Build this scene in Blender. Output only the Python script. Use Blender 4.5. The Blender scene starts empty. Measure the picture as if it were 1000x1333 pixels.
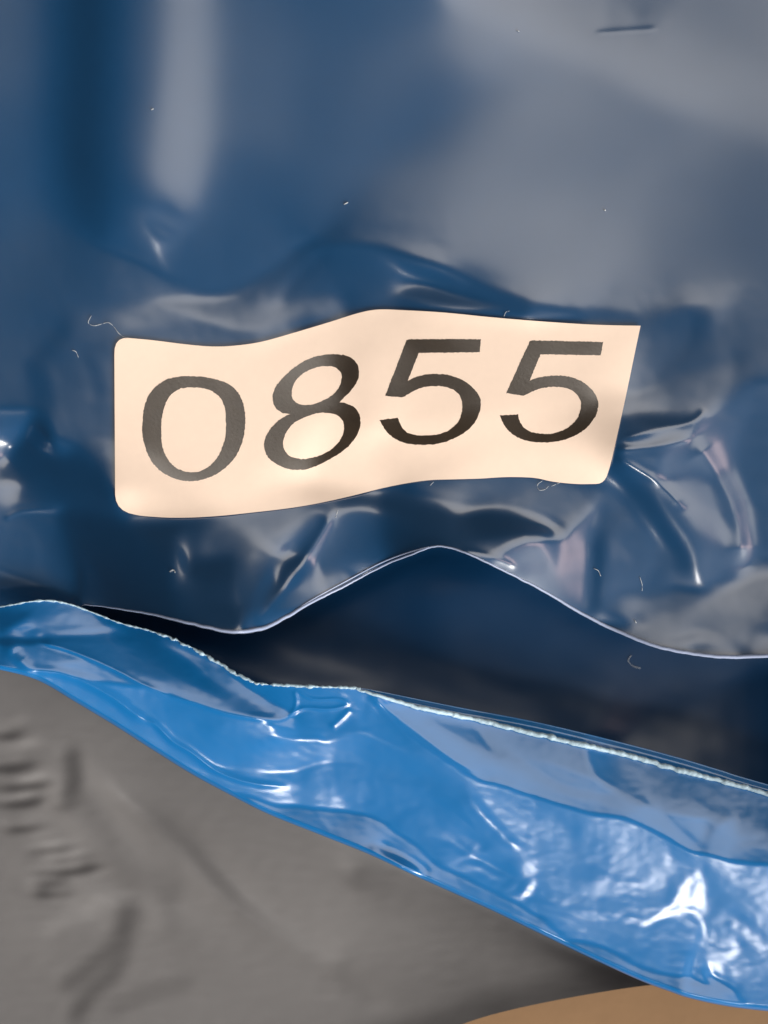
import bpy, bmesh, math
import numpy as np
from mathutils import Vector, Matrix, geometry

# ---------------------------------------------------------------- camera, world, lamps, exposure
SC = bpy.context.scene
COL = SC.collection
PX = 0.00015            # metres per pixel of the 1000 x 1333 photograph, in the plane z = 0
CAM = 0.36              # camera height above that plane

cam = bpy.data.cameras.new('camera')
cam.sensor_fit = 'VERTICAL'; cam.sensor_height = 36; cam.sensor_width = 27
cam.lens = 36 * CAM / (1333 * PX)
cam.clip_start = 0.01; cam.clip_end = 50
cam.dof.use_dof = True; cam.dof.focus_distance = CAM - 0.002; cam.dof.aperture_fstop = 7.5
cam_o = bpy.data.objects.new('camera', cam); cam_o.location = (0, 0, CAM); COL.objects.link(cam_o)
SC.camera = cam_o
SC.render.resolution_x = 768; SC.render.resolution_y = 1024
SC.view_settings.view_transform = 'Standard'; SC.view_settings.look = 'None'
SC.view_settings.exposure = 0; SC.view_settings.gamma = 1

world = bpy.data.worlds.new('World'); SC.world = world; world.use_nodes = True
bg = world.node_tree.nodes['Background']; bg.inputs['Color'].default_value = (.03, .034, .04, 1); bg.inputs['Strength'].default_value = 1

def area_lamp(name, az, el, dist, w, h, radiance, col):
    dist, w, h = dist * 4, w * 4, h * 4          # lamps set about five metres away
    a, e = math.radians(az), math.radians(el)
    d = Vector((math.cos(e) * math.cos(a), math.cos(e) * math.sin(a), math.sin(e)))
    u = Vector((0, 0, 1)).cross(d).normalized(); v = d.cross(u)
    l = bpy.data.lights.new(name, 'AREA'); l.shape = 'RECTANGLE'; l.size = w; l.size_y = h
    l.energy = radiance * math.pi * w * h; l.color = col
    o = bpy.data.objects.new(name, l)
    m = Matrix((u, v, d)).transposed().to_4x4(); m.translation = d * dist; o.matrix_world = m
    COL.objects.link(o)
area_lamp('key_light', -50, 27, 1.2, .8, 0.5, 23, (1, .95, .88))  # unseen key lamp, added low at the lower right to brighten the flap
area_lamp('ceiling_light', 44, 54, 1.2, 1.0, 1.15, 1.8, (1, .92, .83))
area_lamp('warm_light', -14, 48, 1.2, 0.24, 0.30, 3.2, (1, .70, .62))
area_lamp('glint_light', -84, 57, 1.2, 0.17, 0.17, 21, (1, .95, .9))  # unseen small lamp, added so the film catches sharp glints

# ---------------------------------------------------------------- helpers
def at(x, y, z=0.0):
    """photograph pixel (x, y) on the level z (metres) -> point"""
    k = PX * (CAM - z) / CAM
    return (x - 500) * k, -(y - 666.5) * k, z
def smooth(pts, n=8):
    P = np.array(pts, float); P = np.vstack([2 * P[0] - P[1], P, 2 * P[-1] - P[-2]]); o = []
    for i in range(1, len(P) - 2):
        a, b, c, d = P[i - 1:i + 3]
        for k in range(n):
            t = k / n
            o.append(.5 * (2 * b + (-a + c) * t + (2 * a - 5 * b + 4 * c - d) * t * t + (-a + 3 * b - 3 * c + d) * t ** 3))
    o.append(P[-2]); return np.array(o)
def sstep(x): x = np.clip(x, 0, 1); return x * x * (3 - 2 * x)
def link(name, me, mat, parent=None):
    o = bpy.data.objects.new(name, me); COL.objects.link(o)
    if mat: me.materials.append(mat)
    if parent: o.parent = parent
    for p in me.polygons: p.use_smooth = True
    return o
def sheet(name, Xp, Yp, Zm, mat, parent, thick=0.0, flip=False):
    """grid arrays of pixel columns, rows and heights (metres) -> smooth sheet of film"""
    k = PX * (CAM - Zm) / CAM
    V = np.stack([(Xp - 500) * k, -(Yp - 666.5) * k, Zm], -1).reshape(-1, 3)
    h, w = Xp.shape; i = np.arange(h * w).reshape(h, w)
    F = np.stack([i[:-1, :-1], i[1:, :-1], i[1:, 1:], i[:-1, 1:]], -1).reshape(-1, 4)
    me = bpy.data.meshes.new(name); me.from_pydata(V, [], F); me.update()
    o = link(name, me, mat, parent)
    me.polygons.foreach_set('use_smooth', np.ones(len(F), bool))
    if thick:
        s = o.modifiers.new('film', 'SOLIDIFY'); s.thickness = thick; s.offset = -1
    return o
def tube(name, pts, rad, mat, parent=None, n=8, flat=1.0):
    """pts (m,3) metres, rad scalar or array"""
    P = np.array(pts, float); m = len(P); r = np.broadcast_to(rad, (m,))
    T = np.gradient(P, axis=0); T /= np.linalg.norm(T, axis=1, keepdims=True) + 1e-12
    N = np.cross(np.array([0, 0, 1.]), T); N /= np.linalg.norm(N, axis=1, keepdims=True) + 1e-12; B = np.cross(T, N)
    a = np.arange(n) * 2 * math.pi / n
    V = (P[:, None] + r[:, None, None] * (np.cos(a)[None, :, None] * N[:, None] + flat * np.sin(a)[None, :, None] * B[:, None])).reshape(-1, 3)
    F = [(j * n + k, j * n + (k + 1) % n, (j + 1) * n + (k + 1) % n, (j + 1) * n + k) for j in range(m - 1) for k in range(n)]
    F += [tuple(range(n))[::-1], tuple((m - 1) * n + k for k in range(n))]
    me = bpy.data.meshes.new(name); me.from_pydata(V, [], F); me.update()
    return link(name, me, mat, parent)

def material(name, col, rough, ior=1.5, coat=None, bump=0.0, scale=400, detail=3, mottling=0.0, grain=0.0, sss=0):
    m = bpy.data.materials.new(name); m.use_nodes = True; nt = m.node_tree; N = nt.nodes; L = nt.links
    b = N['Principled BSDF']; b.inputs['Base Color'].default_value = (*col, 1); b.inputs['Roughness'].default_value = rough; b.inputs['IOR'].default_value = ior
    if coat:
        b.inputs['Coat Weight'].default_value = 1; b.inputs['Coat Roughness'].default_value = coat[0]; b.inputs['Coat IOR'].default_value = coat[1]
    tc = N.new('ShaderNodeTexCoord')
    if mottling:
        n = N.new('ShaderNodeTexNoise'); n.inputs['Scale'].default_value = scale * .25; n.inputs['Detail'].default_value = 5
        L.new(tc.outputs['Object'], n.inputs['Vector'])
        r = N.new('ShaderNodeMapRange'); r.inputs['To Min'].default_value = 1 - mottling; r.inputs['To Max'].default_value = 1 + mottling
        L.new(n.outputs['Fac'], r.inputs['Value'])
        v = N.new('ShaderNodeVectorMath'); v.operation = 'SCALE'; v.inputs[0].default_value = col; L.new(r.outputs[0], v.inputs['Scale'])
        L.new(v.outputs[0], b.inputs['Base Color'])
    if grain:
        n = N.new('ShaderNodeTexNoise'); n.inputs['Scale'].default_value = 90; n.inputs['Detail'].default_value = 4
        L.new(tc.outputs['Object'], n.inputs['Vector'])
        r = N.new('ShaderNodeMapRange'); r.inputs['To Min'].default_value = rough - grain; r.inputs['To Max'].default_value = rough + grain
        L.new(n.outputs['Fac'], r.inputs['Value']); L.new(r.outputs[0], b.inputs['Roughness'])
    if bump:
        n = N.new('ShaderNodeTexNoise'); n.inputs['Scale'].default_value = scale; n.inputs['Detail'].default_value = detail
        L.new(tc.outputs['Object'], n.inputs['Vector'])
        u = N.new('ShaderNodeBump'); u.inputs['Strength'].default_value = 1; u.inputs['Distance'].default_value = bump
        L.new(n.outputs['Fac'], u.inputs['Height']); L.new(u.outputs[0], b.inputs['Normal'])
    return m
M = dict(
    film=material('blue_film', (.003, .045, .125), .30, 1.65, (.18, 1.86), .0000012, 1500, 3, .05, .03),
    inner=material('shaded_blue_film', (.0018, .030, .090), .30, 1.5, None, .0000015, 1500, 3, .05, .03),  # the bag's blue film, darkened: shade of the cavity put into its colour
    flap=material('lit_blue_film', (.001, .138, .40), .36, 1.42, (.16, 1.76), .000002, 1100, 4, .05, .04),  # the bag's blue film, brightened: light on the flap put into its colour
    grey=material('grey_film', (.128, .125, .128), .5, 1.53, None, .00001, 1400, 3, .04, .04),
    board=material('brown_cardboard', (.24, .142, .072), .8, 1.4, None, .00005, 500, 5, .10),
    paper=material('sticker_paper', (.89, .715, .59), .45, 1.5, None, .000003, 2500, 3, .03),
    ink=material('black_ink', (.034, .022, .012), .2, 2.25, None, .000006, 1800, 4, .3, .05),
    hem=material('pale_cut_edge', (.30, .36, .52), .35, 1.5, None, .00006, 900, 4, .2),
    bead=material('frosted_blue_white_edge', (.36, .50, .60), .45, 1.5, None, .0002, 1300, 5, .25),
    lint=material('white_lint', (.5, .53, .56), .7),
)

# ---------------------------------------------------------------- relief of the crumpled film (height maps kept as cosine series)
RELIEF = {
    'A': dict(h=484, w=548, kh=242, kw=274, q=0.055, g=0.7, r0=-24, v=[
2293, -2463, -4271, 555, 1846, 1540, -4416, 2521, 3551, 1166, -2744, 2354, -3533, 838, -1443, -3008, 3108, -3973, -797, -631, 430, 518, 734, -1997, 1933, 577, 936, -1379, 1128,
-1127, -1142, 751, -924, -1856, -722, 1305, 660, -1436, 678, 604, 786, 644, 383, 1385, 356, -949, 368, 1073, -893, 313, 217, -131, -711, 1068, -100, 394, -85, 206, -78, 260, -823,
169, -1019, 482, 316, 223, 230, 63, 78, -256, -313, 634, 440, -395, 664, 782, 110, 1, 93, -105, 44, -101, -156, 846, -1192, -537, -25, 965, -177, -1318, 126, -204, 317, 208, -574,
-213, 168, -562, 771, 154, 34, 50, -993, 47, 1331, 116, -101, -719, 175, 406, 246, -113, 594, -259, -465, -84, 169, -31, 976, 82, -1160, -305, -41, 270, -268, -207, -259, 172, -75,
-296, -9, 83, -136, -26, 4, -4, -195, 319, 127, -132, 97, 561, -34, -23, -196, -126, -6, 22, -209, -162, 246, 139, 146, -39, -167, -237, 10, 369, -9, -442, 136, 308, 119, -2, -49,
-261, 81, 152, 25, -112, -136, -309, -91, 223, 46, 82, -345, -120, 150, 280, -228, -403, -160, -122, -129, 111, 157, 53, -244, -78, 74, 178, 222, -209, 9, 12, 159, -31, -81, -12,
15, -41, 112, 115, 25, 318, 93, 7, -222, -100, 214, 156, -45, -113, 36, 1, -194, -10, -111, 112, -46, -111, 22, 26, -43, -229, 141, -16, -181, 185, 174, 137, -256, -288, 82, -82,
84, -16, 278, 97, -64, -83, -138, 13, -129, -136, -10, -154, 181, -146, -44, 90, -218, -136, -148, 129, 191, 303, 51, 198, 130, -58, -390, -93, 4, 115, 115, 32, 251, 324, 69, 15,
-96, 156, 59, -38, 153, 135, -21, -52, -37, 87, -47, 10, -121, -202, 112, 189, -19, 82, 35, -58, -39, -72, -191, -76, 119, 0, -56, -76, 112, -84, -17, 46, 121, 6, 73, -48, -100,
28, 33, 76, -43, -73, 52, -65, 38, -77, 74, 60, 49, 77, -240, 64, 31, -134, 144, -27, 30, 10, 81, -28, 77, 27, 62, 184, -51, -43, -2, 21, 9, -65, 51, 109, -27, -33, 55, -90, 51,
-99, -33, 12, -134, 177, -18, 64, 93, 26, -46, -120, -185, -82, -89, -123, 22, -25, 90, 47, -81, -73, 38, -42, -57, 104, -54, -108, 90, -5, -29, 31, 44, 86, -25, 27, 9, -132, -283,
-11, 107, 126, 60, 91, -6, 37, -61, -92, -25, 36, -84, 137, -91, -1, 82, -64, 7, 11, -6, 38, 161, 35, -28, 11, -30, -37, -66, 40, 337, 42, -30, -102, -53, -26, 154, -55, 185, -20,
59, 23, -66, 28, -115, 28, 67, -23, -10, -14, 30, -20, -38, -119, -28, -56, -24, 127, 66, 59, -15, -160, -43, -76, 4, 63, 95, -44, -142, 36, -104, -13, -24, -46, -38, -9, -34, 17,
64, -37, -34, 29, -19, 0, 76, 53, -15, 58, -56, -92, -11, -50, -63, 56, 42, 84, -36, 14, -26, 23, -21, 134, -5, -30, 6, 3, 37, 77, -54, 63, -42, -63, 30, -8, -30, 3, -7, -81, 94,
-23, -66, 26, -37, 33, 34, 5, -38, -83, 7, -24, 22, 31, -14, -40, 32, -95, -59, 46, -44, 36, -6, -70, 40, -36, 43, 79, -12, 31, 10, -48, 24, 127, -199, -13, 26, -5, 104, 28, -52,
10, 28, 22, 24, 15, -91, -15, -72, 12, 1, -23, -15, 29, -63, 14, 35, 12, 9, -12, -9, 31, 31, 4, 8, -55, -40, -63, -89, 123, -10, 111, 15, 35, -14, -2, 21, -15, -60, -33, 47, -49,
71, -25, 32, -50, 31, 3, 97, -3, 60, 16, -56, 29, -3, -15, -35, -39, -48, -36, -62, -36, 38, 57, 90, 59, 22, 13, -66, -31, -66, -5, -11, 1, 13, 12, 8, 0, 56, -6, 23, -4, 42, 23,
23, -77, -35, -69, -33, 0, 7, 21, -16, 21, 8, 3, 51, 68, 0, 45, -9, -38, -42, -46, -48, 5, -2, 30, 10, 13, 9, -13, -19, 50, 5, 5, -34, -84, 5, -41, -2, 30, -25, 27, 45, -19, 4, 83,
-51, 28, 2, 37, 27, 13, 6, -40, -34, 22, -44, 2, 47, 9, 70, 51, -5, -35, -29, 21, 7, -2, 71, 10, -104, 6, -107, 13, 133, -13, 79, 7, 14, 19, -2, -59, 9, -32, 18, -70, 64, 12, 35,
-21, -48, -22, 9, 32, 13, -12, -18, -12, -57, 25, -12, -54, 8, 54, 20, -20, -10, 21, -80, -6, 57, 1, 106, 57, -60, -15, -97, 10, 17, -39, 10, -23, 4, -7, 73, 3, 52, -44, -18, -60,
-17, -11, 21, -7, -12, 30, 23, 53, 17, -2, -23, -26, 11, -1, 35, -30, 25, 12, -12, 11, -6, -21, -33, -12, -45, 14, -11, 25, 86, -17, -5, 21, -14, 17, 12, 0, -47, -26, -11, 24, 10,
63, 39, 3, 35, 9, -7, -62, -62, -76, -14, 38, -7, 8, 25, 9, -57, -3, -44, 35, -3, 13, 31, 33, -13, 43, 16, 3, -16, 12, -14, -95, -3, -2, 42, -5, 45, -47, 11, -38, 27, -45, 71, 10,
-18, -46, 32, -37, -10, 11, 49, 24, 12, -3, -25, 7, 24, 19, 8, -6, 42, -29, 5, -18, 11, -6, -43, -28, -12, -47, -50, 9, -1, 0, -6, 52, 15, 5, -12, 26, -72, 34, -16, 3, -12, 67,
-97, -16, 30, 7, -26, -14, -3, -43, -19, 17, 68, 22, 48, 21, 15, 7, -11, -17, 8, -37, 27, 36, -27, -18, 7, 9, 0, 1, 27, 20, 8, 21, 56, 13, 15, -3, -1, -50, -10, 38, -31, 7, 28, 5,
-19, 51, 17, -3, 20, 12, -1, 34, 52, 3, -19, -18, -75, -40, -76, -11, -4, -30, -31, 3, 11, 18, -17, -13, 64, 10, 22, 17, 17, -39, 2, -3, -6, -12, -36, -7, -51, 12, -2, 12, -9, -23,
-5, -16, 8, -3, 1, -1, -1, -44, -27, 11, -50, 15, -34, -9, 30, 23, -6, 13, 29, 31, 24, -13, 26, 33, 2, 15, 12, -1, -25, -36, 1, -54, -34, -17, 31, -24, 45, 27, 5, 12, -16, 22, -14,
-11, -5, 20, 44, 18, 27, -18, -2, -5, 0, 2, 3, 43, 1, 3, 43, 2, 5, -1, -51, -15, -2, 10, -27, -2, -8, 15, -12, 10, 7, 1, -26, 21, 16, -17, 10, 20, 41, 13, 0, 21, -45, -23, -8, -18,
27, -2, -3, 21, 31, -21, 9, -21, -22, -15, -17, 0, 4, -32, 12, 0, -2, 13, -17, 15, -5, 9, -28, 52, -2, 3, -27, 11, 41, -28, -12, 16, 1, 4, -63, 9, -34, -11, 54, -16, 26, -26, -11,
-31, -8, 6, 9, 10, 20, -16, -1, -6, -4, -13, -2, 14, 0, -5, 4, -19, -11, -6, 1, 51, 6, -4, 0, 1, 14, -33, -22, -8, 7, -28, 7, 3, 7, 0, -31, 18, 3, -14, 17, -10, 40, 17, 32, 29,
-47, 6, -20, -13, -3, 20, -2, 5, 6, -5, -1, 38, -17, -3, 4, -6, -5, -38, 500002, -12, 15, 36, 63, 23, -4, -11, -3, 8, -23, -16, -10, -7, -2, 9, 45, -23, -10, 0, 20, -9, -23, 40,
11, 13, -46, 4, 2, -3, -25, -25, 6, 0, -15, 25, 20, 12, -23, -2, -12, -12, 5, -9, -24, 34, 8, 7, 2, 25, -11, -7, -8, 19, -27, -42, -34, -27, -5, -23, -27, -16, 7, 14, -4, 12, 33,
-5, -30, 71, 16, -16, -19, 11, 36, -49, -18, -16, 23, -1, -1, -3, -24, 7, -10, -17, -9, 13, -40, -5, -10, 54, 1, 11, 50, 39, 21, -38, -36, -3, -41, -19, -29, 30, 17, 4, 23, 17, 25,
9, 12, 7, 25, 26, 35, 8, -3, 14, 10, -8, 6, 20, -59, -15, 4, -28, -24, 0, -35, 26, 13, 25, 47, 7, 3, 23, 22, 9, 13, 16, 30, -4, 23, -10, 11, -36, 4, -5, -65, -30, -16, 23, 11, -6,
40, 25, 9, 31, -21, 2, -40, -1, 2, -41, 0, -1, -20, 9, -16, 13, -9, -15, -12, -21, -4, 8, -55, 8, 12, 15, 27, 22, -5, 58, 7, -8, -6, -42, -1, -1, -63, -8, -24, 1, 6, -29, 2, 15,
12, 6, 20, -7, -9, 33, 2, -1, 6, 17, 7, -17, -25, 12, -37, 23, 0, 26, -1, -10, 47, -9, -6, 13, -6, -15, 20, -29, 9, 11, -6, -7, -2, -2, 34, 39, -3, -12, 13, -6, 4, -35, -33, 7,
-12, 11, -4, -4, 31, -17, 35, -3, -22, 0, 4, -28, 7, -31, -22, -2, 20, 1, 16, 7, 13, -21, -2, 14, -9, -14, -15, -8, -1, -30, 0, 1, 8, 7, 5, 14, 13, 7, 28, -23, 2, -10, -5, -3, -8,
1, -3, 39, -54, -7, -6, -12, -10, 2, -11, 39, 4, 8, -7, -6, 3, 13, 29, -33, -10, 20, 19, -9, 22, -37, 32, -4, 11, -22, -13, -16, -3, -7, 2, 0, -30, 21, 8, 3, 11, -30, -3, 41, -1,
-7, 0, -29, 10, -10, -23, -29, -27, 8, -6, 15, -7, 24, 26, 2, 0, -26, 22, 11, -2, -4, 13, -6, 7, -10, -15, 19, 1, 10, 5, -7, -12, 9, 3, -25, -22, 13, -15, 27, -11, 49, -12, 8, 19,
20, 2, 13, -29, 9, 0, 11, -9, -2, -1, 16, 51, 13, -29, 13, 8, -8, 17, -14, -5, 11, 11, 21, 11, 25, -20, 3, -28, 5, -8, 6, -16, 24, 4, 5, 10, -12, 1, 19, 0, 15, -15, 17, -13, -4, 0,
-22, 8, 2, 2, 15, -14, 7, 14, -8, -8, -21, 7, 3, -8, 10, 0, -7, 16, -2, 0, 16, -9, 0, -5, 9, -20, -18, 8, -21, -5, 6, -28, 8, 11, 4, 40, 10, -24, 2, 12, 7, 13, -34, 22, -6, -8,
-29, -14, 8, -4, 7, 5, -19, 8, -9, -2, -26, 7, -5, -17, 19, -20, 4, 2, 37, 11, 2, 10, -14, 24, 15, -17, -10, -4, -21, -41, 2, -7, 1, -7, -1, -10, 16, -6, 12, -29, -22, 8, 1, 6, 11,
0, 37, 6, -3, 10, -35, -24, 21, -35, 10, -11, -16, 0, -27, 6, 21, -1, 18, -10, 15, 6, -2, 21, -10, -1, -1, 9, 6, 11, 5, 11, 4, 28, 3, -15, -22, -30, 11, -18, -2, -20, -14, -8, 5,
8, 29, 27, -11, 12, 17, 9, 0, -3, -19, 14, -11, 2, 27, 5, -13, 13, -6, -3, -6, -23, 0, -16, 5, 11, -8, 11, -37, 5, 23, -2, -3, -1, 12, 18, -12, 5, -10, 5, -15, -7, -20, 2, 9, 3,
-2, -6, -22, 3, 14, -16, -19, -10, 16, -6, 24, -11, 4, 6, 1, 4, 17, -1, -12, -3, -6, 9, -7, -11, -11, 2, -8, -6, -1, 1, 14, -9, -7, 18, 4, -10, 7, -9, 21, 3, 1, -17, -6, 2, 6, 37,
1, 8, -12, 24, 33, -6, 1, -21, -2, 0, 16, -29, 22, 9, -6, 1, -6, -3, 4, 22, 9, -4, -15, 12, -1, 1, -14, 0, -6, 0, 13, -6, 3, 11, 13, 2, 15, -18, 0, 6, 0, -18, 8, -3, 21, 25, -16,
6, 1, -6, 4, -12, -11, 6, -6, -15, -1, -3, 5, 12, 10, 10, 2, 16, -4, -16, -8, -8, 0, -35, 12, -41, 10, 22, -7, -5, 20, -19, -9, 38, 18, 0, 2, -6, -4, 0, 2, 4, -4, 3, 8, 12, 0, -10,
10, -10, 14, 4, -23, -5, 8, -11, 18, 7, -9, 3, 10, 5, -6, -13, -15, 9, -4, 7, 9, 1, -5, -7, 3, 8, 0, 9, -7, -2, -3, 3, 20, 0, -6, -17, -18, 21, 0, 8, -29, 10, -15, 26, 20, -25, 4,
-5, 0, 5, 4, -46, -7, -3, 3, 2, -32, -5, 3, -3, -14, 2, -10, -2, 18, 24, -16, -4, 8, -4, 24, -24, -22, -1, -13, -26, 13, 0, 10, -11, 14, 8, 6, -2, 3, 5, -27, 3, -5, 4, 12, -10,
-10, 5, 13, 2, 2, -3, -6, -20, -9, 9, -5, 18, -12, 5, -4, 8, 18, 9, 6, -27, 15, 3, 6, 1, 11, 7, 29, -29, 5, -8, -1, 16, 5, -5, 0, 17, 5, 7, -10, -5, -27, 8, 11, -19, 6, -13, 9, 19,
14, -6, 7, 24, -15, 0, -2, 4, -9, -7, -7, -6, -9, -10, 10, -21, 0, -2, 5, 19, 10, -5, 1, -1, 7, 2, -10, -1, 13, -10, 10, -14, 2, -9, 8, 18, -34, -2, 0, 7, -6, -6, -5, -5, -19, -12,
-8, 22, -4, 7, 1, 18, 7, 3, 23, 4, -5, -2, 11, 1, 9, 6, 6, -22, -1, -2, -2, 3, -8, -14, 5, 1, -6, 7, -2, 3, 0, -7, 1, -1, 10, 7, 11, 16, 16, 12, 1, -21, 5, 0, -2, -20, -3, -6, 0,
10, -12, -11, 10, -6, 5, 4, 9, -6, -2, 17, 1, -5, 5, 0, 2, 4, -17, 23, 4, -1, 5, 1, 0, 1, -1, -14, -2, 0, -38, -16, 5, -5, 5, -29, 5, -9, -4, 26, 9, -15, 9, 20, 4, 7, -1, -6, -5,
3, 5, -18, 6, 19, 0, 11, 0, 4, -11, -4, 14, -16, 1, 15, -16, -13, 5, 4, 4, -3, 0, 4, 11, -4, -1, 8, 6, -11, -9, -7, -1, 13, -3, -8, 3, 6, 1, -7, 23, -17, 1, 1, -2, -4, 9, -4, -6,
-16, -1, 3, 0, 26, 6, -10, 8, -8, 27, -8, 3, 0, -7, 14, 9, -10, -20, 1, 2, -2, 4, -6, 0, -6, 6, -1, -20, 1, 3, 4, -14, 6, -9, -26, 12, -3, 2, -5, 9, 0, 8, 2, 5, -2, -2, 13, 12, -6,
2, -2, 13, 6, 9, -11, -28, -2, 0, 12, 2, -6, -1, 13, -4, 9, 4, 2, 2, 2, -17, 2, -2, -2, 15, -3, 0, -5, 0, 6, -4, -8, 6, 2, -2, -3, -19, -14, 13, 12, -12, -9, -10, 4, -2, 5, 10, 4,
10, -7, 9, 1, -21, -3, 3, 2, 0, 10, -4, 3, -2, -3, 4, -2, -8, -1, -10, 1, -10, -12, -5, 10, 4, -19, -8, -7, 0, 9, -1, 19, 5, 0, 3, -2, 3, -1, -14, -2, -4, -8, -4, -1, -21, 8, 0,
13, 5, -14, 500002, -4, 7, 6, 1, 15, -6, 0, 5, 2, 20, -2, -17, -11, 19, 10, 6, -6, 7, 3, -23, 1, 2, 4, 3, -3, 7, -3, 10, -8, 1, 6, -9, -2, -3, 27, 4, 3, -1, 15, -11, 11, 0, 6, -12,
-1, -9, -1, 16, 2, 9, -9, -21, 24, -3, -9, 0, -7, 1, -9, 3, 10, -4, -7, 7, 3, 3, 9, 4, 3, -10, 6, 3, 4, -3, 8, 3, -7, -4, -1, -1, 1, -10, 4, 1, 1, 3, 6, -5, -7, 6, 5, -12, -3, 18,
-6, -9, 1, -9, 3, 12, 4, -7, 8, 5, 14, -8, 13, 3, 5, -17, -7, -7, 0, -20, 11, -2, -1, -8, 11, 6, 3, -1, 6, 8, -4, 13, 14, -9, -7, 13, 1, -6, -7, 12, -3, -1, -9, 22, 0, -1, 0, 12,
-9, -4, -6, 12, 11, -11, 5, -17, -14, 7, 6, -6, -17, -1, 11, -5, -10, 2, 7, 0, 7, 5, -7, 0, 3, 1, -2, 7, -7, -15, 0, 9, -3, -8, -3, -6, -7, -4, -8, 10, -3, -3, 0, -8, 7, 2, 1, 11,
0, -7, 3, 15, 0, -10, 3, -1, -22, -6, -6, -12, -5, -13, 1, -11, -3, 16, 4, -7, 0, -8, 16, -16, -7, -1, -3, -3, 16, 3, 11, -23, -11, 16, -3, 12, 7, -4, -4, -4, 24, 2, 0, 3, 6, 9,
-18, -6, -1, -9, -5, -2, -4, 11, -12, -7, 0, 9, 24, 4, -6, 6, -4, 14, 12, 5, 0, -12, -7, 500002, -4, 0, -5, 5, 0, -2, -10, 9, -4, -11, 3, 1, -1, 1, 13, 2, 15, 8, 8, 2, 5, 0, 2,
-12, 15, -4, 4, 6, 4, 2, 11, 5, 4, -12, -14, -2, 0, -4, -3, -11, 3, 3, 3, -2, 0, 9, 0, -3, -5, -14, -5, 2, -4, 16, 11, 3, -2, 1, 5, 3, -11, 12, 13, -6, -6, -6, -6, 8, -6, -3, -8,
-12, -5, 1, 21, -4, -5, 3, 12, 3, -4, -2, -3, 0, 13, -16, 0, -7, 4, 6, 1, 1, 3, -2, -13, -2, -10, 6, 0, 5, 0, 9, -11, 12, -5, 1, -13, -2, -7, -6, -8, -3, 1, 0, -9, 7, 18, 8, -5,
-1, -6, 8, 0, 4, -4, 0, -4, 1, 15, 6, -7, -16, 0, -13, -4, 1, 3, -7, -4, 4, 7, -11, 5, 2, 1, -2, -8, 3, 10, -10, -2, 4, -2, -16, 5, 3, -5, -12, 11, 16, -2, 1, 5, -12, 11, 3, 11,
-13, -1, -8, -1, -5, -1, 7, -3, 3, 5, -11, -2, 1, -11, -6, -10, 0, 2, 4, 6, 4, 1, 5, 18, 10, 3, 4, 8, -6, -2, -2, 14, -3, -11, -5, -2, -6, 1, 0, -6, 5, -5, -2, 11, 13, -4, 7, 1,
14, -2, 4, 5, -3, -9, -1, 0, 3, -8, 2, 4, 0, -7, 10, 12, -2, 4, 8, 3, -2, 5, -1, -8, -12, 0, 2, -9, 3, 3, -4, 0, 1, -2, 10, 1, 2, 5, 3, 4, 0, 3, -4, 15, -2, 0, 2, 7, -1, 4, -9, -5,
-6, 3, 3, -2, -13, -2, -4, -4, -3, 0, -3, -2, -12, 6, 15, -9, 16, 6, -1, 0, 2, 0, -4, -4, -8, 0, 1, -2, 2, -12, -4, 4, -3, 2, -4, 6, -3, -9, 2, 6, 7, 0, 1, 0, -7, 0, -4, -2, 2, 6,
0, 13, -11, 5, 3, -2, 8, 1, -11, 1, -5, -3, 14, 1, -6, 0, -4, 4, -10, -4, 500002, -6, -10, 0, -3, 12, -9, 10, -1, 6, 3, 5, -3, -1, 0, -2, 7, 11, 3, 6, 3, -9, 8, 6, -5, -8, 7, -17,
-3, -8, 0, 5, -4, 13, 8, 5, 500002, -4, -2, -4, 4, -8, -2, 1, 3, -2, 8, 12, 7, -3, -12, 2, 2, 0, -2, 1, 2, -4, -8, 0, -4, -9, 3, 5, 1, -5, 2, 1, 1, 11, 1, 0, 3, -4, -5, 2, 0, 4,
-12, 9, 6, 4, -2, -3, -2, 7, 3, -11, 18, -12, -4, 0, 1, 10, -1, -3, 1, 11, -13, -12, -3, -6, -4, 8, -11, -3, 6, 7, 2, 0, 1, 9, 500002, 2, -10, -8, -5, 4, 1, 10, 2, 8, 0, 2, 4, 0,
4, -3, -9, -10, -4, -1, 11, -5, -6, -2, 1, 4, -5, -1, 3, 1, -8, 4, -4, -1, 6, -6, 7, -2, -5, 0, -12, -3, 7, -1, -4, 0, 6, 0, -1, 7, -5, -4, -13, 1, 5, 10, -14, -2, 0, -11, 10, 6,
3, -5, -13, -1, 1, -2, -2, -1, 5, 0, 2, 5, -2, 1, 3, -6, -11, 5, 7, -1, 1, 0, -5, -6, -4, 4, 7, -20, -3, -10, -4, -4, -1, -1, -5, -3, 4, 7, 0, 4, 4, 0, 1, -2, 4, 9, 3, -11, -5, 5,
-1, 4, 1, 3, -3, 3, -2, 3, 4, 0, -1, -2, -4, 1, 2, -4, 0, -3, 6, -14, -1, 6, 4, -1, 1, 8, 2, 9, -5, 9, 3, -2, -9, -1, -5, -10, 4, -2, 4, 5, 4, -8, 10, -1, 3, 4, -3, 7, 7, -1, 1, 3,
-5, -10, 3, -7, 0, -2, 8, 9, 0, -4, -2, 15, 9, 3, 3, 4, 0, 3, 4, -3, -3, -12, 3, 0, 2, 0, -6, -5, -2, -3, -1, 8, 1, 0, 3, -8, 5, 3, 2, 5, 0, -3, -1, -7, 2, 12, 4, 13, 0, 5, 0, 1,
-1, 12, -1, -8, -6, 4, 0, 1, -1, -11, 0, 4, -2, 8, 9, -8, 0, 9, -3, 10, -2, -8, -6, 10, 2, -4, -2, -5, -1, -5, -7, -6, 4, 6, 2, -10, 15, -2, -2, 0, 3, 3, -2, -4, -5, 2, 1, -4, 0,
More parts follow.
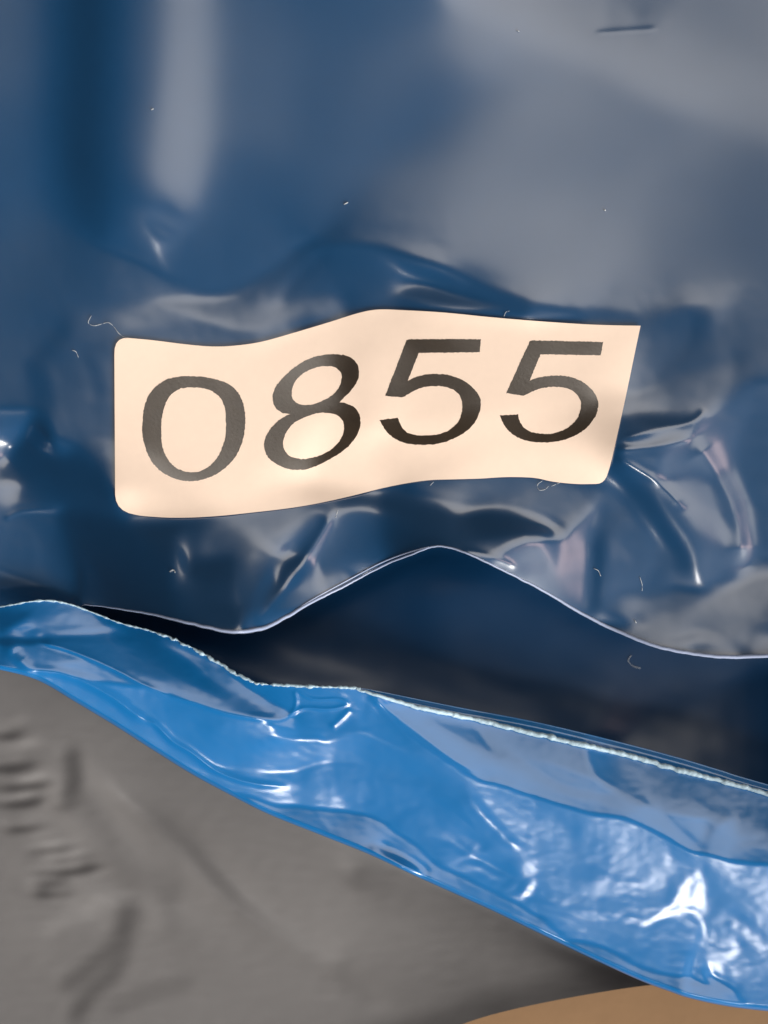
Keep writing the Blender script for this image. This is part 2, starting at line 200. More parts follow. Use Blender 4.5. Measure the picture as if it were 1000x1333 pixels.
-1, -4, 2, 2, -3, 8, 0, 4, -1, -3, -6, 0, 8, 6, 1, -8, 0, 1, 8, 0, -4, -6, -3, -1, -1, -10, 1, -13, 9, 5, 1, -11, -1, -12, -2, -10, -1, 6, -4, -3, 6, -3, 6, 0, 1, 500002, -1, 1,
-13, -1, -3, -6, 13, 7, -7, 3, -4, 1, 4, 4, -4, 2, 0, 8, 1, 6, 3, -7, 8, 12, -5, -4, 0, 9, -8, -3, 6, 0, 3, -8, -1, 6, 9, 0, -3, -3, -2, -1, 2, -4, -8, -1, -2, 0, 2, -4, 8, 7, 3,
7, -3, -1, 7, 1, 6, -10, -4, 3, 16, -6, 1, 2, 3, 0, 8, -5, 0, -1, 5, 1, 3, 1, 11, 2, 0, 2, -4, -8, 11, -6, -4, -2, -6, 0, 2, -1, 10, 5, -2, 0, 11, -12, -9, 3, -1, -6, -3, 2, -1,
-5, -2, -10, -5, 1, -2, -2, 9, -4, -9, 3, 7, -3, 3, -4, 3, 1, 0, -4, 3, -1, -7, -4, -2, -1, 2, 4, 3, -2, -1, 7, 2, -6, 0, -1, 1, -10, -5, 0, -9, 2, 2, 7, -2, -12, 3, 3, 1, -10, 4,
-3, -3, 2, -1, 6, -10, -3, -1, 500002, 3, -3, -3, -2, -2, -2, 6, 3, -1, -2, 0, -1, 3, 0, -1, -2, 2, 2, -5, -3, 1, -6, 7, 8, 4, -2, 10, 5, -6, -1, 11, 1, 4, 0, -5, -2, 0, -1, -7, 2,
0, -11, 1, -3, 5, -2, -5, -1, -4, -7, 2, 4, -2, 2, -3, 2, -2, -4, 3, 10, -1, 0, 6, 2, 8, 0, 9, 1, -10, -5, -2, 0, -9, 2, -4, 1, 0, -2, 3, -4, 1, 1, -4, 1, 3, 12, 2, 2, -8, 2, 1,
-6, 5, 1, 2, -7, -6, -4, 1, -6, 2, 5, 5, -1, 7, 2, 10, -2, -10, 1, 5, -2, -9, 2, -5, -8, 3, -9, -4, 6, 3, -9, 1, 1, 0, 5, 0, 1, 0, 6, 9, 0, 8, 0, 4, -3, 5, 2, 1, 11, 10, -4, -1,
-1, -2, 2, -2, 1, 3, -1, -11, -3, 0, -1, -3, -11, 2, -6, 2, 17, 7, 2, -3, 500002, 17, -2, -1, 2, -3, -4, 7, 2, 3, 4, -2, -8, -4, 3, -1, 13, 0, -3, 7, -1, -2, -3, 5, 18, 3, -5, -1,
0, 3, -5, -2, -1, -2, -8, 0, 7, 5, 1, 1, 5, -3, -1, 5, -1, 3, -3, -3, -4, -3, -4, 7, 1, 3, 6, -1, -2, 1, -12, -1, 500002, -11, 5, -6, 500002, -6, 0, 3, 0, 3, 1, 2, 5, 500002, -3,
4, 7, 0, -1, 2, 2, 1, -2, -4, -8, 4, -2, 0, 3, 3, -1, -8, 3, 3, -1, 2, 5, -1, -5, -5, -2, 3, -4, -1, -6, -1, -8, -2, 5, -5, -2, -4, 1, 4, -11, -2, 8, 7, 0, -10, 6, 4, -11, 1, -1,
7, 1, -6, -5, 0, 4, 1, 7, 500002, 2, 6, 0, 2, 8, 5, -3, -1, -10, -10, 2, 2, 0, 6, 2, 1, 0, 6, -1, 0, 3, -1, -2, -5, 500002, -3, 1, 2, -3, -1, -2, 2, 1, -4, -8, -3, 500002, 2, -3,
7, 5, -4, -2, 7, -7, 500003, 1, -5, -5, 0, 5, -1, -8, 6, 5, -2, -2, 5, 9, 1, 1, -1, 500002, 2, 1, 6, 1, -3, -3, -1, -6, -2, -1, 3, -7, -4, 11, 0, 3, -11, -6, 2, 6, -1, 0, -5, -9,
0, -1, -2, -1, 2, 0, -3, -3, -8, -2, 10, 4, -2, -4, 1, 3, -1, -6, -3, 4, -5, 3, -1, 0, 2, 4, 0, -2, -3, 6, -1, -4, -2, 1, 4, 3, 0, 2, 0, 3, 0, -1, 3, -4, -8, -5, 0, -1, -3, 9, -1,
3, 0, -4, 4, 3, 0, -3, -2, 6, -5, -5, 4, 0, 2, -14, 3, 1, 0, 1, -2, 0, 1, 0, -2, -4, 7, 4, 1, -1, 0, 3, 0, 3, -2, 0, 1, 4, 4, 0, -7, 1, 0, 4, 8, -3, 0, -1, -4, -2, -1, -5, 1, 3, 5,
-4, 0, 1, 6, 0, -3, -4, 0, 6, 3, -4, 4, -4, -3, 2, 1, -3, -4, 4, 4, -7, 0, -2, 500002, -4, -5, 0, 6, 7, 0, 4, 500002, 6, 6, 0, 4, 1, -7, -1, 1, -7, 1, -2, -1, 1, 2, -2, 3, -3, 1,
3, 4, 2, 1, 4, -4, -3, 3, -2, 2, -2, 0, -2, 2, 6, -9, -4, 0, -3, 0, -2, 5, -2, -1, 1, 1, 6, -1, -1, 5, -1, -4, 0, -2, 4, 0, 2, 2, 4, 4, 3, 5, 2, 3, 0, -3, 1, 0, -5, 0, -1, 2, 0,
-1, -1, 3, 1, 4, 3, -1, 4, 0, 7, -5, -6, 500002, 6, 0, 3, 1, -1, 0, -5, -6, -2, -4, 0, -5, 0, -3, 6, 3, 0, 5, -4, 0, 4, 0, 9, -1, -2, -2, 0, -4, 5, 3, -1, -6, -3, -4, 5, 3, 2, -1,
2, -4, 6, -1, -6, 0, -6, 10, 5, 0, 3, -1, 7, -5, 3, 5, -2, -2, 0, -7, 1, 2, 1, 1, -1, 0, -6, -2, 0, 2, 0, -2, -4, -2, -4, -5, 3, -5, 6, -4, 0, 2, -1, 1, -2, 0, -3, 0, -6, -2, -2,
1, -1, -4, 2, 0, 5, 6, 6, 1, 0, 8, -3, 2, 9, -2, -1, 0, 2, 2, -1, -1, -2, -1, -8, -6, 2, 0, 3, -4, -1, -1, -3, 2, 1, -1, 5, 4, 0, -4, -4, 4, 4, -1, -2, -2, 1, 1, -2, 6, -6, 5, 7,
-2, 4, 3, -1, -4, 0, -1, 2, -12, 7, -5, -11, 1, 500002, 5, -3, -3, -6, -1, 2, 0, 7, 1, 0, -6, -1, 0, 2, 1, 3, 5, -3, 4, -5, 0, -1, 0, 1, 4, 2, 1, 0, 2, 1, 1, -3, 0, 2, -2, -2, -5,
-5, -3, -4, -1, -5, -12, -3, -3, -7, 2, -3, 1, -3, -2, 2, 4, 1, 3, 6, 2, -1, 3, -3, 4, 1, 3, -2, -4, -1, 3, -1, -2, -6, 0, 8, -3, -4, -1, -1, 1, -1, -4, -2, 0, -2, 0, -8, -2, 2, 3,
-2, -5, -2, -2, 5, -3, 5, -8, -2, 9, 1, 500002, -5, 1, 4, 6, 0, 5, -5, -2, -2, -2, 5, 0, 5, 2, -1, 2, -3, -3, -1, 4, 3, -1, -2, -1, -4, -4, 0, -1, -4, 5, -1, 5, -2, -1, 2, 3, 3, 4,
-3, 1, 0, 3, 5, 4, 1, 3, -1, 4, -1, 2, 500002, 2, -5, -4, -2, -5, 0, -3, 4, 0, -1, -2, 0, -1, 2, 0, -3, -1, 0, 6, 0, -6, 7, 1, 8, 1, -4, 4, 5, -1, 2, -5, 3, 5, -2, 0, -10, 0, -2,
9, 3, -8, 1, 3, 3, 9, 2, -1, 1, 1, 0, 2, -3, -2, 0, -1, 1, 0, 3, 1, 0, 2, -5, -3, 0, -6, 1, -1, -3, -4, -3, 4, 2, 500002, 4, 2, 4, 3, -1, 1, -2, 500002, 3, -1, -2, 3, 4, 0, 1, 0,
2, -1, 0, -1, 1, 3, 2, -1, 3, 0, -2, 0, 4, 3, -2, 10, 0, -3, 0, -3, -3, -1, -2, 0, 2, 2, 1, -6, 1, -1, 3, 0, -2, 1, -4, -1, 2, -4, -3, 4, -3, 8, -1, 4, -2, 0, 9, 0, 4, -10, -3, -1,
1, -1, 3, -8, -6, 0, -1, 0, 5, 0, 1, -1, 0, -4, 7, 0, -1, 1, -2, -1, 4, 4, 4, 3, 0, 4, 6, 2, 1, -6, -5, 500003, -4, -6, -1, -2, 0, -1, 1, 2, 1, 500002, -6, -4, 0, -1, 0, 1, -6,
500002, -2, 0, -1, -2, 4, -1, 0, -1, 1, 3, 1, 3, -5, 0, 1, -2, 1, 2, 3, 5, 1, -2, -1, 2, 9, -3, 0, -3, 4, -4, -2, -2, 1, 0, 2, 0, -2, 2, -7, 0, -7, 3, 0, -3, 0, 2, 6, 1, 10, -1, 5,
-4, 3, 3, 1, 0, -1, -1, -1, 1, 0, -1, -3, -6, 1, 0, -2, 500002, -2, -2, -5, 4, -1, 3, 0, 2, 0, 4, 8, 0, -3, -5, 3, 2, 0, -1, 0, 2, 3, 2, -2, -6, 0, 6, 4, 4, 3, 0, 1, 0, 7, 0, -1,
6, -3, -9, 1, -4, -4, 0, -3, 500002, -5, -2, -2, 0, 1, 0, -1, 3, -3, -6, 500002, -1, -2, -1, 4, -1, 1, -5, 5, 3, 2, 0, 1, 0, 1, 3, -1, 2, -1, 4, -1, -1, -4, 1, -1, -1, 2, -5, 0,
-10, 2, 0, -2, -1, 0, 2, -2, 0, -2, 2, 0, 4, 2, -2, -1, 2, 1, 500002, -3, 1, -3, 2, -5, 0, -6, -5, 1, -2, -4, 0, 5, 5, 500002, 1, -2, 0, -3, -1, -6, -2, 2, -2, -3, -2, -4, -3,
500002, -1, -2, 0, 2, -2, 3, 6, -2, 1, 3, 1, 5, 0, -5, 3, 2, 1, -1, -1, 500002, -5, 1, 5, 0, -1, 0, -1, -6, -3, 1, 0, 3, -3, -4, 0, -1, 2, -2, -2, -4, 1, 5, -2, 2, 0, 2, 6, -2, -2,
-3, -1, 500002, 2, -2, -4, 4, -1, 500003, -1, 2, -2, 0, 6, -2, -1, -1, 0, -1, -2, 0, 2, 5, 1, 0, -2, -2, 1, 2, 6, 0, -2, 500002, -1, -2, -1, 2, -1, 7, 0, -1, 1, 3, 5, 4, 3, -1, 1,
1, 500002, -5, 0, -4, -1, 0, -3, -2, -2, 0, 4, 2, -1, 2, -1, 1, -1, -4, 1, 1, 5, 1, -1, -1, 1, -2, 1, 1, 2, 4, 3, 1, 0, -3, 2, 3, 3, 1, 2, -2, 4, 4, 4, 0, -5, 2, -3, 1, -3, -1, 1,
-2, 3, -1, -4, 0, 6, 1, 1, 4, 0, 2, -1, 0, 2, -1, -3, 1, 0, -6, 2, -4, 5, 1, -1, 4, 2, -1, -3, 500002, 2, 4, -1, 4, -3, 3, 4, -1, 1, 1, 0, 2, -3, 2, -4, 0, 5, -3, 1, -4, -3, -2,
-1, 500002, 2, -1, 5, 0, 1, 1, -2, 1, 2, 3, 5, -7, -1, 1, -4, 0, 1, 0, 4, 2, 1, -5, 1, 3, 4, -3, -4, -1, -1, 1, -3, -3, 1, 0, 3, -3, -2, -2, -2, -1, -3, -2, -5, -1, -2, 0, -1, 4,
-1, -1, 4, -1, 500002, -3, 3, 7, 0, -3, -1, 500002, -5, -2, 1, 500002, 8, 3, -3, 1, 1, 0, 9, -4, -1, 2, -2, -2, 0, -1, 0, 1, -1, -2, 0, -3, -1, -4, -3, 3, -1, -4, 2, -3, 1, -2, -2,
-1, -4, 3, -2, 0, -1, 1, 0, 1, -3, -3, 2, 0, 1, 4, 1, 3, 2, -1, 2, -4, 8, -2, 0, 1, 500002, 2, -1, -3, -1, -1, 0, -3, -2, 2, 7, 0, 2, -3, 0, 4, -2, 1, 1, 1, 0, -1, 0, 1, 0, 5, -3,
4, -1, 2, 1, 1, -4, 1, 3, -4, 0, 1, 2, 3, -3, -1, 1, 2, 500002, -2, 4, 500002, -1, 1, -9, -2, 0, -2, -4, 0, -3, 1, 1, -2, 0, 1, 1, 2, 0, 1, -1, 4, 2, 2, 6, 3, 2, -1, 500002, -1, 2,
-1, 1, 0, 1, 500002, 1, 1, 1, 0, 5, -2, 4, 3, -1, 500002, -3, -3, -3, 500002, -10, 1, -4, -1, 0, -1, 0, 3, -3, -2, 1, 0, 4, 0, -3, 0, 2, 0, -5, 0, -2, 3, 3, -1, 2, -4, -1, -4, 2,
0, 2, -1, 0, -2, 4, -1, 2, -2, 1, -1, 500006, 2, -3, 0, -1, -1, -4, 500002, 2, 0, 1, 0, 2, -2, 2, 0, 3, 1, 4, 0, -2, 2, -3, 500002, -2, 0, -2, -1, -2, 1, -3, -1, 1, -8, 0, -2, 1,
0, 4, -1, 0, 1, 0, -1, 0, 1, -3, -2, -2, 0, -2, -3, 0, -3, -3, -1, -1, -2, 3, 2, 1, 0, 1, 6, 2, 3, -3, 5, -1, 500002, -5, 1, 4, 1, 0, -3, 0, 3, 2, -5, 0, 2, -1, -2, -3, -4, -4, -3,
1, 0, 2, -1, 0, -4, 500003, -3, -2, 2, 2, 1, 0, 1, 500002, 4, 3, -1, -5, 2, 4, -2, 0, -2, 0, -2, 0, -1, -2, 0, -1, 0, 3, 2, -2, 0, 5, -1, 0, -3, 2, 2, 1, 2, -2, 1, -1, 500002, -4,
0, -6, 5, 1, 3, 500003, -1, 1, 3, -1, 7, 0, -2, 4, 2, 2, 1, 2, -2, 1, 1, 1, 0, 2, -1, 1, -1, -1, 1, -4, -1, 0, -1, -6, 7, -2, 3, 3, -1, 0, -1, -2, 2, 0, 5, 0, -2, -2, 5, 0, 1, 1,
3, 2, 3, 1, 2, 1, 0, 2, 0, -1, 4, -1, 0, 2, 1, 3, -3, 500003, -1, 500002, -6, 0, 1, 0, -1, -5, 1, 2, 6, 1, 0, 1, -1, 3, -3, 0, 2, -5, -5, 1, -1, -5, 2, 0, 1, 1, 500002, -1, 1, 0,
4, -1, -1, 5, 0, 3, 1, -2, -4, -4, 500002, 1, 2, -1, -5, 1, -6, 0, 1, -1, 500002, -1, -1, 0, -1, 500002, 3, -1, 2, 0, -2, -1, 0, 2, 1, 1, -1, 3, -5, -1, -2, -2, 0, 1, 1, -1, -4, 0,
-7, 500004, -1, -1, -1, -1, 1, -2, 3, 0, 1, 0, -3, 2, 0, -2, 1, 1, -5, 3, -2, 0, -1, -4, -1, 4, -1, 2, 4, -2, 500003, 1, 3, -1, -1, -1, 2, -1, 0, -2, 3, 0, -2, 6, 5, -2, 500002,
-1, 3, 0, -2, -2, -4, -1, 0, -1, 0, -3, 2, 1, 2, 0, 3, -4, 1, 2, 7, 1, -2, 0, 1, -1, 2, -1, 0, -1, 0, -3, 0, 1, -2, 0, -1, 500002, -1, -2, 1, -3, 0, 2, 3, -2, 1, -1, 500002, 5,
500005, 1, 0, 2, 2, 0, -1, -1, 2, 1, 0, 2, -1, 1, 1, -2, 2, -1, -1, -1, 0, 2, -2, -2, 500002, -1, 3, -5, 0, 3, 1, 3, 2, -2, -3, 0, -1, 1, 0, 3, 1, 1, -2, 1, 500002, -5, 0, 2, -2,
500003, 2, -4, -1, 2, 0, -1, 500003, -1, 1, 5, 3, 1, 1, -2, 0, -2, -1, -3, 1, -3, 3, 0, 1, -4, -2, 0, -1, -3, 2, 500002, 2, 1, -3, 2, 0, -3, 5, 0, 4, 1, -1, 2, -1, 0, 5, 1, 3, -4,
500003, -3, 0, -7, 4, 1, 2, 0, 1, 0, -1, 0, 2, 0, 6, 0, -4, -1, -1, -3, 2, 0, -1, 2, -1, -3, 1, -1, 0, 2, -1, 3, 2, 0, 1, -1, 1, -1, -2, -1, 0, -2, -2, 5, -2, -1, -3, 500005, -1,
0, -2, 0, 4, 3, 0, 3, -2, 1, 2, -1, 0, -2, 500002, 2, 0, -1, -2, 2, 0, -3, -3, -3, -1, 1, 3, -2, 0, -3, -2, 0, -3, -1, -4, 0, 1, 3, 0, 2, -3, 1, 1, -1, 0, 3, 0, 1, 3, -2, 500002,
-2, 0, -1, 2, 0, -6, -1, -3, 3, 3, -3, 0, -1, 0, 2, -4, -1, -4, 1, 0, -1, 0, -2, 500002, -3, 0, 1, -1, 1, 3, 0, -1, -1, -3, -1, 3, -1, 500002, -4, 3, -1, -3, -2, 0, 1, 2, 2, 3, 2,
1, 0, 1, 2, -2, 0, 1, 4, 0, -2, 0, -1, 0, -1, 0, -1, 0, -2, -4, -2, -1, 2, -1, -4, -1, -1, 3, 500002, 2, -1, -1, 3, 500003, 1, 1, 0, 1, -3, 2, 1, 2, 1, -1, 2, 2, 5, -2, 0, 1, 0,
-1, 3, -1, -1, 1, 0, -2, -2, 0, -1, 0, 1, -5, 1, -1, 3, -2, 0, 1, 2, 1, 0, -4, 500002, 5, -1, 1, 2, 1, 4, 500002, -2, 0, 2, -1, 500004, 2, 2, -1, -1, 1, 1, 0, 3, 4, 1, 2, 500003,
-1, -1, 1, 500003, -1, -1, -3, -2, 500004, -2, 2, -1, 500004, 2, -1, 5, 1, 4, 0, -3, 5, 1, 1, -2, 1, 2, 1, 1, -3, -1, 0, -2, 2, 1, 500007, -1, 2, 0, -1, 500002, 1, 1, -3, -3, 2,
-1, 500002, -1, -1, 500002, 1, 0, -1, 4, 1, -1, -2, -2, 500002, 2, -2, 1, 0, 2, -1, 1, -3, 2, 3, 500003, -2, -1, -2, -2, 500002, 1, 0, 1, -1, -3, 0, -1, 500002, -1, -1, -2, -1, -1,
1, 500002, -5, 1, -1, 3, 0, 4, -1, 2, 0, 3, 1, -2, -1, 1, 1, 500002, -4, -1, 0, 3, 0, 1, -5, 0, 1, 500002, 1, -2, -1, 0, -1, 4, -3, 0, -1, 500004, 2, 2, 2, 1, -2, 0, 1, -3, 500003,
-1, 1, -1, 2, 0, -1, 1, 500002, 1, -1, 2, 500002, 2, -4, 0, 4, -3, 1, -1, -1, -1, 4, -2, -2, 2, 2, 2, 3, 0, -2, 0, -1, 1, 0, 1, -4, 0, 3, 0, -3, 0, -4, 0, 4, -2, -1, -1, 2, -1,
500002, -1, -1, 3, 1, -3, 0, 2, 500002, 2, 2, 500004, 3, -3, 500003, -3, 2, 0, -1, -2, -1, 0, 1, -1, 2, -2, 1, 3, 1, 0, -3, -2, -1, 5, 1, 2, 0, -2, -1, -1, 2, 0, 1, -3, -2, 2, 1,
3, 0, -1, 0, -3, 0, -1, 0, 3, -1, 0, 4, 1, -1, -1, 2, 1, 2, -1, -1, 0, -3, 500002, -1, 0, -1, 0, -1, -1, 2, 0, -3, 3, 0, 2, 0, 1, -4, 1, -4, 2, -3, 2, -1, -1, 0, 1, 3, -1, 0, -3,
0, 7, 0, -3, -2, 1, 0, 2, 1, -2, 1, 4, 2, -2, 1, 1, -1, 0, 1, 0, -1, 5, 0, -3, 0, -1, -2, 500002, -1, 1, -1, 1, 1, 1, -4, 0, 1, -2, 0, 2, 2, 1, 500002, -3, -4, 4, 0, 1, 0, -2, 2,
0, 2, -2, -1, 0, -1, 3, 0, -1, -2, -2, -1, 1, 5, -1, -1, -2, 500002, 1, 1, -1, 0, -1, 0, 1, 1, -1, -1, 0, 3, -1, -2, -1, -2, 3, 0, 3, -2, 0, 1, 500002, -1, 0, -1, 1, 1, 0, -2, -2,
-2, 0, 1, -1, 1, 0, 5, 1, 2, -3, 0, 3, -1, -2, -3, 3, 0, 1, 0, -5, -1, 0, 1, -2, 0, -1, -1, -1, 1, -3, -2, -1, 0, 1, 500003, -2, 0, -1, 500002, 1, 2, 3, -2, 0, -1, -1, -1, -4, 1,
-2, 2, 500003, -1, -1, -3, -1, 3, 0, 5, 4, -3, 1, -2, 500002, -2, 1, -2, 500002, -2, 1, -1, 2, 3, 1, 500002, 1, -3, -1, 500007, 1, 1, -1, -1, -2, 1, 500002, 2, -2, 500003, 2, -2,
1, 0, 1, 0, -3, 500003, 1, 0, -1, -2, 1, 2, 500002, -1, -1, 0, 2, 0, -1, -2, -1, 1, 2, -3, 1, 0, 2, -2, 1, 2, 2, 0, 1, 2, 1, 2, 0, 1, 0, -1, 0, -1, 2, 2, 0, -5, 1, 1, -1, -1, 0,
-3, 0, 2, -2, -1, -1, 2, 0, 1, 1, 2, 2, 2, 2, 3, 1, -4, 1, 1, 500003, -2, 0, -2, 0, -1, 0, 1, 1, 1, 2, -1, 1, 0, 1, 1, 500002, -3, 500002, 3, 500003, 2, 1, 2, 1, 500005, -1, 0, 1,
500002, -1, 1, 2, -3, -3, 0, 2, 500002, 2, 0, -2, 500002, 3, 500003, -2, 3, 0, 4, -1, 0, 2, 2, 3, 0, 1, -2, 500003, 2, -2, -2, -3, 0, 2, 1, 0, -2, -3, -2, 1, 0, -2, -1, -1, -1, 2,
0, 2, -2, 2, -2, 500002, 4, -1, 1, 0, 1, 0, 1, -1, -2, 1, 500002, -1, 500003, 2, 1, -2, 0, -1, -1, 4, 500003, 4, 1, 500002, 1, -2, 3, -1, -1, 500003, -2, 500003, -1, 500003, 1, -3,
500002, -1, -3, 0, -1, 1, -2, -1, 0, -2, 1, 2, 0, 1, 0, -2, 0, 2, 0, -2, -1, 0, 5, 0, 1, 500002, -1, -1, 3, -1, 500005, 2, -5, 0, -6, 500002, -3, -2, -3, 2, -1, 1, 0, 1, 0, -2, 3,
2, 6, 0, 1, -3, 1, 1, 3, 2, -2, 0, -1, -2, 500002, -3, -1, 1, 1, 0, 2, -3, 500002, 1, -2, 1, 500002, -1, 0, 2, 0, -2, 500005, -1, -3, -1, -1, -1, 500003, -3, 1, -1, -2, -1, 500002,
1, 3, -2, 2, -2, 0, -1, 0, -1, -1, -1, 500004, 1, 1, 500002, -2, 0, 3, 0, -1, -1, 2, 2, 0, 2, -1, -1, 0, -1, 1, 500002, -2, 0, 1, -1, 1, -2, 1, -2, 1, 0, -1, 0, -2, 1, -1, -3, 0,
-1, 500002, 4, 0, 2, 1, 0, 2, 0, 2, -2, 1, 1, 0, -2, 0, -1, 0, -1, -2, 0, -3, 3, 0, 1, -1, -2, 1, 1, 2, 3, 500004, -4, -1, 0, -1, 3, 0, -1, 500002, -1, 500002, 3, 1, 0, 2, -1, 2,
0, 1, 1, -2, 1, -2, 1, 2, 2, 500002, -3, 0, 3, 0, 2, 0, 1, 0, 1, -6, -2, 1, -2, 5, 0, -2, -1, 2, 1, 2, 0, -1, 2, 0, -1, -2, 1, -1, -1, 500002, 1, 1, -1, -2, -1, 0, -3, 0, -1, 2, 1,
500002, 1, 1, 0, 1, 2, -1, -1, -1, 1, -1, 0, 3, 1, 0, -2, 1, 3, -1, 0, -1, -1, -2, 0, 1, -1, -1, 0, -2, 0, -2, 0, -2, 0, 1, -2, 3, -2, 500004, -1, 500002, -1, 500002, -1, -2, -2,
0, 1, 500002, 2, -1, 1, -1, 0, -2, 0, 2, 0, 2, 500003, -1, -1, -3, -1, 1, -1, 1, -1, 0, -3, -1, 2, 0, -1, -3, 500002, 1, 500002, -1, 500003, 2, 0, 6, 0, -1, 1, -3, 0, 2, 0, -3, 0,
-2, 1, 1, -3, 0, -1, 1, 1, 2, 1, 0, -1, -1, 1, 2, 1, 500002, 4, 500002, -2, 0, -1, 0, -2, -1, 0, 1, -1, 1, 1, 1, -1, 500002, -3, 500002, 2, 0, -2, 1, 0, 1, 1, 500004, -1, 0, 2, 0,
1, 0, 1, 0, 1, 2, -3, 500002, 1, 0, 3, 1, 0, 1, -1, 2, 2, 2, 0, 2, 0, 3, 500003, -1, 1, 1, 500004, -2, 0, -1, 2, -2, 0, -2, 0, 2, 0, -1, 0, -1, -1, 0, 4, 2, 500002, 1, 2, 1, 2, -1,
0, -2, 1, 500004, -1, -1, 1, 1, 2, 500002, -1, 0, 3, 0, 1, -4, -1, 1, 0, 3, 0, -2, -4, 500002, 2, 0, -1, -1, 0, 1, 0, -2, 500002, 1, 0, 2, 3, 2, -1, -1, -2, -1, -1, 500002, 1, 0,
-1, 2, 500003, -1, 1, 0, 1, 0, -1, 2, 0, 2, 0, 2, -1, 500003, 1, 0, 2, 0, -1, 500002, 1, -2, -2, 0, -3, 0, 1, -1, -1, 1, -1, -2, 500002, 1, -3, 0, 2, 500003, -2, 3, 0, 2, 1, -1, 0,
-1, -2, 2, 0, 1, 500004, -1, 1, 1, 1, 0, -1, 500002, -3, 0, 1, -2, 1, -1, 3, 1, -1, 1, 1, -1, 1, -1, -2, 0, -2, 500002, 2, 0, -2, 1, -1, 5, 0, 1, 0, -2, 1, 0, 2, 1, 1, -2, 1, 0, 1,
-1, -2, 500003, 2, 500003, -3, -2, 1, 500002, 1, 500002, -2, -1, 0, 2, 0, -2, -1, -1, -2, 1, 500002, -1, 500002, -2, 0, -3, 0, 1, 1, -1, -1, -2, 500002, -3, 0, 1, 0, 1, 0, 4, 2, 0,
4, 0, -2, 1, 2, -2, 1, 500002, -3, -2, 1, -1, -4, 0, 2, 500002, -1, 1, -2, 0, 3, 0, 1, 500003, 2, -1, -2, 0, -2, 0, -1, 0, -1, -2, 500003, 2, -1, -4, 1, 2, 1, -3, 0, 1, 1, -1, -1,
0, 1, 1, 500002, 1, 1, 500002, 1, 500002, -2, 1, -2, 0, -1, -2, 0, 1, 0, -1, 500003, -2, 1, 1, 0, 1, 0, -2, 0, -1, -1, -1, 1, 500003, 1, 500002, 2, 2, 0, 1, -1, 500002, 1, 1, 3, 0,
-1, 500003, 2, 500003, 1, -1, 0, 2, 0, 3, -2, 500003, -2, 0, -1, 0, -4, 2, 0, -2, 0, 2, 0, -2, 3, 500003, 3, 1, 1, 1, 500002, -2, 500003, -1, 500002, -1, 0, -1, 3, -2, 1, -1, 1, 1,
1, 2, 2, 1, 0, 1, 500003, 2, 1, 2, 1, 0, -1, 0, 1, 500002, -2, 1, 2, 0, -3, -1, 500002, 1, -1, -3, 500005, -1, 2, 0, 1, 1, 0, 3, -2, -1, 0, 1, 500002, 1, -1, 2, 0, -2, 0, -1, 0, 2,
0, 1, 0, 1, 1, 500004, -2, 0, 1, -1, -2, -1, 1, 1, 0, -1, -1, 500002, 1, -1, -1, 2, 0, 2, 500003, -1, -1, -3, 1, 500003, 1, 500003, 1, -3, 0, -1, 0, -1, -1, 2, -1, 0, 1, 0, -2,
500002, 1, 2, 500003, 2, 0, 1, 500002, -1, 500002, -2, 0, -1, 2, 500002, -1, 0, -3, -1, -1, 500002, -1, -1, -2, -1, -2, 1, 0, -1, 500002, -1, 0, 1, 0, 2, 0, 2, 0, 1, 1, 0, -1, 0,
3, 500003, -1, 0, 1, -2, 0, -1, 0, 2, -2, 3, -2, 1, 1, 0, 1, 0, 1, -3, 0, 4, 500004, 2, -1, -1, -2, -2, 0, 1, -1, 1, 500002, -2, 1, 3, 0, -2, -2, -2, -1, 2, 1, 500002, 2, 500003,
1, 0, -1, 500002, 2, 1, 500004, 2, 0, 1, 0, 2, 1, -1, 1, 500008, 3, -1, 0, -2, -1, 0, 1, 1, -2, 0, -1, 2, 500002, -1, 1, 1, 2, 1, -2, 0, -1, 500002, 1, 0, 2, 0, 1, 1, 1, 1, 500002,
1, 500004, -1, 1, 1, 0, -1, -1, 500003, -1, 500002, 2, 0, -1, 0, 2, -1, 1, -1, 0, 1, 500003, -2, -1, -2, 2, -1, -2, 500005, 1, -2, 0, 2, 500002, -2, 0, 2, 2, 500002, -3, 1, -2, 2,
0, 2, 0, -1, 0, 2, 1, 1, 1, 500004, -1, 0, -3, 0, -1, 0, 1, 0, -1, 500004, 1, 0, -3, 0, -1, 1, -2, 0, 1, 1, 500003, -1, 500002, 1, 0, -1, 1, 1, 1, 1, 500003, 1, 2, 0, -1, 1, -1, 0,
-1, 500002, -1, 0, -2, 500004, 1, 2, -1, 500004, -1, 0, -1, -1, 1, 0, 2, -1, 500002, -2, -1, 1, -1, 0, -1, 500002, 1, 0, -3, 0, 1, 0, -1, 0, -1, 3, 500005, 1, 1, 500007, -1, 2, -2,
-1, 0, -1, -1, -1, 0, -2, -1, 0, 1, 0, 1, 0, 2, -2, 0, -1, 500003, -2, 500002, -1, -1, -2, 500004, 3, 0, 1, 0, 2, 1, 500002, -2, 1, 0, -2, 0, 1, 500002, -1, 2, -1, -1, 500005, -1,
500003, -1, 1, -1, -2, -1, -1, -1, 1, 500002, -2, 1, 1, -1, 500003, 1, -1, 0, -1, 4, 0, 1, 0, -1, 0, -3, 500004, -1, 500002, 2, 1, -3, 500002, 1, 500002, 1, 1, 500003, 2, 0, 1, -2,
0, 2, 500004, 2, 1, -3, 0, -2, 1, -1, 0, -1, 500002, -1, 1, -1, 0, -1, 0, 1, -2, 2, 500006, 2, -2, 500003, 1, -1, 0, 1, 1, 0, 1, 2, 500002, -1, 500003, 1, 500002, 1, 0, -1, 0, -3,
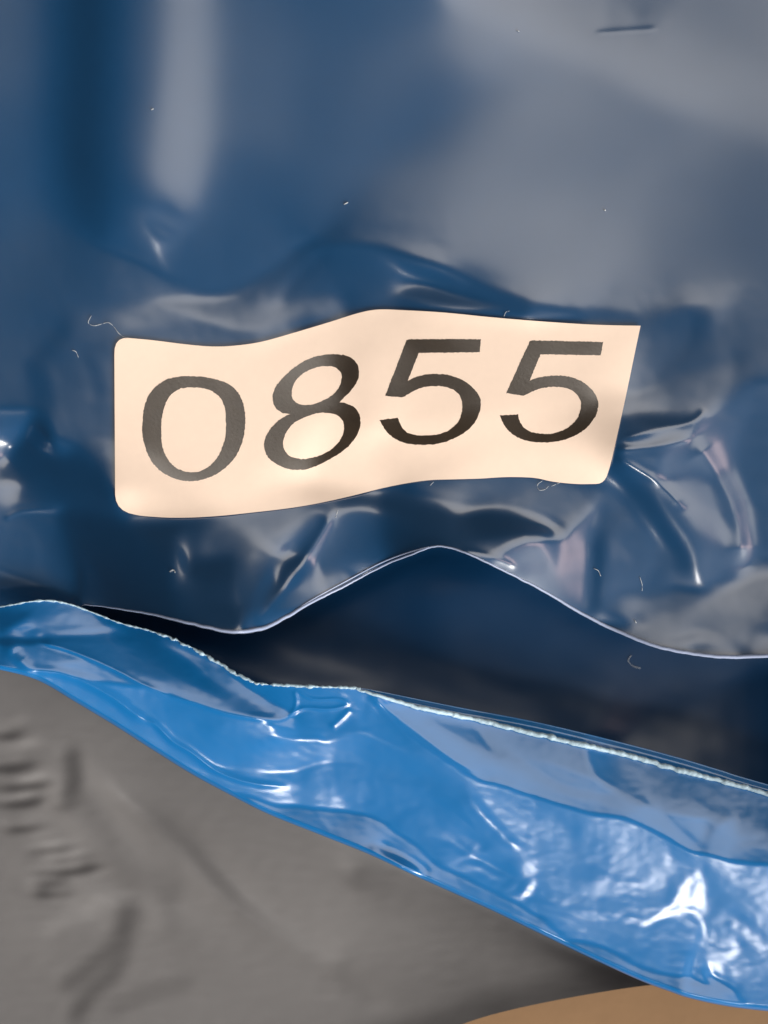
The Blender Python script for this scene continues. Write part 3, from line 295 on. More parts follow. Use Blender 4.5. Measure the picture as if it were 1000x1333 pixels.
0, -2, 500002, -1, 1, -1, 1, 1, 0, -1, 500002, 1, 0, -1, 3, 0, -2, 500002, 1, 0, 3, 0, -2, 0, 1, 0, 2, 2, 500002, 1, -1, 0, -2, -1, 500005, -1, 0, 2, 1, 2, -3, 500003, 2, -1, 2, 1,
500005, 1, -1, 0, 3, -1, -1, 0, 2, 1, 500005, -2, 0, -1, 500002, 1, 1, -1, 0, -1, -2, 0, 1, 0, 2, 500004, 1, 500003, 2, 500004, 1, 0, 2, 500003, 1, 500002, 1, 0, 1, -1, -2, 1, -2,
0, -2, 1, 0, -2, 0, 1, 1, -1, 1, 0, 1, 500002, 1, 500002, 1, 1, 2, 500003, 1, 2, 500011, -2, 0, 2, 0, -1, -1, 0, -4, 0, 3, -1, -1, 500004, 1, 500003, 3, 1, -1, -1, 0, 1, 0, 1, 0,
-2, 0, -1, 0, -1, -1, 0, -1, 1, 0, -2, 0, -1, 500003, 1, 0, -1, -1, 1, 1, 0, -2, -2, -1, -1, 1, 2, 500003, 1, 2, 1, -2, -1, 2, 0, 1, 0, -1, 500002, -1, 500004, -1, 0, -1, 0, -1,
500002, 1, -1, 0, -2, 500002, -1, 0, -2, 0, -1, 2, -1, 500002, 3, 500002, 2, -1, 2, -3, 0, 2, 0, -1, 0, 1, -2, 500005, -1, -1, 0, -1, 3, 0, -1, 500003, 1, 1, 500002, -1, 1, 500002,
-2, 500002, 1, 0, -1, 500004, 2, 0, -1, 0, 2, 0, -1, -2, 0, -1, 500002, 1, -2, 0, 1, 500002, -1, 500003, 1, 1, 0, 1, 0, 2, 500002, -1, -1, 1, 0, 2, 0, -1, 0, -2, 1, 1, 500002, -1,
0, 1, 1, 1, 500002, -2, 0, 3, 0, -2, -1, -1, 500002, -1, 500003, 1, 0, -1, 0, 1, 1, 500003, -1, 500007, 1, -1, 3, -1, 0, 1, 0, 1, 0, 2, -2, 1, -2, 0, -1, 0, -2, -2, 2, -1, 1,
500004, -1, 0, 1, -1, 500006, -1, -1, -3, 0, 1, 0, -2, 0, -2, 500007, 1, 500002, -1, 500004, 1, 1, 0, -1, -1, 0, -2, 0, 2, 1, 0, 2, 1, 500002, 1, 0, -1, 500002, 1, 0, -1, -1, -1,
-2, -1, -1, 0, -1, 500002, 1, 1, 500002, -1, 500003, 1, 500002, 2, 500003, -1, 1, 0, 1, 500002, 1, -3, 0, 2, 500002, 1, 0, 1, 500004, -1, 0, 1, 1, -1, 500004, 1, 500006, -2, -1, 1,
-2, 500006, -2, 2, 0, 2, 500003, 2, 1, 0, -1, 1, 0, -1, 0, 1, 2, 500002, 1, 1, 500005, 1, 2, 500004, 2, 0, 2, -1, -1, -2, 500005, -1, 500006, -1, -1, -1, 1, 1, 0, 1, 0, -1, -1, 0,
-2, 0, 2, 0, 1, -1, -1, 500002, -1, 0, 1, 1, 500003, 1, 0, -1, -1, -1, 0, -1, 500002, -1, 0, 1, 500004, -2, 1, 1, 500003, -2, 0, -1, 500003, 1, 0, -1, -1, 0, -1, -1, 500004, -1, 1,
1, 1, 500002, -1, 0, -1, 500002, 1, 0, -2, 0, -1, 0, 2, 500002, 1, -1, 500002, 1, 500002, 1, -1, 0, 1, 0, 1, 500002, 1, -1, 2, -1, 0, 2, 0, -1, -2, 1, 0, -1, -1, 1, 500005, -1, 1,
500003, -1, -1, -1, 1, 1, 3, 500003, 1, -1, 1, 500002, 1, 500005, 2, 1, 0, 1, 500002, 1, 0, 1, 500002, -1, 0, -2, 0, 2, 500002, 1, 0, -2, 0, 2, 0, 1, 0, 1, 2, 500005, -1, 0, 2, 0,
-1, 500003, 1, 1, 0, -1, 0, 1, 0, 1, 0, 2, 1, 500005, 1, 500003, -1, 0, -1, 500003, -2, -1, -1, 0, 2, 0, 3, -1, -1, -1, 1, 4, 500003, -1, 1, 0, 1, 2, 0, -2, -1, 1, 1, 0, 1, 0, -2,
0, -1, 500002, -1, 2, -2, 1, 0, -1, 0, -1, 500005, -1, 500002, 1, 500002, 1, -1, 500003, 1, 1, -1, 500007, 1, 1, 500008, -1, -2, 0, -1, 500004, -1, 2, 500003, 2, 1, 0, -1, 500004,
1, 0, -2, 1, 0, -1, 500003, 1, 500003, 1, 1, -1, 0, 1, 0, 1, -1, -1, 500004, -2, 500002, -1, -1, -1, 2, 0, -2, 0, 1, 500002, 1, 0, 2, 500003, -1, -2, 1, 0, 1, 0, -1, 0, -2, 0, 1,
500002, -3, 0, 1, 500002, -1, 0, -1, 500002, 3, 1, -2, -1, 500002, -1, 2, 0, 1, 500003, -1, 1, -2, 0, 1, 0, 2, 1, 0, -1, 500005, -1, -2, -1, 0, 1, 0, -2, 0, 1, -1, 3, -2, 0, -1, 0,
1, 500005, -1, 0, 1, 0, -1, 500003, 1, 1, 0, 1, 1, 500003, 1, -2, 0, 1, 0, -1, 500003, -1, 1, 0, -1, 500003, -1, 500003, -2, 500006, -1, 500004, -2, 1, 500002, 1, -1, 0, 1, 500002,
1, 500002, -3, 0, 3, 0, -2, 500002, -1, 0, -1, 0, 1, 500002, 2, 0, 1, 1, 1, 500002, 1, 1, 500002, -1, 500005, 1, 500002, -1, 0, -2, 0, 1, 1, 500002, 1, -2, 500004, -1, 500002, 1,
-1, -1, 0, -1, -1, 1, 1, 500006, 1, 1, -1, 500002, 1, 0, -2, 500002, -2, 1, 0, 1, 0, -1, 500003, -1, 0, 1, 1, 500002, 1, 500007, -1, 0, -1, 500002, 2, -1, -1, 500004, 1, 0, -1, 0,
1, 500002, 1, 0, -1, 1, 0, 2, 0, -1, 500004, 1, 500004, 1, 0, 1, 500002, 1, 500002, 1, 0, -1, 0, 1, 2, 500003, 1, 500004, -1, 500004, -1, -1, -2, -2, -1, 1, 500003, -2, 500012, 1,
500003, -1, 500007, 1, 1, 0, 1, 0, -1, 500003, 1, 500004, -1, 1, 0, 1, 500002, 1, -2, 0, 1, 0, 1, 500003, 1, -1, -1, 500005, 1, 1, 1, -1, -1, -1, -1, 500007, 1, 500005, 1, 1,
500007, -1, 500003, -1, 0, 1, -1, 0, -1, 0, 1, -1, 500004, 1, 0, 1, 500002, -1, -1, 1, 0, 1, 0, -1, 0, -1, 0, -1, -2, -2, 0, -1, 500006, 1, 500003, -1, 1, 1, 2, 2, 1, 500003, -1,
1, 1, 0, -1, 0, -1, 500002, -1, 500003, -1, 1, 1, -1, 500002, 1, 500002, 2, 500005, -1, 0, -1, 0, 2, 500003, -1, -1, 500003, 1, 500006, 1, 0, -1, 500004, 1, -1, 1, 1, 0, 1, 0, 1,
1, 500002, -1, 1, 1, 1, -1, 500004, 1, 500002, -1, 0, 1, 500002, -2, 500003, -1, 500002, -1, 0, 1, 2, 0, -1, 500008, -1, 0, 1, 500002, -1, -1, 500002, 1, -1, 1, 500003, -1, 0, 1,
0, 1, 0, 3, 2, 1, 500004, 1, 500003, -1, 0, 1, 500003, -1, 500002, -1, 500002, 2, 500003, -1, 0, 1, 500004, 1, 0, -1, 0, 1, -2, -1, 1, 500002, -1, 1, 0, -1, 500005, 2, 500003, -1,
500004, 2, 500004, -1, 500002, 1, 500008, -1, 500002, -1, 500002, -2, 500002, -1, 0, -1, 1, 500003, 2, 500002, -2, 500002, 1, 0, -1, 0, -1, 1, 0, 1, 0, -1, 0, 1, 500002, 1, -1, -1,
-1, 1, 1, 0, 1, 1, 500003, 2, 500006, 1, 500004, 2, 500002, -2, 500006, -2, -2, 0, 1, 500003, -1, 500002, 1, 500004, -1, 500003, 1, -1, -1, 500003, -2, 0, 2, -1, 0, 1, 500005, -1,
500004, 2, 1, -1, 500003, -2, -1, 500002, 1, 0, -1, 500002, 1, 500002, -1, 0, 1, 0, 1, -1, 500002, -1, 0, 1, 500002, -2, 0, -1, 500004, 1, 500004, 1, -1, 0, 2, 500005, -2, -1,
500002, -2, 500002, 1, 500002, -2, 500003, 1, 500002, 1, 0, 1, 500004, -1, 500002, 1, -1, 500002, -2, -2, 500003, -3, 0, 2, 500002, -1, 1, 0, 1, 500003, -2, 500003, 1, 0, -1,
500004, 1, 0, -2, -2, 500005, -1, -1, 500002, 1, 500005, -1, 1, 2, 500003, 1, 0, -1, 2, 0, -1, 500002, 1, 500004, 1, 500004, -1, 0, 1, 1, 2, 1, -1, 500003, 1, 0, -2, -1, 500002, 1,
0, -1, 500002, -1, -1, 1, 2, 500005, 1, 1, -1, 500002, -1, -1, 500003, -1, -1, 500004, 1, 1, 500002, 2, 1, -1, 1, 1, 500004, -1, 1, 0, 1, 0, -1, 500009, 1, 1, 1, -1, 1, 500002, 1,
500005, 1, -1, -1, 500002, 2, 0, -1, 0, -1, 0, 1, 1, 500002, -1, 1, 0, 1, 500005, 1, 1, 1, 0, -1, 0, -1, 500003, 1, 0, -1, 500005, 1, 500008, -1, 1, 500003, -1, 500002, 2, -1,
500005, 1, 500002, -2, 500002, 1, 0, -2, 500002, 1, 1, 0, 1, 0, -2, 500003, -1, 1, 500002, -1, -1, 500003, 1, -1, 0, 1, 0, 1, 1, 500002, 1, 0, 1, 500006, -1, 0, 1, 500002, 1, -1,
500003, -1, 0, 1, 1, 500003, 1, 500014, -1, -1, 0, 1, 0, 1, 0, -1, 500002, 1, 500007, 1, 0, -1, 500002, -1, 0, -1, 0, 1, 500004, 1, 500004, 1, 500004, 1, -1, 1, 500005, 1, 500004,
1, 0, -1, 500010, -2, 500002, -1, -1, 500002, -1, 0, -1, 1, 500004, 1, 500002, -1, 500004, 1, 500003, 1, 500004, 1, 500006, -1, 500005, -1, 0, 1, 1, 1, 500010, -1, 0, -1, 0, -1, 1,
500002, -2, 0, -1, 500015, 1, 0, -1, 0, -1, 0, -1, 0, 1, 500003, 1, 500002, -1, 500012, -1, 500005, -1, -1, 500002, -1, 0, 1, 500002, -2, 0, -1, 500005, -1, 0, -1, 500002, -1, 0,
2, 500002, 1, 500003, 1, 500002, 1, 1, 1, 0, 1, 0, -1, 500005, -1, 500005, -1, 1, 0, -1, -1, 0, 1, 500004, -1, 500004, -1, 500012, -1, 0, -1, -1, 0, 1, 500007, 1, 1, 500006, 1, 0,
2, 0, -1, 500003, 1, 0, -1, 500003, 1, 500004, 1, -1, 0, 1, 0, 2, 500004, -1, 500002, -1, 500002, 1, -1, 0, -1, 500006, -1, 500008, 1, 0, 1, 500003, -1, 500002, 1, 1, 1, 500007, 1,
-1, 0, -1, 0, -1, 500003, -1, 0, 1, -1, -2, 500003, -1, -1, 500002, 1, 0, 1, 500002, -2, 1, -1, 1, 0, -1, 500002, -1, 500003, 1, 0, -2, 0, 1, 500002, 1, 500002, -1, 0, 1, 0, 1,
500010, 1, 500005, 1, 500006, -1, -1, 2, 500004, -1, -2, 1, 500002, 1, 500003, -1, 500003, 1, 500004, -1, 0, -1, 0, -1, 500002, -1, 0, 1, -1, 0, 1, -1, 500005, 1, 500002, 1, 1, 0,
-1, 0, -1, 1, -1, 0, 1, 0, 1, 500002, 1, 500006, 1, 500009, -1, 500011, 1, 0, -1, 1, 3, 500002, -2, 500002, 1, -1, 500002, -1, -1, 500002, 2, 1, 1, -2, 0, 2, 500005, 1, 500002, 1,
500004, -1, 500002, 2, 500015, -1, 500002, 1, 0, -1, 500006, 1, 0, -2, 500004, 2, 1, -1, 0, -1, 1, 0, -1, 500003, 1, 0, -1, 500004, 3, 500003, 1, 500005, 1, 500002, 1, 0, 1,
500003, -1, 0, 2, -1, 500002, 1, 500003, 1, 0, -1, 0, -1, 0, -1, 0, -1, 0, -1, 500005, 1, -1, 1, 500003, -1, 0, 1, 500003, -1, 500002, 2, 0, 1, 500004, 1, 500002, -1, 500002, 3,
500003, 1, 0, -1, 500005, -1, -1, 1, 0, -2, 500008, -1, 0, -1, 500007, 1, 500007, 1, 1, 0, -1, 500005, -1, 500005, 1, 0, 1, -1, 0, 1, -1, -1, 500002, -1, 500006, 1, 500002, -1,
500007, -2, 1, 500005, 1, 500005, -1, 0, -1, 500002, 1, 500002, -2, 500003, -1, 500002, -1, 500002, 1, 0, -1, 500004, 1, 500003, 1, 500003, -1, 500002, 1, -1, 0, 1, 500002, -1,
500002, 1, 500004, -1, 500003, -1, -1, -1, 500004, -2, 0, -1, -1, -1, 0, 1, 0, 1, 0, -1, 0, 1, 0, 1, 500010, 1, 0, 1, 500002, 1, -1, 0, -1, 0, -1, 500002, 1, 500003, -1, -1, -2,
500007, 1, 500006, -1, -1, 500003, 1, 500007, 1, 500005, 1, -1, 500003, -1, 500003, -1, 500009, -1, 0, 1, -1, 500021, 1, 500013, -1, 1, 0, -1, 500002, 1, 0, 1, 500005, 1, 500003,
1, 0, 1, 0, 1, 500004, 1, 1, 500002, -1, -1, -1, 0, 1, 0, -1, 1, -1, 500012, -1, 500002, -1, 1, -1, 0, -1, 500005, 1, -1, 1, 0, 1, 0, 2, 500002, -1, 500003, 1, 500009, -1, 500004,
1, 0, -1, 0, -1, -1, 500005, 1, -1, 1, 500016, 1, -1, 500005, -1, 500002, 1, 500002, -1, 0, 1, 500003, -1, 500005, -1, 500007, 1, 500008, 1, 500002, -1, 0, -1, 500002, -1, 500006,
-2, 0, 1, 0, -2, 0, 1, 1, 500003, 1, 500002, 1, 1, 500004, -1, 1, 500010, 1, 500005, -1, 1, 0, 1, 1, 500005, 1, 500004, -1, 500006, -1, 500005, 1, -1, 500002, 1, 500004, -1, 0, -1,
500013, 1, 500002, -1, 0, 1, 0, -1, 0, 1, 500003, 1, 500002, 1, 500005, 2, 500002, -1, 500002, 1, 0, -1, 500002, -1, 1, -1, 1, 500010, -1, -1, 500003, 1, 1, 0, -1, 500004, -1,
500002, 1, 1, 1, -1, 500005, 1, 500003, 2, 500002, -2, 0, -1, 0, -1, 0, 1, 500003, -1, 500003, -2, 500010, -1, 500005, -1, 500010, 1, 0, -1, 500016, 1, 0, 1, 0, 1, 500003, 1, 1,
500004, 1, 500004, 1, 0, 1, 500002, -1, 500002, 1, 0, -1, 500009, -1, -1, 500002, 1, 500002, -2, 500003, 1, 500003, 1, 500002, 1, 0, 1, -1, 0, 1, 500012, 1, 500002, 1, 1, 0, -1,
500002, 2, 500003, -1, 0, 2, 0, 1, 500010, 1, 500003, 1, 0, -2, 500004, 1, 1, 500012, -1, 0, -1, 500002, 1, 0, 1, 500003, -1, 500008, 1, 500006, 1, 500003, -1, 500009, -1, 500005,
-1, 500005, 1, 500002, -1, 1, -1, 500007, 1, 500007, -1, 500004, 1, -1, 500002, 1, 500005, -1, 500005, -1, 0, 1, 0, -1, 500004, -1, 500005, 1, 500002, -1, 500004, 1, 500002, -1,
500007, -1, 0, 1, 0, -1, 500005, 1, 500002, 1, 0, -1, 500003, 1, 500004, -1, 0, 1, 500004, 1, 500005, 2, 0, 1, 500002, -1, 500008, 1, 500003, -1, 500003, -1, 500006, -1, -1, 1,
500008, 1, 500005, 1, 500003, 1, 500006, -1, 500003, 1, 500002, -1, 500003, 1, 500002, -1, -1, 500003, -1, 500002, -1, 500008, -1, 500006, 1, 0, -1, 500004, -1, 500003, 1, 500006,
1, 500010, 1, 500006, -1, 1, 0, 1, 0, 1, 500006, -1, 500005, -1, 500008, -1, 500013, -1, 0, -1, 500012, -1, 0, 1, 500002, 1, 500003, 1, 500003, 1, 500006, -1, 500008, 1, 500005,
-1, 500003, 1, 500004, 1, 500009, 1, 0, 1, -1, 500011, 1, 0, 1, 500003, -1, 0, 1, 500004, 1, 0, 1, 0, -1, 0, 1, 0, -1, 500006, -1, 500004, 1, 500002, -1, 500004, 1, 500002, -1,
500012, 1, 500003, 1, 500002, 1, 500002, -1, 500010, 1, 500004, -1, 1, 0, 1, 500017, -1, 500019, -1, 500013, -1, 500016, -1, 1, 500005, 1, 500021, -1, 500005, 1, 500008, 1, 500002,
-1, 500007, -1, 0, 1, 500002, -1, 500003, 1, 500006, -1, 500002, -1, 500003, -1, 500003, -1, 500004, 1, 500004, -1, -1, 0, 1, 500008, 1, 500013, 1, 500003, -2, 500008, -1, 500006,
1, 500011, 1, 500006, -1, 500004, 1, 500002, -1, 500004, 1, 0, -1, 0, 1, 500002, -1, 500010, 1, 0, 1, 0, -1, 500007, -1, 500002, -1, 500008, 1, 0, -1, 500006, 1, 500010, -1,
500006, -1, 0, 1, 0, -1, 1, 500017, 1, 500002, -1, 500004, -1, 500003, -1, 500016, -1, 2, 0, -1, 500002, 1, 500002, -1, 0, -1, 500005, -1, 500007, 1, 500004, -1, 500006, 2, 500007,
1, 500011, 1, 500010, -1, 500041, 1, 500002, 1, -1, 500005, -1, 500003, -1, 500006, -1, 0, -1, 500007, 1, 500008, 1, 500017, -1, 500002, 1, 500002, 2, 500030, -1, 500003, -1,
500002, -1, 1, 0, -1, 500006, -1, 500017, 1, 500014, 1, 500006, -1, 500019, -1, 500003, 1, 500005, 1, 500009, 1, 1, 500007, 1, 500005, 1, 500016, -1, 500006, 2, 500015, -1, 500009,
-1, 500009, 1, 1, 1, 500004, 1, 1, 0, 1, 500002, -1, 500002, 1, 0, 2, 0, -1, 500012, 1, 500006, 1, 500007, -1, 0, -1, 500002, -1, 500008, -1, 500002, 1, 500003, 1, 0, -1, 500004,
1, 500015, 1, 500005, -1, 500012, 1, 500007, -1, 500006, 1, 500011, -1, 500015, 1, 500005, 1, 500002, -1, 1, 500007, -1, 1, 500005, 1, 0, -1, 500002, -1, 500002, 1, 500002, -1, -1,
500015, -1, 500006, -1, 1, 2, 500007, 1, 500002, 1, 500002, 1, 500005, 1, 500006, -1, 0, 1, 500010, -1, 500002, -1, 500002, -1, 500004, -1, 500019, -1, 500010, 1, 500002, -1,
500026, 1, 500007, -1, 0, 1, 500009, -1, -1, 500004, -1, 500005, -1, 500015, -1, 500008, 1, 500005, -1, 500002, 1, 500004, -1, 500002, -1, 500002, -1, 500005, -1, 500014, -1,
500003, -1, 0, 1, 500007, -1, 1, 500008, 1, 500023, -1, 500014, 1, 500024, -1, 500018, 1, 1, 500021, -1, 0, 1, 500002, -1, 500038, -1, 500002, 1, 500005, -1, 500018, 1, 500029, -1,
500002, 1, 500004, -1, 500005, 1, 500005, -1, 500012, -1, 500006, -1, 0, -1, 500012, 1, 500020, 1, 500018, -1, 1, 500026, -1, 500037, -1, 500008, -1, 500021, -1, 500005, 1, 500003,
-1, 500008, 1, 0, -1, 500004, 1, 500003, 1, 500004, -1, 500013, -1, -1, 500021, 1, 500010, -1, 500002, -1, 500007, 1, -1, 500004, 1, 500009, 1, 500005, 1, 500014, 1, 500016, 1, 1,
500007, 1, 500010, -1, 500004, 1, 500002, 1, 500002, 1, 500002, 1, 500008, -1, 500005, -1, 500005, -1, 500011, 1, 500004, 1, 500008, 1, 500003, -1, 500005, 1, 500012, -1, 500007,
-1, 500002, 1, 500002, 1, 500013, -1, 500030, -1, 500011, 1, 500014, 1, 500007, -1, 500008, -1, 500003, -1, 500006, -1, 500005, 1, 500020, 1, 500007, -1, 500008, -1, 500003, 1,
500005, -1, 500003, 1, 500020, -1, 500005, 1, 500019, -1, 0, 1, 1, 500029, -1, 500005, -1, 500009, -1, 500007, 1, 500016, -1, 500002, 1, 500009, -1, 500009, -1, 500006, -2, 500009,
-1, 500004, -1, 500015, -1, 500010, 1, 500009, 1, 500015, 1, 500012, -1, 500044, -1, 500009, -1, 0, 1, 500011, 1, 500002, 1, 500002, -1, 0, 1, 0, -1, 500022, 1, 500009, 1, 0, -1,
500002, 1, 500026, -1, 500002, -1, 500015, 1, 0, 1, 500004, -1, 500012, 1, 500011, -1, 500035, 1, 500019, -1, -1, 500006, 1, 500017, 1, 0, 1, 500004, 1, 500013, 1, 500006, -1,
500008, -1, 500013, 1, 500007, 1, 500009, 1, 500013, -1, 500009, 1, 0, -1, 500002, -1, 500004, 1, 500006, 1, 500031, 1, 500018, -1, 500006, -1, 500002, 1, 500006, -1, 500004, 1, 0,
-1, 500008, -1, 500002, 1, 500004, 1, 500029, -1, 500010, -1, 500025, 1, 500011, 1, 500046, -1, 500002, -1, 500021, -1, 0, 1, 500024, 1, 500002, -1, 500004, -1, 500006, 1, 0, -1,
500011, 1, 500014, -1, 500005, 1, 500026, -1, -1, 500037, -1, 500025, -1, 500014, -1, 500005, -1, 500024, -1, 500009, -1, 500006, 1, 500041, 1, 500013, 1, 500002, -1, 500023, 1,
500008, 1, 1, 500011, -1, 500009, -1, 500009, 1, 0, -1, 500034, -1, 500007, 1, 500011, 1, 500023, 1, 500031, 1, 500007, -1, 0, 1, 500045, 1, 500022, 1, 500018, 1, 500003, -1,
500009, -1, 0, 1, 500041, 1, 500017, 1, 500025, -1, 500009, 1, 500034, 1, 500017, 1, 500025, -1, 500003, 1, 500071, -1, 500003, -1, 500004, 1, 500028, -1, 500008, -1, 500042, -1,
500041, -1, 500008, -1, 500018, -1, 500003, 1, 500011, 1, 500017, -1, 500088, 1, 500029, -1, 500011, 1, 500008, 1, 500034, -1, 500009, -1, 500020, 1, 500012, -1, 500022, 1, 500027,
1, 500029, 1, 500010, -1, 500021, 1, 500036, 1, 500043, 1, 500032, 1, 500031, -1, 500056, 1, 500027, 1, 500040, -1, 500006, 1, 500061, 1, 500052, -1, 500010, -1, 500018, 1, 500005,
-1, 500141, -1, 500030, 1, 500022, -1, 0, 1, 500021, -1, 500059, -1, 500060, 1, 500025, 1, 500199, -1, 500194, 1, 500201, -1, 500046, 1, 500140, 1, 500304, -1, 500069, 1, 500219,
-1, 500460, -1, 500004, 1, 500241, 1, 500101, -1, 501088, -1, 500217, 1, 501386, 1]),
    'B': dict(h=228, w=548, kh=57, kw=137, q=0.6, g=0.5, r0=316, v=[
-104, -49, 44, -83, 5, 31, 24, 4, 29, -88, 70, -33, 118, -90, 60, -64, 84, 60, -74, 39, 55, -30, 13, -50, -88, 58, 8, 38, 44, -72, -60, 73, -29, -22, 64, 35, -70, 12, 16, -9, -22,
-19, 16, -30, -26, -88, 30, 10, -22, 38, 22, 79, -79, -20, -29, 29, -18, -33, 38, 49, 24, -26, -76, -10, 20, 30, -15, -25, -55, 11, 3, 30, -20, -47, 18, 16, 72, 24, 10, -22, 20,
-42, -9, -18, 50, -1, -4, -17, -10, 27, 7, -11, 15, -17, 8, 13, -40, 13, 13, -9, 43, -11, 12, 4, -2, 21, -11, 10, 20, 2, 10, 11, -1, 14, 9, 26, 15, -20, -12, 2, -7, 4, 11, 6, -14,
33, -11, 7, 23, -67, 13, -22, -9, 32, 3, 21, 11, 11, -1, -14, -8, -10, -22, 6, -5, -2, -2, -11, -4, 6, 5, 20, 11, 22, -9, -12, 0, -46, 7, 3, 2, -6, 35, -10, -7, -15, 4, -44, -3, 4,
-8, -9, -3, 1, -17, 8, 0, -12, 2, -2, 1, -2, 7, -9, 8, -11, 5, -8, -4, 5, -1, -16, -2, 8, -14, -9, 4, 25, 5, -6, 5, 500002, -4, 6, 2, -16, -7, 6, 0, -30, -8, 5, -7, 0, 12, 3, 14,
-1, 0, -1, -7, -1, -32, 8, -4, 4, 6, -1, 16, -9, 23, 2, 8, 7, 7, 6, -11, -7, -12, 5, -7, -2, 15, 6, 3, -1, 4, -5, -6, -1, 18, 7, 2, -5, 6, 5, -17, -5, -14, 11, 2, -2, 7, 6, 5, 22,
-3, 8, -12, -5, -3, -11, 5, 0, 5, 0, 4, 9, -4, -4, -1, 6, 2, -1, 5, 8, 2, -3, 2, 0, 2, -4, 21, 5, 2, -2, -2, -4, 1, 1, -4, 1, -7, 3, 5, -6, -2, 3, 4, -4, 1, 4, 2, 6, -1, 3, 5, 2,
-5, -2, -1, -3, 1, -1, -9, 5, -1, 5, 3, -4, 2, 3, -3, -1, 6, -2, 4, -7, -5, -2, 2, -18, -4, 0, -1, 10, 4, -2, 16, 4, -2, 12, -4, -3, 4, -2, 1, 2, -9, 4, 0, -10, -3, -5, -2, 1, -4,
0, 5, 3, 3, 2, -8, -1, -1, 2, 0, -4, -1, -2, -6, 3, -1, -6, 4, -1, -10, 2, -3, -1, 500002, -2, 10, 0, 3, 1, 1, -11, -4, -1, -8, -4, -2, -3, 7, 2, -2, 10, -1, 0, -3, -8, -4, -2, 1,
1, 2, 500002, 2, 3, 500002, -2, -2, -2, 6, 0, -2, -4, 0, 3, 1, -1, -6, -3, 3, -5, -2, -3, -2, 1, -2, 1, -2, 4, -1, 1, 3, 1, -3, 0, -1, -3, 2, -3, -4, -1, 3, 500002, -2, -2, 2, -1,
-2, 1, -2, 4, 6, 3, 0, 1, 7, -3, 2, 0, -4, -3, 0, -3, -1, 1, -1, -6, 1, 0, 1, 0, 4, -2, 0, 1, 8, 3, -2, 5, 1, 2, 1, 2, -4, -2, 3, -6, 0, 1, -1, -3, 1, 3, 1, -2, 4, 2, -2, 2, 8, -2,
-2, 0, 3, -4, 2, -1, 0, 2, 0, 2, 0, -1, -2, -1, 2, -2, 0, 3, 0, -3, 5, 2, 1, 0, 5, -2, 1, 6, -3, 1, 0, 1, -2, 2, 1, 0, -2, 2, -2, 1, -2, 5, -2, 500002, 3, 0, 2, 1, 0, -2, 0, 1, 2,
-2, -2, -1, 0, 3, 0, 2, 0, 2, 3, 2, 2, 0, 2, 2, -1, 0, -2, -3, 0, -1, 0, -5, 2, 1, 2, -1, 1, -1, 500002, -3, -2, -1, -1, 4, 0, 1, 1, -1, 4, -1, 1, 1, -2, -1, -2, -1, -1, -4, -1, 2,
-1, -1, 1, 2, 1, 1, 2, 0, -1, -1, 4, 500003, -2, 2, 0, 2, 0, 1, -3, -2, -2, 500002, -2, -1, -1, -1, -2, 0, 1, -1, 1, 3, 500002, 1, 3, 1, -2, 0, -1, 3, -5, 1, 0, -2, -4, 0, 2, 0, 1,
-5, 0, -1, 0, -3, -2, 500002, -2, 1, 0, 2, 500002, 3, 0, -2, 0, 1, -3, -1, -2, -1, -1, -1, -1, 1, 0, -2, 4, 500003, -1, -1, -2, 0, -1, 0, 1, 1, 0, -1, 2, 0, 1, 500002, 2, -2, -1,
0, 1, -2, 500002, -1, 0, -1, 0, 1, 500002, -4, 5, -1, 500003, -1, -2, -1, 500002, -3, 1, 500002, -3, 500003, -1, 2, 2, -2, 500003, -1, 1, 0, -1, -1, 0, 1, 500002, -3, 0, -1, 0, 1,
-1, -1, 0, -1, 0, 1, 0, 1, 500002, 1, 1, 0, -1, 1, -1, 2, 2, -1, 500004, 1, 500002, -1, -1, 0, 1, 0, -4, 1, -1, 500003, 1, -1, 1, 0, 1, 3, 1, 1, 500002, 2, 1, -1, 500007, -1, -2,
1, 500003, -1, 1, -1, 1, 500002, 1, -1, 500002, 2, 1, 0, 1, 500002, 2, 1, 500003, 1, -2, -1, 500002, 1, -1, 0, 1, 500002, -2, 0, 1, 500002, -1, 2, 1, -1, 1, 0, 2, 500004, 3, 0, 1,
500003, -1, 0, -1, 500002, -1, 1, -1, 500003, 2, 0, 1, 500008, 2, 1, -1, 500002, 1, 1, -1, 1, 500002, 2, -1, 1, 500003, -1, 1, 500008, -1, 500002, 1, 500003, -1, 0, -1, 0, 1, 0,
-2, -1, 500002, 1, 0, -1, 1, 0, -1, 1, 2, 500004, 1, 0, -1, 500003, -1, -1, 1, 500002, -2, 500002, 1, 500004, -1, 500003, 1, 500004, 1, 1, -1, 1, 500002, -1, 0, 1, -1, 500003, 1,
0, -1, 500003, -1, -1, 500002, -1, -2, 500006, 1, -1, 500003, 2, 500003, -1, 0, -2, -1, 1, 500002, -1, -2, 500004, -2, -1, 500005, -1, 0, 1, 500002, -1, 0, 1, -1, 500003, 1, 0, -1,
500003, 1, -1, 500004, -1, -1, 500004, -1, 0, -1, 500003, -2, 500005, 1, 0, 1, 500008, 1, 500007, -1, 1, 500003, -1, 1, 0, -1, 500002, -1, 0, 1, -1, 500009, -1, 500007, -1, 500003,
1, -1, 500007, 1, 500016, -1, 1, 500003, 1, -1, 0, -1, 500005, -1, 500003, 1, 1, 500005, 1, -1, 500004, -2, 0, -1, 500003, -1, 500002, 1, 500003, 1, 500005, 2, 1, 500006, 1,
500006, 1, 500010, -1, 500011, 1, 1, 500005, 2, 500002, -1, 500003, 1, 500002, 1, 500009, -1, 500007, 1, 500004, 1, 1, 0, 1, 500029, -1, 1, 500012, 1, 500006, 1, -1, 500014, 1,
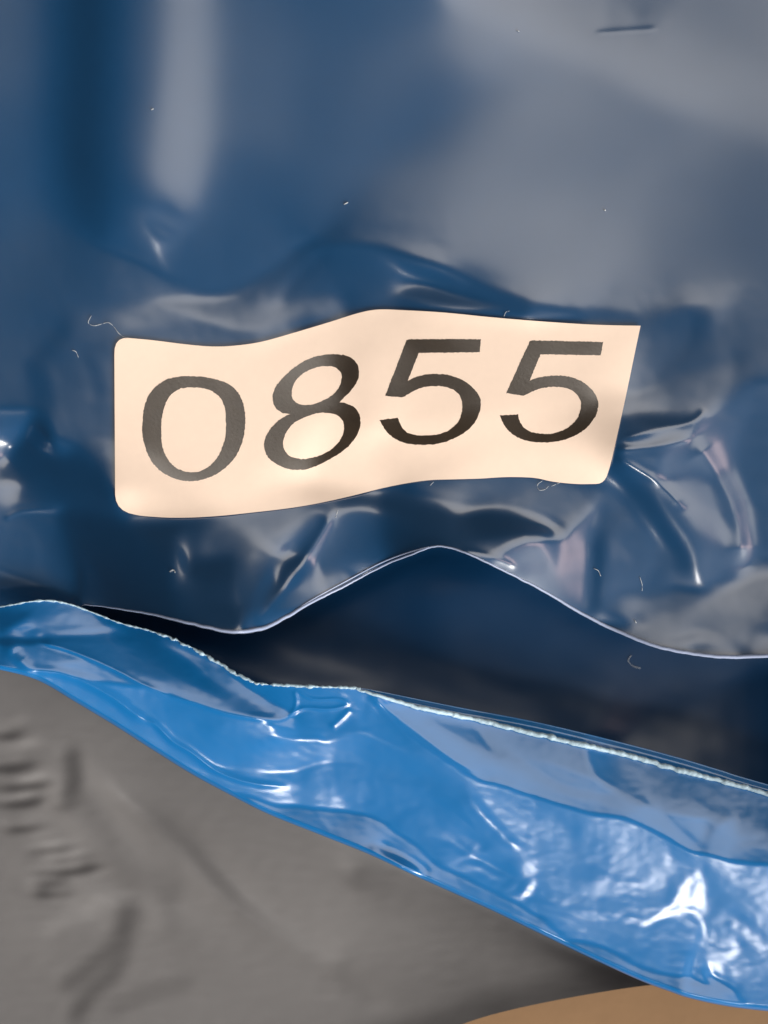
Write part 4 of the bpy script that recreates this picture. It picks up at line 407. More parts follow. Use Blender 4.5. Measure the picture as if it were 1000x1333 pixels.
500010, -1, 500006, 1, 500006, 1, -1, 500005, -1, 500019, -1, 500006, -1, 500006, 1, 500027, -1, -1, 500005, -1, 500013, 1, 500013, -1, 500015, -1, 500019, 1, 500014, -1, 500006,
-1, 500035, -1, 500036, 1, 500060, 1, 500006, -1, 500052, -1, 500014, 1, 500007, 1, 500093, 1, 500219, 1, 500083, -1, 500139, 1]),
    'C': dict(h=336, w=548, kh=168, kw=274, q=0.11, g=0.5, r0=356, v=[
-1157, 305, -132, 730, 718, -513, -7, -433, 971, -537, 550, -121, 208, -602, 298, -2499, 13, 144, -960, 623, 647, -170, 140, -1547, 56, -737, 266, -1218, 321, -686, -52, -166,
-160, 936, 132, 940, -64, 402, -47, -55, -1475, 26, -1424, 45, 762, 133, -76, -64, -227, 1050, -302, -201, 144, -33, 113, -71, 13, 210, 237, 93, -1522, -51, -101, 523, -873, -5,
952, 298, -167, 420, -96, 19, 388, 234, -173, -498, -229, 35, 194, -101, 10, -94, 433, 302, -37, -325, -86, -63, 395, -257, -225, 82, 750, 106, -86, -31, 257, 25, 50, -67, 65, 25,
-51, -374, -189, 44, 235, -228, 16, -73, 738, 406, 22, -30, -24, 88, 59, 8, -23, -60, -123, 38, 133, 109, -97, -126, -22, -239, 127, 1, 53, 183, 56, -108, -51, -73, -170, 32, 197,
-2, -40, -41, -34, 478, 313, 12, -106, -16, -70, 156, 16, -199, -25, -25, -47, -67, 18, -251, 54, -72, 40, -40, -301, 121, -14, 146, 2, 225, 69, -72, -27, 201, -40, -25, -41, 15,
44, -56, -42, -3, 49, -8, 273, -50, -22, -1, -191, 126, 15, -115, 2, 62, -28, 19, 18, -27, 37, -33, -60, 24, 13, -200, 18, 39, 44, 201, 10, 167, 23, -41, 53, 177, -21, -33, 15,
-102, 20, -11, -15, 24, 15, -98, -18, 88, -9, 77, -16, -259, -2, 106, 104, 13, 123, -1, 52, -5, -20, 10, 74, 31, -2, -31, -50, -15, -176, 14, -46, -25, 37, 3, -6, 113, 17, 34, 9,
58, -13, -11, -5, -27, -23, 20, -22, 26, 47, 2, -46, -2, 7, 18, -30, 94, -12, -207, 20, 27, 40, -2, 160, 32, 82, -14, -14, -19, 20, 56, 28, 1, -53, -9, -92, 19, -171, 0, -19, -31,
22, -61, -24, 40, 22, 20, 124, 24, -2, -15, 30, 3, -23, 84, -15, 28, 26, 90, -29, -29, 68, 19, 4, -55, 14, -4, 2, -24, -138, 4, 4, -19, -1, 27, 31, 67, 1, 2, 21, 5, 7, -7, 67, -62,
16, -18, -58, -7, -147, 11, 11, -33, 1, 17, -19, 28, -37, 15, -15, 86, -13, 15, 3, 2, -6, 5, -9, 64, -5, 59, 2, 57, -66, -23, 55, 2, -9, -95, 18, -1, -43, 3, -144, -18, -41, -11,
11, -2, -45, 7, 39, -34, 1, -1, 71, -15, -27, -23, 53, 23, 20, 21, -15, -28, -95, 6, 26, -75, 13, -16, 66, -10, -7, -9, 10, 12, -29, -10, 6, 18, -19, -28, 5, -15, -49, -13, 55, 14,
8, 68, -58, 5, -3, -1, 1, 13, -57, 9, -20, -5, 9, -109, -11, -15, -45, 11, -21, -10, 25, 38, 21, -12, -10, 43, -3, -19, 17, -6, 42, -8, 5, 24, -22, -13, -31, 35, -11, 9, -98, 4,
21, 66, 2, -16, -66, -16, -13, -45, 21, 9, -5, 5, -51, -19, -3, 10, -76, -11, 23, -6, -20, 39, 23, 15, 5, 7, -24, 2, -19, 9, -6, 80, -9, 6, -89, 8, -33, 0, -44, 12, -22, 33, 2, 14,
16, -2, 0, 6, -4, -32, -1, -9, 13, 17, -1, 39, -88, 13, -31, -24, 10, -6, -5, -32, 4, 14, -1, -2, -4, -26, -10, -25, 5, 12, -1, -31, 3, 8, -39, 5, 3, -17, -54, -14, -6, 22, 25, 1,
21, 30, -5, -4, 31, -12, 7, 5, -4, -12, 57, -3, 9, -32, 18, -3, -2, -46, -9, -21, 26, 11, 13, 15, 10, -13, 1, -30, 6, -13, -6, -7, 11, -32, 31, -9, 37, -77, 13, 0, -23, 1, -20,
-12, 14, 5, 32, -7, -5, -3, -1, -8, -8, -25, 100, 3, 12, -29, 15, 2, -3, -18, 3, -3, 2, -15, -16, 10, 7, 1, 33, 18, 1, 3, 37, 3, -5, -5, 7, 16, -11, 6, 19, 7, -5, -19, -1, -5, 18,
10, -5, -16, -29, 10, -1, 29, 17, -1, 4, 35, -1, -13, -35, -6, -14, 1, -26, 40, -2, 21, -55, 1, -3, -6, 1, -8, -14, 34, -3, 16, -1, -4, -7, 2, 28, 15, -12, -30, 72, -5, -16, 3, 5,
24, 11, 22, -23, 1, -15, 6, -7, -8, 14, 12, -5, 15, -23, -5, 0, 39, 3, -4, -2, -15, 22, -11, -5, -8, 18, 18, -12, -6, 19, -10, -4, 34, -12, -10, -40, 6, 10, -12, 29, 7, 6, -4, 77,
1, 5, -35, -8, 15, -6, -31, -2, 0, 26, 1, -7, -2, -9, -1, -16, -6, -10, -20, 1, 14, 13, -1, 9, 3, 26, 13, -7, -3, 37, -3, -23, -2, 3, 28, 8, 29, -11, 1, -4, -10, -4, 22, -20, 4, 2,
-5, 8, 31, 14, -5, 12, 12, -2, 7, -1, -33, 10, -7, 1, 2, 9, 17, -12, 0, 5, 3, 16, 22, -11, -16, -41, 4, 23, -7, 39, -5, 1, 7, 6, 71, -7, -8, -26, 1, 9, 3, 1, -35, -3, 6, 19, -3,
16, 7, -1, -2, -18, -2, 0, -45, -3, 7, 9, 8, 6, 10, 21, -5, 15, -12, -14, 12, 5, -7, -2, 3, 30, 5, 24, 14, 0, 2, -24, 4, 34, -18, -1, -7, -22, 0, 3, 48, -2, 29, 8, -3, 2, 0, -33,
3, -26, -2, -2, 19, 9, 17, 20, -11, -8, -10, -4, -1, -16, -4, -9, -28, 0, 3, -4, 39, 2, -4, 4, 6, 43, 2, -13, -21, -7, 7, -5, -6, 1, -9, 3, 15, 12, -5, 6, 0, -10, 5, -16, 0, 2,
-23, 1, 9, 2, 3, 2, 4, -6, -3, 23, 3, 6, 3, -4, -4, 2, -15, 6, 24, -2, 13, 5, 5, 3, 4, -22, -2, 12, -14, 3, -3, -26, 6, 5, 35, -9, 16, 7, -2, -2, 1, -21, 4, -39, 2, -5, 23, -1, -5,
17, -2, 5, -3, 5, 7, -8, -39, -8, -16, -15, 4, -3, -2, 31, 1, 17, 5, 9, 25, 0, -17, -5, -12, 5, 20, -5, -7, -4, 13, -4, 10, 12, 5, 2, -5, -7, -2, -6, 8, 2, 3, -3, -6, 16, 6, 8, 6,
3, -17, -6, -8, 2, 7, 15, 2, -14, 9, -9, 0, 12, -1, 0, 3, -30, 4, 3, -8, -4, -2, -6, 4, -2, -30, -4, -2, 0, 22, 3, -19, 1, 14, -2, 1, 5, -14, 0, -15, 5, -9, 29, -5, -11, 6, -9, 5,
6, 5, 15, -4, -12, 0, -10, -10, 6, 1, -6, 9, -3, 17, 7, 9, 3, 34, 0, -23, 4, -18, 1, 14, -4, -10, 4, 10, 1, 8, -4, 4, 1, -8, -5, -4, -15, 8, -4, 3, 0, -7, -18, 3, -1, 3, -7, 8,
-12, 0, -23, 8, 4, -4, 2, -8, -13, 10, -11, 3, -2, -5, -6, 0, -31, 3, -4, -11, -2, -16, 4, 8, 1, -14, -6, -12, -1, 6, -1, -16, -4, 10, 2, 6, 4, -4, -3, 23, 0, -9, 3, 15, 4, -7, -4,
-3, 4, 9, 8, 12, -2, 2, -5, 0, 2, -7, 4, -7, -4, 0, -4, -4, -1, 12, 3, 19, 6, -13, 13, -8, 0, -5, -8, -23, 3, -22, 0, 5, -1, -13, -2, -21, 0, 5, -2, -12, -3, -9, -1, -25, 0, -12,
-9, 2, 2, -9, 1, -7, 2, -4, 9, 4, -2, 6, -9, -19, 11, -12, 2, 2, -12, -4, -2, -14, 6, 6, 1, 3, -4, 0, -13, -1, 8, 3, -6, -5, -6, 4, 17, 2, -13, -2, 11, 1, 12, 0, -4, -2, 18, 5, -3,
2, 8, 1, -4, -15, 7, 6, 6, 7, 16, 2, -1, -4, 4, 3, -3, -5, -1, -11, -7, -7, -1, -23, 4, 10, -2, 7, -2, -13, 19, -2, 3, -10, -7, -24, 2, -27, -2, 7, -2, 0, -23, -4, -18, -2, 10, 3,
3, 3, -13, -6, -20, -1, -9, -15, 3, 0, 4, 8, 2, -1, 2, 22, 2, 3, 3, 12, -5, 2, 3, -8, 1, 7, -5, 4, -3, 6, 3, 11, 8, 2, -2, 2, -4, 4, 500002, -23, -11, -2, 5, 14, 1, 1, 3, -2, 16,
1, 9, 2, -5, -3, -11, 5, 10, -4, -1, -9, -1, 0, -11, 5, 5, 2, -1, 3, 2, -16, -3, 8, 3, -3, -6, -5, -7, -6, -2, 0, -17, 0, 2, -1, 1, -2, 2, 22, 3, -10, 2, -9, -5, -23, -1, -3, -2,
9, 1, 1, -26, -4, -6, -3, 13, 1, 4, 0, -9, -2, 0, 2, 8, -13, 4, -2, 1, 15, 0, 1, 3, 19, 4, 1, 8, 0, 16, -3, 13, -2, -2, -3, -4, -3, -9, 9, 4, 3, 2, 16, 11, 500002, -3, -8, 7, 1, 1,
-35, -6, 0, -1, -3, -4, 5, 5, -2, 12, 500002, -1, -11, 1, -15, 4, 12, -2, -2, -16, -6, 1, -8, 4, 11, 7, 11, 2, -9, -3, -14, -2, 16, -5, -1, -9, -5, 0, -4, 4, 3, 10, -2, 500003, 16,
0, 10, 18, 5, -5, 0, -2, 2, -12, -4, 19, -4, 13, -1, 4, -17, 0, -3, 0, -1, 10, 2, -4, 500002, -2, 17, 3, 7, -6, 3, 3, -2, 15, -1, -1, 1, -6, 3, 4, 4, 2, 19, -1, 12, 3, -3, 0, -2,
2, -9, 3, 2, -11, 2, 10, 8, -1, -4, -6, -5, 7, 4, 5, -1, -20, -4, 1, -3, 1, -3, -4, 7, 11, -1, 4, 3, 6, 1, -17, 0, 8, 4, 9, -1, -2, -19, -5, 7, -8, 6, 12, 1, 14, 2, -12, 0, 18, 3,
14, -3, 1, -8, -4, 8, -2, -2, 6, 3, 10, -1, -1, -3, 0, 26, 3, 10, 10, 4, -1, -6, 3, 6, 4, -3, 23, -3, 2, 2, 2, -15, -1, -3, -1, -1, 6, 2, -12, 1, -2, 5, -2, 9, 1, 1, -2, 0, 2, -5,
13, -1, 2, -5, 0, -18, 5, -5, 2, 0, 6, -2, 8, 4, -2, 1, 0, 11, -8, -5, 2, -16, 1, 4, -2, -3, -9, -6, 1, 10, 3, 14, -2, 0, -2, -4, -6, -2, -3, -3, 3, 8, 1, 0, 2, 8, 6, 1, -8, 0, 29,
1, 0, -2, -3, -9, -2, 5, -6, 2, 11, -1, -3, 1, -3, -13, -1, 27, 6, 1, -2, 2, 2, -2, 6, 1, -1, 11, 0, -12, -2, -13, -8, 0, 27, 4, 3, 6, -1, 4, -5, 7, 3, 3, 5, -2, -3, -2, -11,
500002, -12, 0, -3, 2, 0, 9, -2, -5, -1, -12, 5, -1, -2, 0, -1, 4, -5, -2, -3, 7, -3, 4, -13, 1, -11, 2, -10, 1, -1, 8, 4, 6, 8, 0, 2, -5, 6, -7, 0, -8, -14, 2, -3, 4, 0, -9, -3,
-7, -3, 0, 8, 1, 18, 1, 3, 0, -9, -5, -2, 14, 3, -1, 6, 2, -2, -3, 3, 4, 1, 0, 2, 27, 3, -7, 2, -4, 3, 0, -3, -5, 0, 6, 1, -10, 0, 2, -11, -7, -1, 25, 6, -4, 2, 1, 3, -1, -1, -3,
0, 7, 0, -29, 2, -11, -7, -1, 20, 4, -3, 3, -3, 3, -1, 20, 3, 2, -9, 5, -1, -14, -2, -9, -3, 0, -19, 500002, -1, 2, 9, 0, 8, 500002, -4, 7, -2, 1, 1, 0, 7, -5, -11, -2, 1, 1, 1,
-11, 3, 6, 0, -5, 0, 1, 9, 5, -2, 5, 1, -1, -3, -7, -4, 0, -1, -11, -1, 10, 6, -8, -12, -3, -6, 1, -2, 6, -4, 20, 1, -13, 3, 4, -6, -4, 1, 13, 1, -7, 1, 1, -2, -1, 10, 2, 1, 2, 7,
1, 7, 0, -10, 6, -6, -1, 1, -3, -6, -2, 4, 1, -5, -1, 3, -5, -3, 3, 7, 0, -1, 4, -1, 3, 2, -3, -2, 0, 2, -3, -25, -2, -2, -4, -5, -1, 6, 5, -3, -1, -3, 500002, 16, 4, 0, 1, 3, 1,
-12, -1, -5, -8, 0, -18, 500002, 1, 0, 9, 0, 6, -3, 0, -1, 7, -1, 3, 3, -3, 5, -3, -15, -2, -8, 2, -1, 8, -2, 4, 5, -2, 2, -5, 0, 2, 13, 4, -10, 5, -2, -7, -3, -16, -5, 1, -3, -8,
0, 5, 2, -12, -14, -1, -1, 4, -2, 1, -3, 18, 0, -27, 5, 2, -4, -3, 2, 4, -1, -4, 0, -2, -2, 1, 17, -2, 1, 1, 7, 2, -7, -3, -1, -4, 6, -4, -2, 2, 3, -4, 0, 5, 0, 4, -2, -1, 0, -2,
2, -2, -4, 6, 3, 500002, 4, -10, 2, -1, 3, 0, -3, -8, -5, -2, 3, -4, 1, 6, 5, -4, -1, -1, -5, -1, 0, 4, -3, 5, 1, 0, -4, 1, 3, -5, -12, 2, -14, 2, 0, 1, -3, 8, 0, -4, -3, 0, 1, 5,
3, 8, 4, -2, 4, -3, -15, -3, -7, 3, -1, 6, 4, 2, -7, -4, 4, -5, 0, 2, 12, 4, -7, 3, -3, -9, -3, -4, -5, 1, -2, -4, 3, -4, -1, -3, -1, -10, -1, 1, 4, -2, -1, -1, 1, 11, -2, -20, 4,
2, 4, -1, 2, 500002, 6, 1, -2, -3, 0, 16, -4, 0, 7, 2, 5, -7, -2, -3, 10, 5, -2, -2, -1, 3, 1, 1, 5, 1, 8, -2, -1, 7, -2, 0, 3, -3, 1, 9, 3, 0, -6, 2, -15, 4, -2, 7, 1, 0, -3, -2,
-2, 11, -4, 4, 7, 2, -10, -3, 1, -10, -1, -3, 3, -2, 8, 0, -3, 4, 3, 2, -5, -10, 1, -13, 1, 1, -3, -3, 3, 4, 0, -14, 500002, 6, 2, 5, 3, 0, -2, 1, 3, -1, -9, -1, 6, 3, 0, 9, 6, 0,
-10, -5, 1, 2, 2, -1, 2, 0, -1, 500002, -6, 0, 8, -2, 0, 4, -2, 2, -8, -7, -3, 5, -6, 1, 4, 3, -1, -2, 0, 8, 3, -3, -4, 4, -2, 11, -1, 0, -4, -1, 1, 5, 2, 1, -2, 2, 3, -3, -1, 14,
-3, 1, 1, -1, -1, 5, 3, 3, -1, -1, 4, 3, 0, 8, 4, 1, 500002, -2, 6, -4, -1, -2, -4, 1, 3, -3, 3, -2, 4, -9, 7, -3, 8, 4, -4, -5, -2, 1, 2, 0, 4, 3, 1, -2, -9, -7, 1, -14, -1, 4, 2,
-1, 4, -1, -3, -2, 1, 1, -4, -10, 2, 0, 3, 7, -4, -3, 6, 0, -4, -10, -1, 2, 0, 2, 5, -1, 1, -2, 8, 3, -2, -4, -1, 7, 2, 2, 7, 4, 0, -11, -5, 0, 2, 1, 1, 7, -3, -1, 5, 2, -1, 6, -1,
0, 9, -2, 1, -2, 1, 0, -5, -5, 0, 7, -2, 1, 2, 2, -3, -2, 3, 3, -3, -3, -1, 5, -3, 6, 0, 3, 5, -1, 0, 3, 3, 0, -5, 1, -8, -3, 0, 5, -6, 0, 5, 4, 1, 500002, 2, 2, 1, -1, 7, 2, 0, 2,
2, -1, -8, 5, -2, -3, -2, -1, 0, -5, -1, 4, -7, 2, 1, 3, -2, 7, -1, -1, 7, -2, -5, -1, 3, 3, 3, 0, 2, 0, -2, -2, -10, 2, -2, -12, -3, 13, 1, -1, -3, 1, -3, 5, -1, 0, 1, -5, 1, 4,
0, 1, 5, -4, 2, 0, -2, -2, 0, -3, 2, 4, -1, 2, 5, 1, 0, 9, 5, -1, 0, -1, -4, 2, 0, 3, 5, -2, -1, -2, 500003, 2, 2, -4, 0, 5, 4, 2, 0, 1, 4, 3, 0, 2, -3, 3, -3, -1, -4, 1, 3, -1, 0,
-1, 1, -3, -1, -3, -1, -4, -2, -1, 0, 6, -1, 4, 0, 2, 3, 1, 0, -2, 2, 2, -6, -8, 0, -2, -3, 1, 3, -7, -3, 7, 3, 2, -3, -3, 1, 4, 2, -2, 4, -1, -2, -3, 4, -1, 0, 4, 0, -1, -2, -2,
-3, -3, 0, 4, -7, 3, 6, 2, 0, 4, 7, 0, -1, 9, -2, -1, -2, 3, 0, 5, -2, -2, -4, 0, -2, -11, -1, -5, -5, 1, 14, -5, 0, -1, 0, -2, 9, 500003, 3, 1, 3, -2, 0, 4, -3, 2, -2, -3, -2, 0,
-2, 2, -2, -4, 2, 3, 1, 2, 2, 5, -3, -6, 2, 1, -1, -8, 500002, 5, 2, -1, -1, 2, 0, -7, 0, 1, -4, -3, -2, 5, 3, 1, -5, 2, 4, -5, 5, 3, -9, 5, -3, -6, -2, 2, 0, -2, -1, -2, 0, -1, 8,
-4, -1, -3, -3, 2, -2, 4, -1, 0, 4, -2, 0, 1, -1, -3, 0, 3, -9, -6, 0, 2, 5, -4, 2, -1, -7, -2, 7, 2, 1, -3, -4, 0, 9, 1, 2, 4, -3, -2, -1, 4, 0, 4, 2, -1, -5, 0, -4, -3, -3, 0, 2,
-6, 3, -5, 12, 3, 1, -2, 6, 1, -3, 10, -1, 1, 0, 2, -2, 6, -2, -5, -6, 3, 2, -7, -2, -7, -3, 4, -2, 1, -5, 0, -6, 1, -2, 8, 0, 1, -2, 6, 2, 1, -1, 0, 8, -1, 0, -5, -3, -1, -6, -1,
1, -1, -6, 2, 3, 3, 2, -1, 5, -2, -11, -2, 1, -1, -6, 2, 0, 1, 3, -2, -5, 2, 1, -9, -3, 2, -4, -1, -2, 5, 1, -1, -5, 1, 3, 2, -1, 5, 1, -7, 7, -3, -6, 0, 1, 1, -1, -2, -7, -1,
500002, 7, -3, -1, -4, -1, 3, -1, 500002, 2, 6, -2, 2, 500002, -2, 500002, -4, -2, 0, 3, 4, -7, 0, -1, -8, -2, 11, 500002, -2, -1, 0, 10, 2, 1, 2, -3, 0, -4, 6, -1, -1, 2, 1, -1,
-3, 0, -2, 0, -3, 1, 1, -2, 0, -5, 11, 1, 0, -7, 4, -2, -1, 8, 1, -1, 3, 1, -2, 6, -2, -9, -3, 2, 2, -4, 0, -7, -1, 4, -2, -6, -4, 0, -2, 2, 1, 7, 2, 0, -1, 7, 0, -3, -5, -3, 0,
12, 1, -2, -4, -3, 1, 2, -10, -3, 1, 2, -6, 1, 2, 5, -1, -6, 2, 1, -5, -3, -1, 0, 5, 500002, 3, 3, 0, -1, 3, 0, -8, -5, -1, -3, -2, 0, -1, -2, -1, -2, 0, 3, 2, 3, 3, 0, -5, 8, -3,
-4, 500003, 2, 0, 1, 2, -2, 1, 1, -5, 0, -2, 0, 4, -1, 2, 1, -1, 2, 6, -4, 0, -2, 2, -3, 2, 0, -3, 1, 2, 1, -6, -7, -2, 1, -8, -2, 11, -2, -1, -2, 0, 2, 6, 7, 1, 1, 6, -3, -1, -5,
6, 0, -1, -4, 3, -1, -1, -1, -2, -2, 0, 2, -2, -1, 2, -5, 7, 0, -1, -2, 5, -4, 3, 6, 2, 1, -5, 3, -1, -3, 4, 0, -12, -2, 1, -2, 500002, -4, -2, 2, -1, -2, -1, 500002, 1, 1, 4, 4,
1, -2, 5, 1, 0, -7, -2, -1, 12, 3, -3, 1, -1, 1, 2, -8, -5, 500002, -6, 1, 2, 2, -2, -10, 1, 1, 0, -3, -1, 1, 7, -1, 0, 2, 500003, 2, 1, 1, -8, -5, 0, 5, 0, -1, -1, -2, -5, -1, 0,
-1, 1, 1, 2, 0, -2, -8, 7, -1, -2, 0, -1, 0, 6, -1, 2, 4, -2, 1, -4, -3, 1, 0, -1, 4, -1, -2, 2, 0, 3, 6, -2, -2, -1, 1, -1, 6, 0, -1, 3, 1, -1, -11, -5, -2, 0, -7, 1, 1, 7, -2,
-2, 500002, 3, 5, 3, 0, 1, 12, 1, -1, -2, 4, 0, -1, -8, 3, 0, 1, -1, -1, -3, 2, 0, -4, -1, 2, 0, 2, -3, -2, 8, 4, -3, 2, 4, 4, 1, -3, 4, -1, -1, 2, 0, 2, -8, -2, 0, -7, 1, 1, 2,
-3, 1, 0, 3, -2, 0, -1, 1, 500002, 5, 3, 0, -3, 4, 0, 7, -5, -2, -1, 4, 3, 0, -1, 0, 2, 2, -3, -6, 0, 1, -4, 1, 4, 0, -2, -7, 0, 1, 3, -1, 0, 1, -2, -3, 500002, 1, 500002, 2, -1,
0, -5, -3, -1, 10, 2, 500002, 2, -7, 2, -3, -3, 1, 0, -2, 1, -2, -3, 6, 0, 1, 1, 1, 0, 5, 9, 0, 3, 2, -3, 0, -2, 500002, 1, 0, 3, -1, -6, 3, -1, 6, 4, -2, 4, -5, 1, 0, -3, 7, 2, 2,
4, 1, -1, -6, 0, -2, 4, -4, 1, 2, 7, -1, 0, 1, -2, 3, 6, -2, 1, 0, 10, 4, 500002, 4, 500002, -5, 1, 0, 2, -1, -1, 0, -1, 2, -1, -7, -4, 2, 4, 0, -2, -2, 10, 2, -2, 3, 0, 2, 0, 1,
2, 1, -3, 500002, 6, -4, 500002, -12, -1, 3, 2, -4, -2, 1, 4, -4, 0, -1, -2, 1, 0, 6, 2, -1, -2, 3, -1, 7, -2, 0, -1, -1, 3, 500002, 2, 500002, -4, -5, 1, 0, -3, 1, 1, 4, 1, 1, -1,
-4, 0, 1, 2, 0, -1, 1, -7, -3, 1, 2, 1, 1, 0, 2, -1, -1, -1, -3, -2, 4, 0, -1, 0, 9, -4, 1, -1, -5, 0, -2, -5, 1, 0, -2, 4, 1, 1, 0, 4, 0, 5, 9, 0, 4, 0, -4, 1, 7, 1, 1, 5, -1, 3,
0, -4, 4, -2, 3, 1, -2, 0, 1, -6, 500002, -9, 9, 3, 6, 4, -1, -1, 1, 2, 0, 2, -3, 1, 0, 5, 0, 1, -2, -4, 1, 6, -2, 2, 0, 2, 1, 500002, 3, -1, 500003, -1, -3, 0, -1, 0, -1, 500003,
-4, -5, 2, 3, -2, -2, -2, 3, -1, 500002, -3, 3, -2, 1, -1, 1, -2, 0, -2, 2, 3, 2, 1, 1, -8, -3, 2, 0, -5, -2, 500002, -4, -1, -3, -4, 1, 0, 5, 500002, 4, 4, 0, 4, 0, -1, -1, 3, 5,
1, 1, 4, 0, -1, -7, -2, 1, 3, 500002, 1, -2, -2, 500002, -2, 2, -1, 2, 1, 500002, -4, -1, 0, 1, 3, 1, 1, 1, 500002, 3, -3, -1, -1, 0, -4, -1, 0, 9, -2, 2, 1, -5, 0, -3, -3, 1, 0,
-1, 4, 500002, -5, 2, 3, 1, 3, 6, 0, 3, -3, -2, 1, 9, 2, 1, 2, -4, 1, 0, -3, 2, 0, 1, -2, -1, 500002, -4, 1, -1, -14, 5, 3, 5, 4, -2, 0, 3, 2, -1, 0, -2, 0, -1, 4, -2, 2, -3, -5,
0, 1, 2, -1, 4, 0, -4, 0, 1, -3, 1, -1, 0, -1, -2, -1, -1, 1, 500002, -3, 1, 500003, -6, -1, -1, 0, -1, -1, -4, -2, 0, 1, -4, 2, -1, 0, -3, 1, 2, 500002, 2, -1, 2, 2, 1, 1, -2, 1,
-1, -5, -2, 0, -3, -3, 0, 3, -4, 2, 0, -4, 5, 1, 0, 5, 3, 0, -1, 0, 1, -1, -1, 10, 6, 1, 3, 6, -1, 0, -5, 1, 1, 2, -1, 1, 0, -5, -7, 500002, -5, 4, -1, 3, 1, -1, 0, 2, 0, 1, 2, 5,
1, 0, 2, 500002, -2, -3, -2, -1, -3, -6, 1, 0, 1, -2, 2, 1, -6, -2, 500002, -1, 0, -3, 1, 2, -1, -6, 2, 2, 0, 3, 2, -1, 1, 0, -4, -1, 1, 4, 1, 1, 2, -7, 0, -2, -3, -1, 0, -3, -3,
-1, 1, -3, 1, 2, 0, -10, 0, 3, 2, 3, -2, 1, 0, 2, -1, -1, -3, 0, -1, -2, 2, -2, 1, 0, -4, -2, 1, -2, 1, 1, 500004, -2, 1, -1, -1, -1, -1, 0, -1, 4, 1, 0, -6, 500002, 2, 4, -3, -2,
-2, -2, 1, 500002, -3, -2, 0, 2, -3, 1, 0, 1, -3, 0, 4, -1, 500002, -4, 1, 500002, 4, 0, -1, 1, -4, -2, 0, -1, -2, 1, 2, -4, 2, 0, -5, 5, 1, 0, 5, 500002, -1, -1, -1, 500002, 12,
6, 1, 3, 6, -2, 2, -3, 3, 0, -2, -1, 0, -1, -6, -7, -1, -1, -8, 2, -1, 1, 1, 2, -1, 1, 3, 0, 1, 0, 5, 2, -1, -1, 2, 0, 1, -3, -3, -2, 0, -5, -6, 1, 1, -6, -2, 2, -1, -7, -2, 1, -1,
-3, -1, -5, 0, 2, -2, -6, 3, 500002, 6, 0, -2, 2, -3, -4, 1, 1, -3, -1, 2, 2, -8, 0, -1, -4, -2, 500002, -4, 0, 1, -3, 4, 0, 1, -1, -1, 1, -1, 0, 3, -1, 1, -2, 2, -1, -1, -1, -1,
-1, -3, 1, -2, 0, 4, 0, -1, 0, -3, 3, 500002, 5, -1, 0, -1, 3, 500002, 1, 2, -1, 3, 4, 0, 1, -5, -3, -1, 2, 3, 2, -3, -1, -2, 3, 0, 1, 1, 500002, 2, -1, 1, 500002, 4, -2, -1, 4,
-1, 1, 0, -4, -1, 2, -1, -2, 0, -1, 1, 2, -1, -2, 500002, -1, 1, 2, -5, 500002, -2, 5, 0, -1, 4, -3, 500002, -2, -3, 1, 1, 8, 5, 1, 2, 4, -2, 0, -4, 2, -1, -3, -2, 1, 0, -4, -4,
-1, -1, -7, -2, 0, 1, 0, 2, -2, 1, 0, -1, 1, 0, 3, 0, -1, 0, 1, 500002, -4, 0, -2, 1, -4, -4, 0, 2, -4, -2, 0, -1, 0, -6, -1, 0, -1, -3, -2, 500002, 3, 0, -2, 4, -1, 0, 7, 0, -2,
500002, -1, 2, 0, -2, -1, 2, 3, -7, -2, 0, 1, -2, -1, 0, 2, -3, 0, 1, 0, 4, -1, 0, 4, -3, -1, -1, 0, 4, 2, 0, -1, 3, -1, 3, -1, -2, 1, 2, 2, -1, 0, 2, 1, 0, -1, -1, 4, -1, -1, 8,
1, 500002, -2, 4, -2, 0, 4, 4, 0, 2, 6, 1, 500002, -4, -1, 1, -2, 3, -3, 0, -2, 4, 500002, 1, 1, -1, 4, -1, 500002, 4, 6, -3, -1, -2, -3, 2, -1, -1, -2, 3, -1, -6, 2, 0, 1, 2, 0,
-3, 1, -2, -2, 2, 0, -4, 0, -1, 3, 6, 0, -1, 2, -7, -1, 1, -2, -4, 2, -1, 4, 2, 1, 0, 4, 2, -1, 1, 4, -5, 1, -1, -5, -2, 1, -1, 1, 0, -1, 500002, -3, 500002, -1, 500002, 1, -1, -2,
2, 1, 3, 500002, 5, 1, 1, 0, -4, 3, -1, 1, -2, -2, -2, 0, 2, -2, 0, -1, 0, -4, -1, 0, 1, -2, -1, 1, 1, 2, -2, 4, 3, -1, 0, 5, 3, -2, 500002, 1, 3, 0, 1, 1, 1, 0, 2, -4, -2, 1, 6,
0, -2, 500002, -2, 500002, 1, 3, -1, 500002, -3, -1, 500002, 5, 1, -1, -2, 3, 500002, 1, -2, 0, 6, 2, 500002, 1, 0, 1, -1, -2, 0, -1, 0, 4, 1, -1, 0, -2, 3, -1, 0, 6, 2, 3, 0, -1,
6, 0, 1, 0, -2, 1, 0, -2, 2, -1, 0, -2, 3, -2, 0, -3, 500002, -1, 3, -1, -1, -1, 6, 5, -2, -1, -6, -4, 2, -1, 0, -2, 3, 0, -5, 2, -1, 0, 3, 1, -1, 1, -4, -3, 1, 0, -4, 500002, 3,
6, 500002, 2, -7, 0, 1, 0, -4, 3, -2, 3, -1, 2, 0, 1, 2, -1, 0, 5, -5, 2, -1, -2, -1, 1, 0, 3, 1, -3, 0, 3, -3, -1, -1, -2, 1, 2, 500002, -2, 1, 1, 0, 2, 500002, 5, 1, 2, 0, -2, 6,
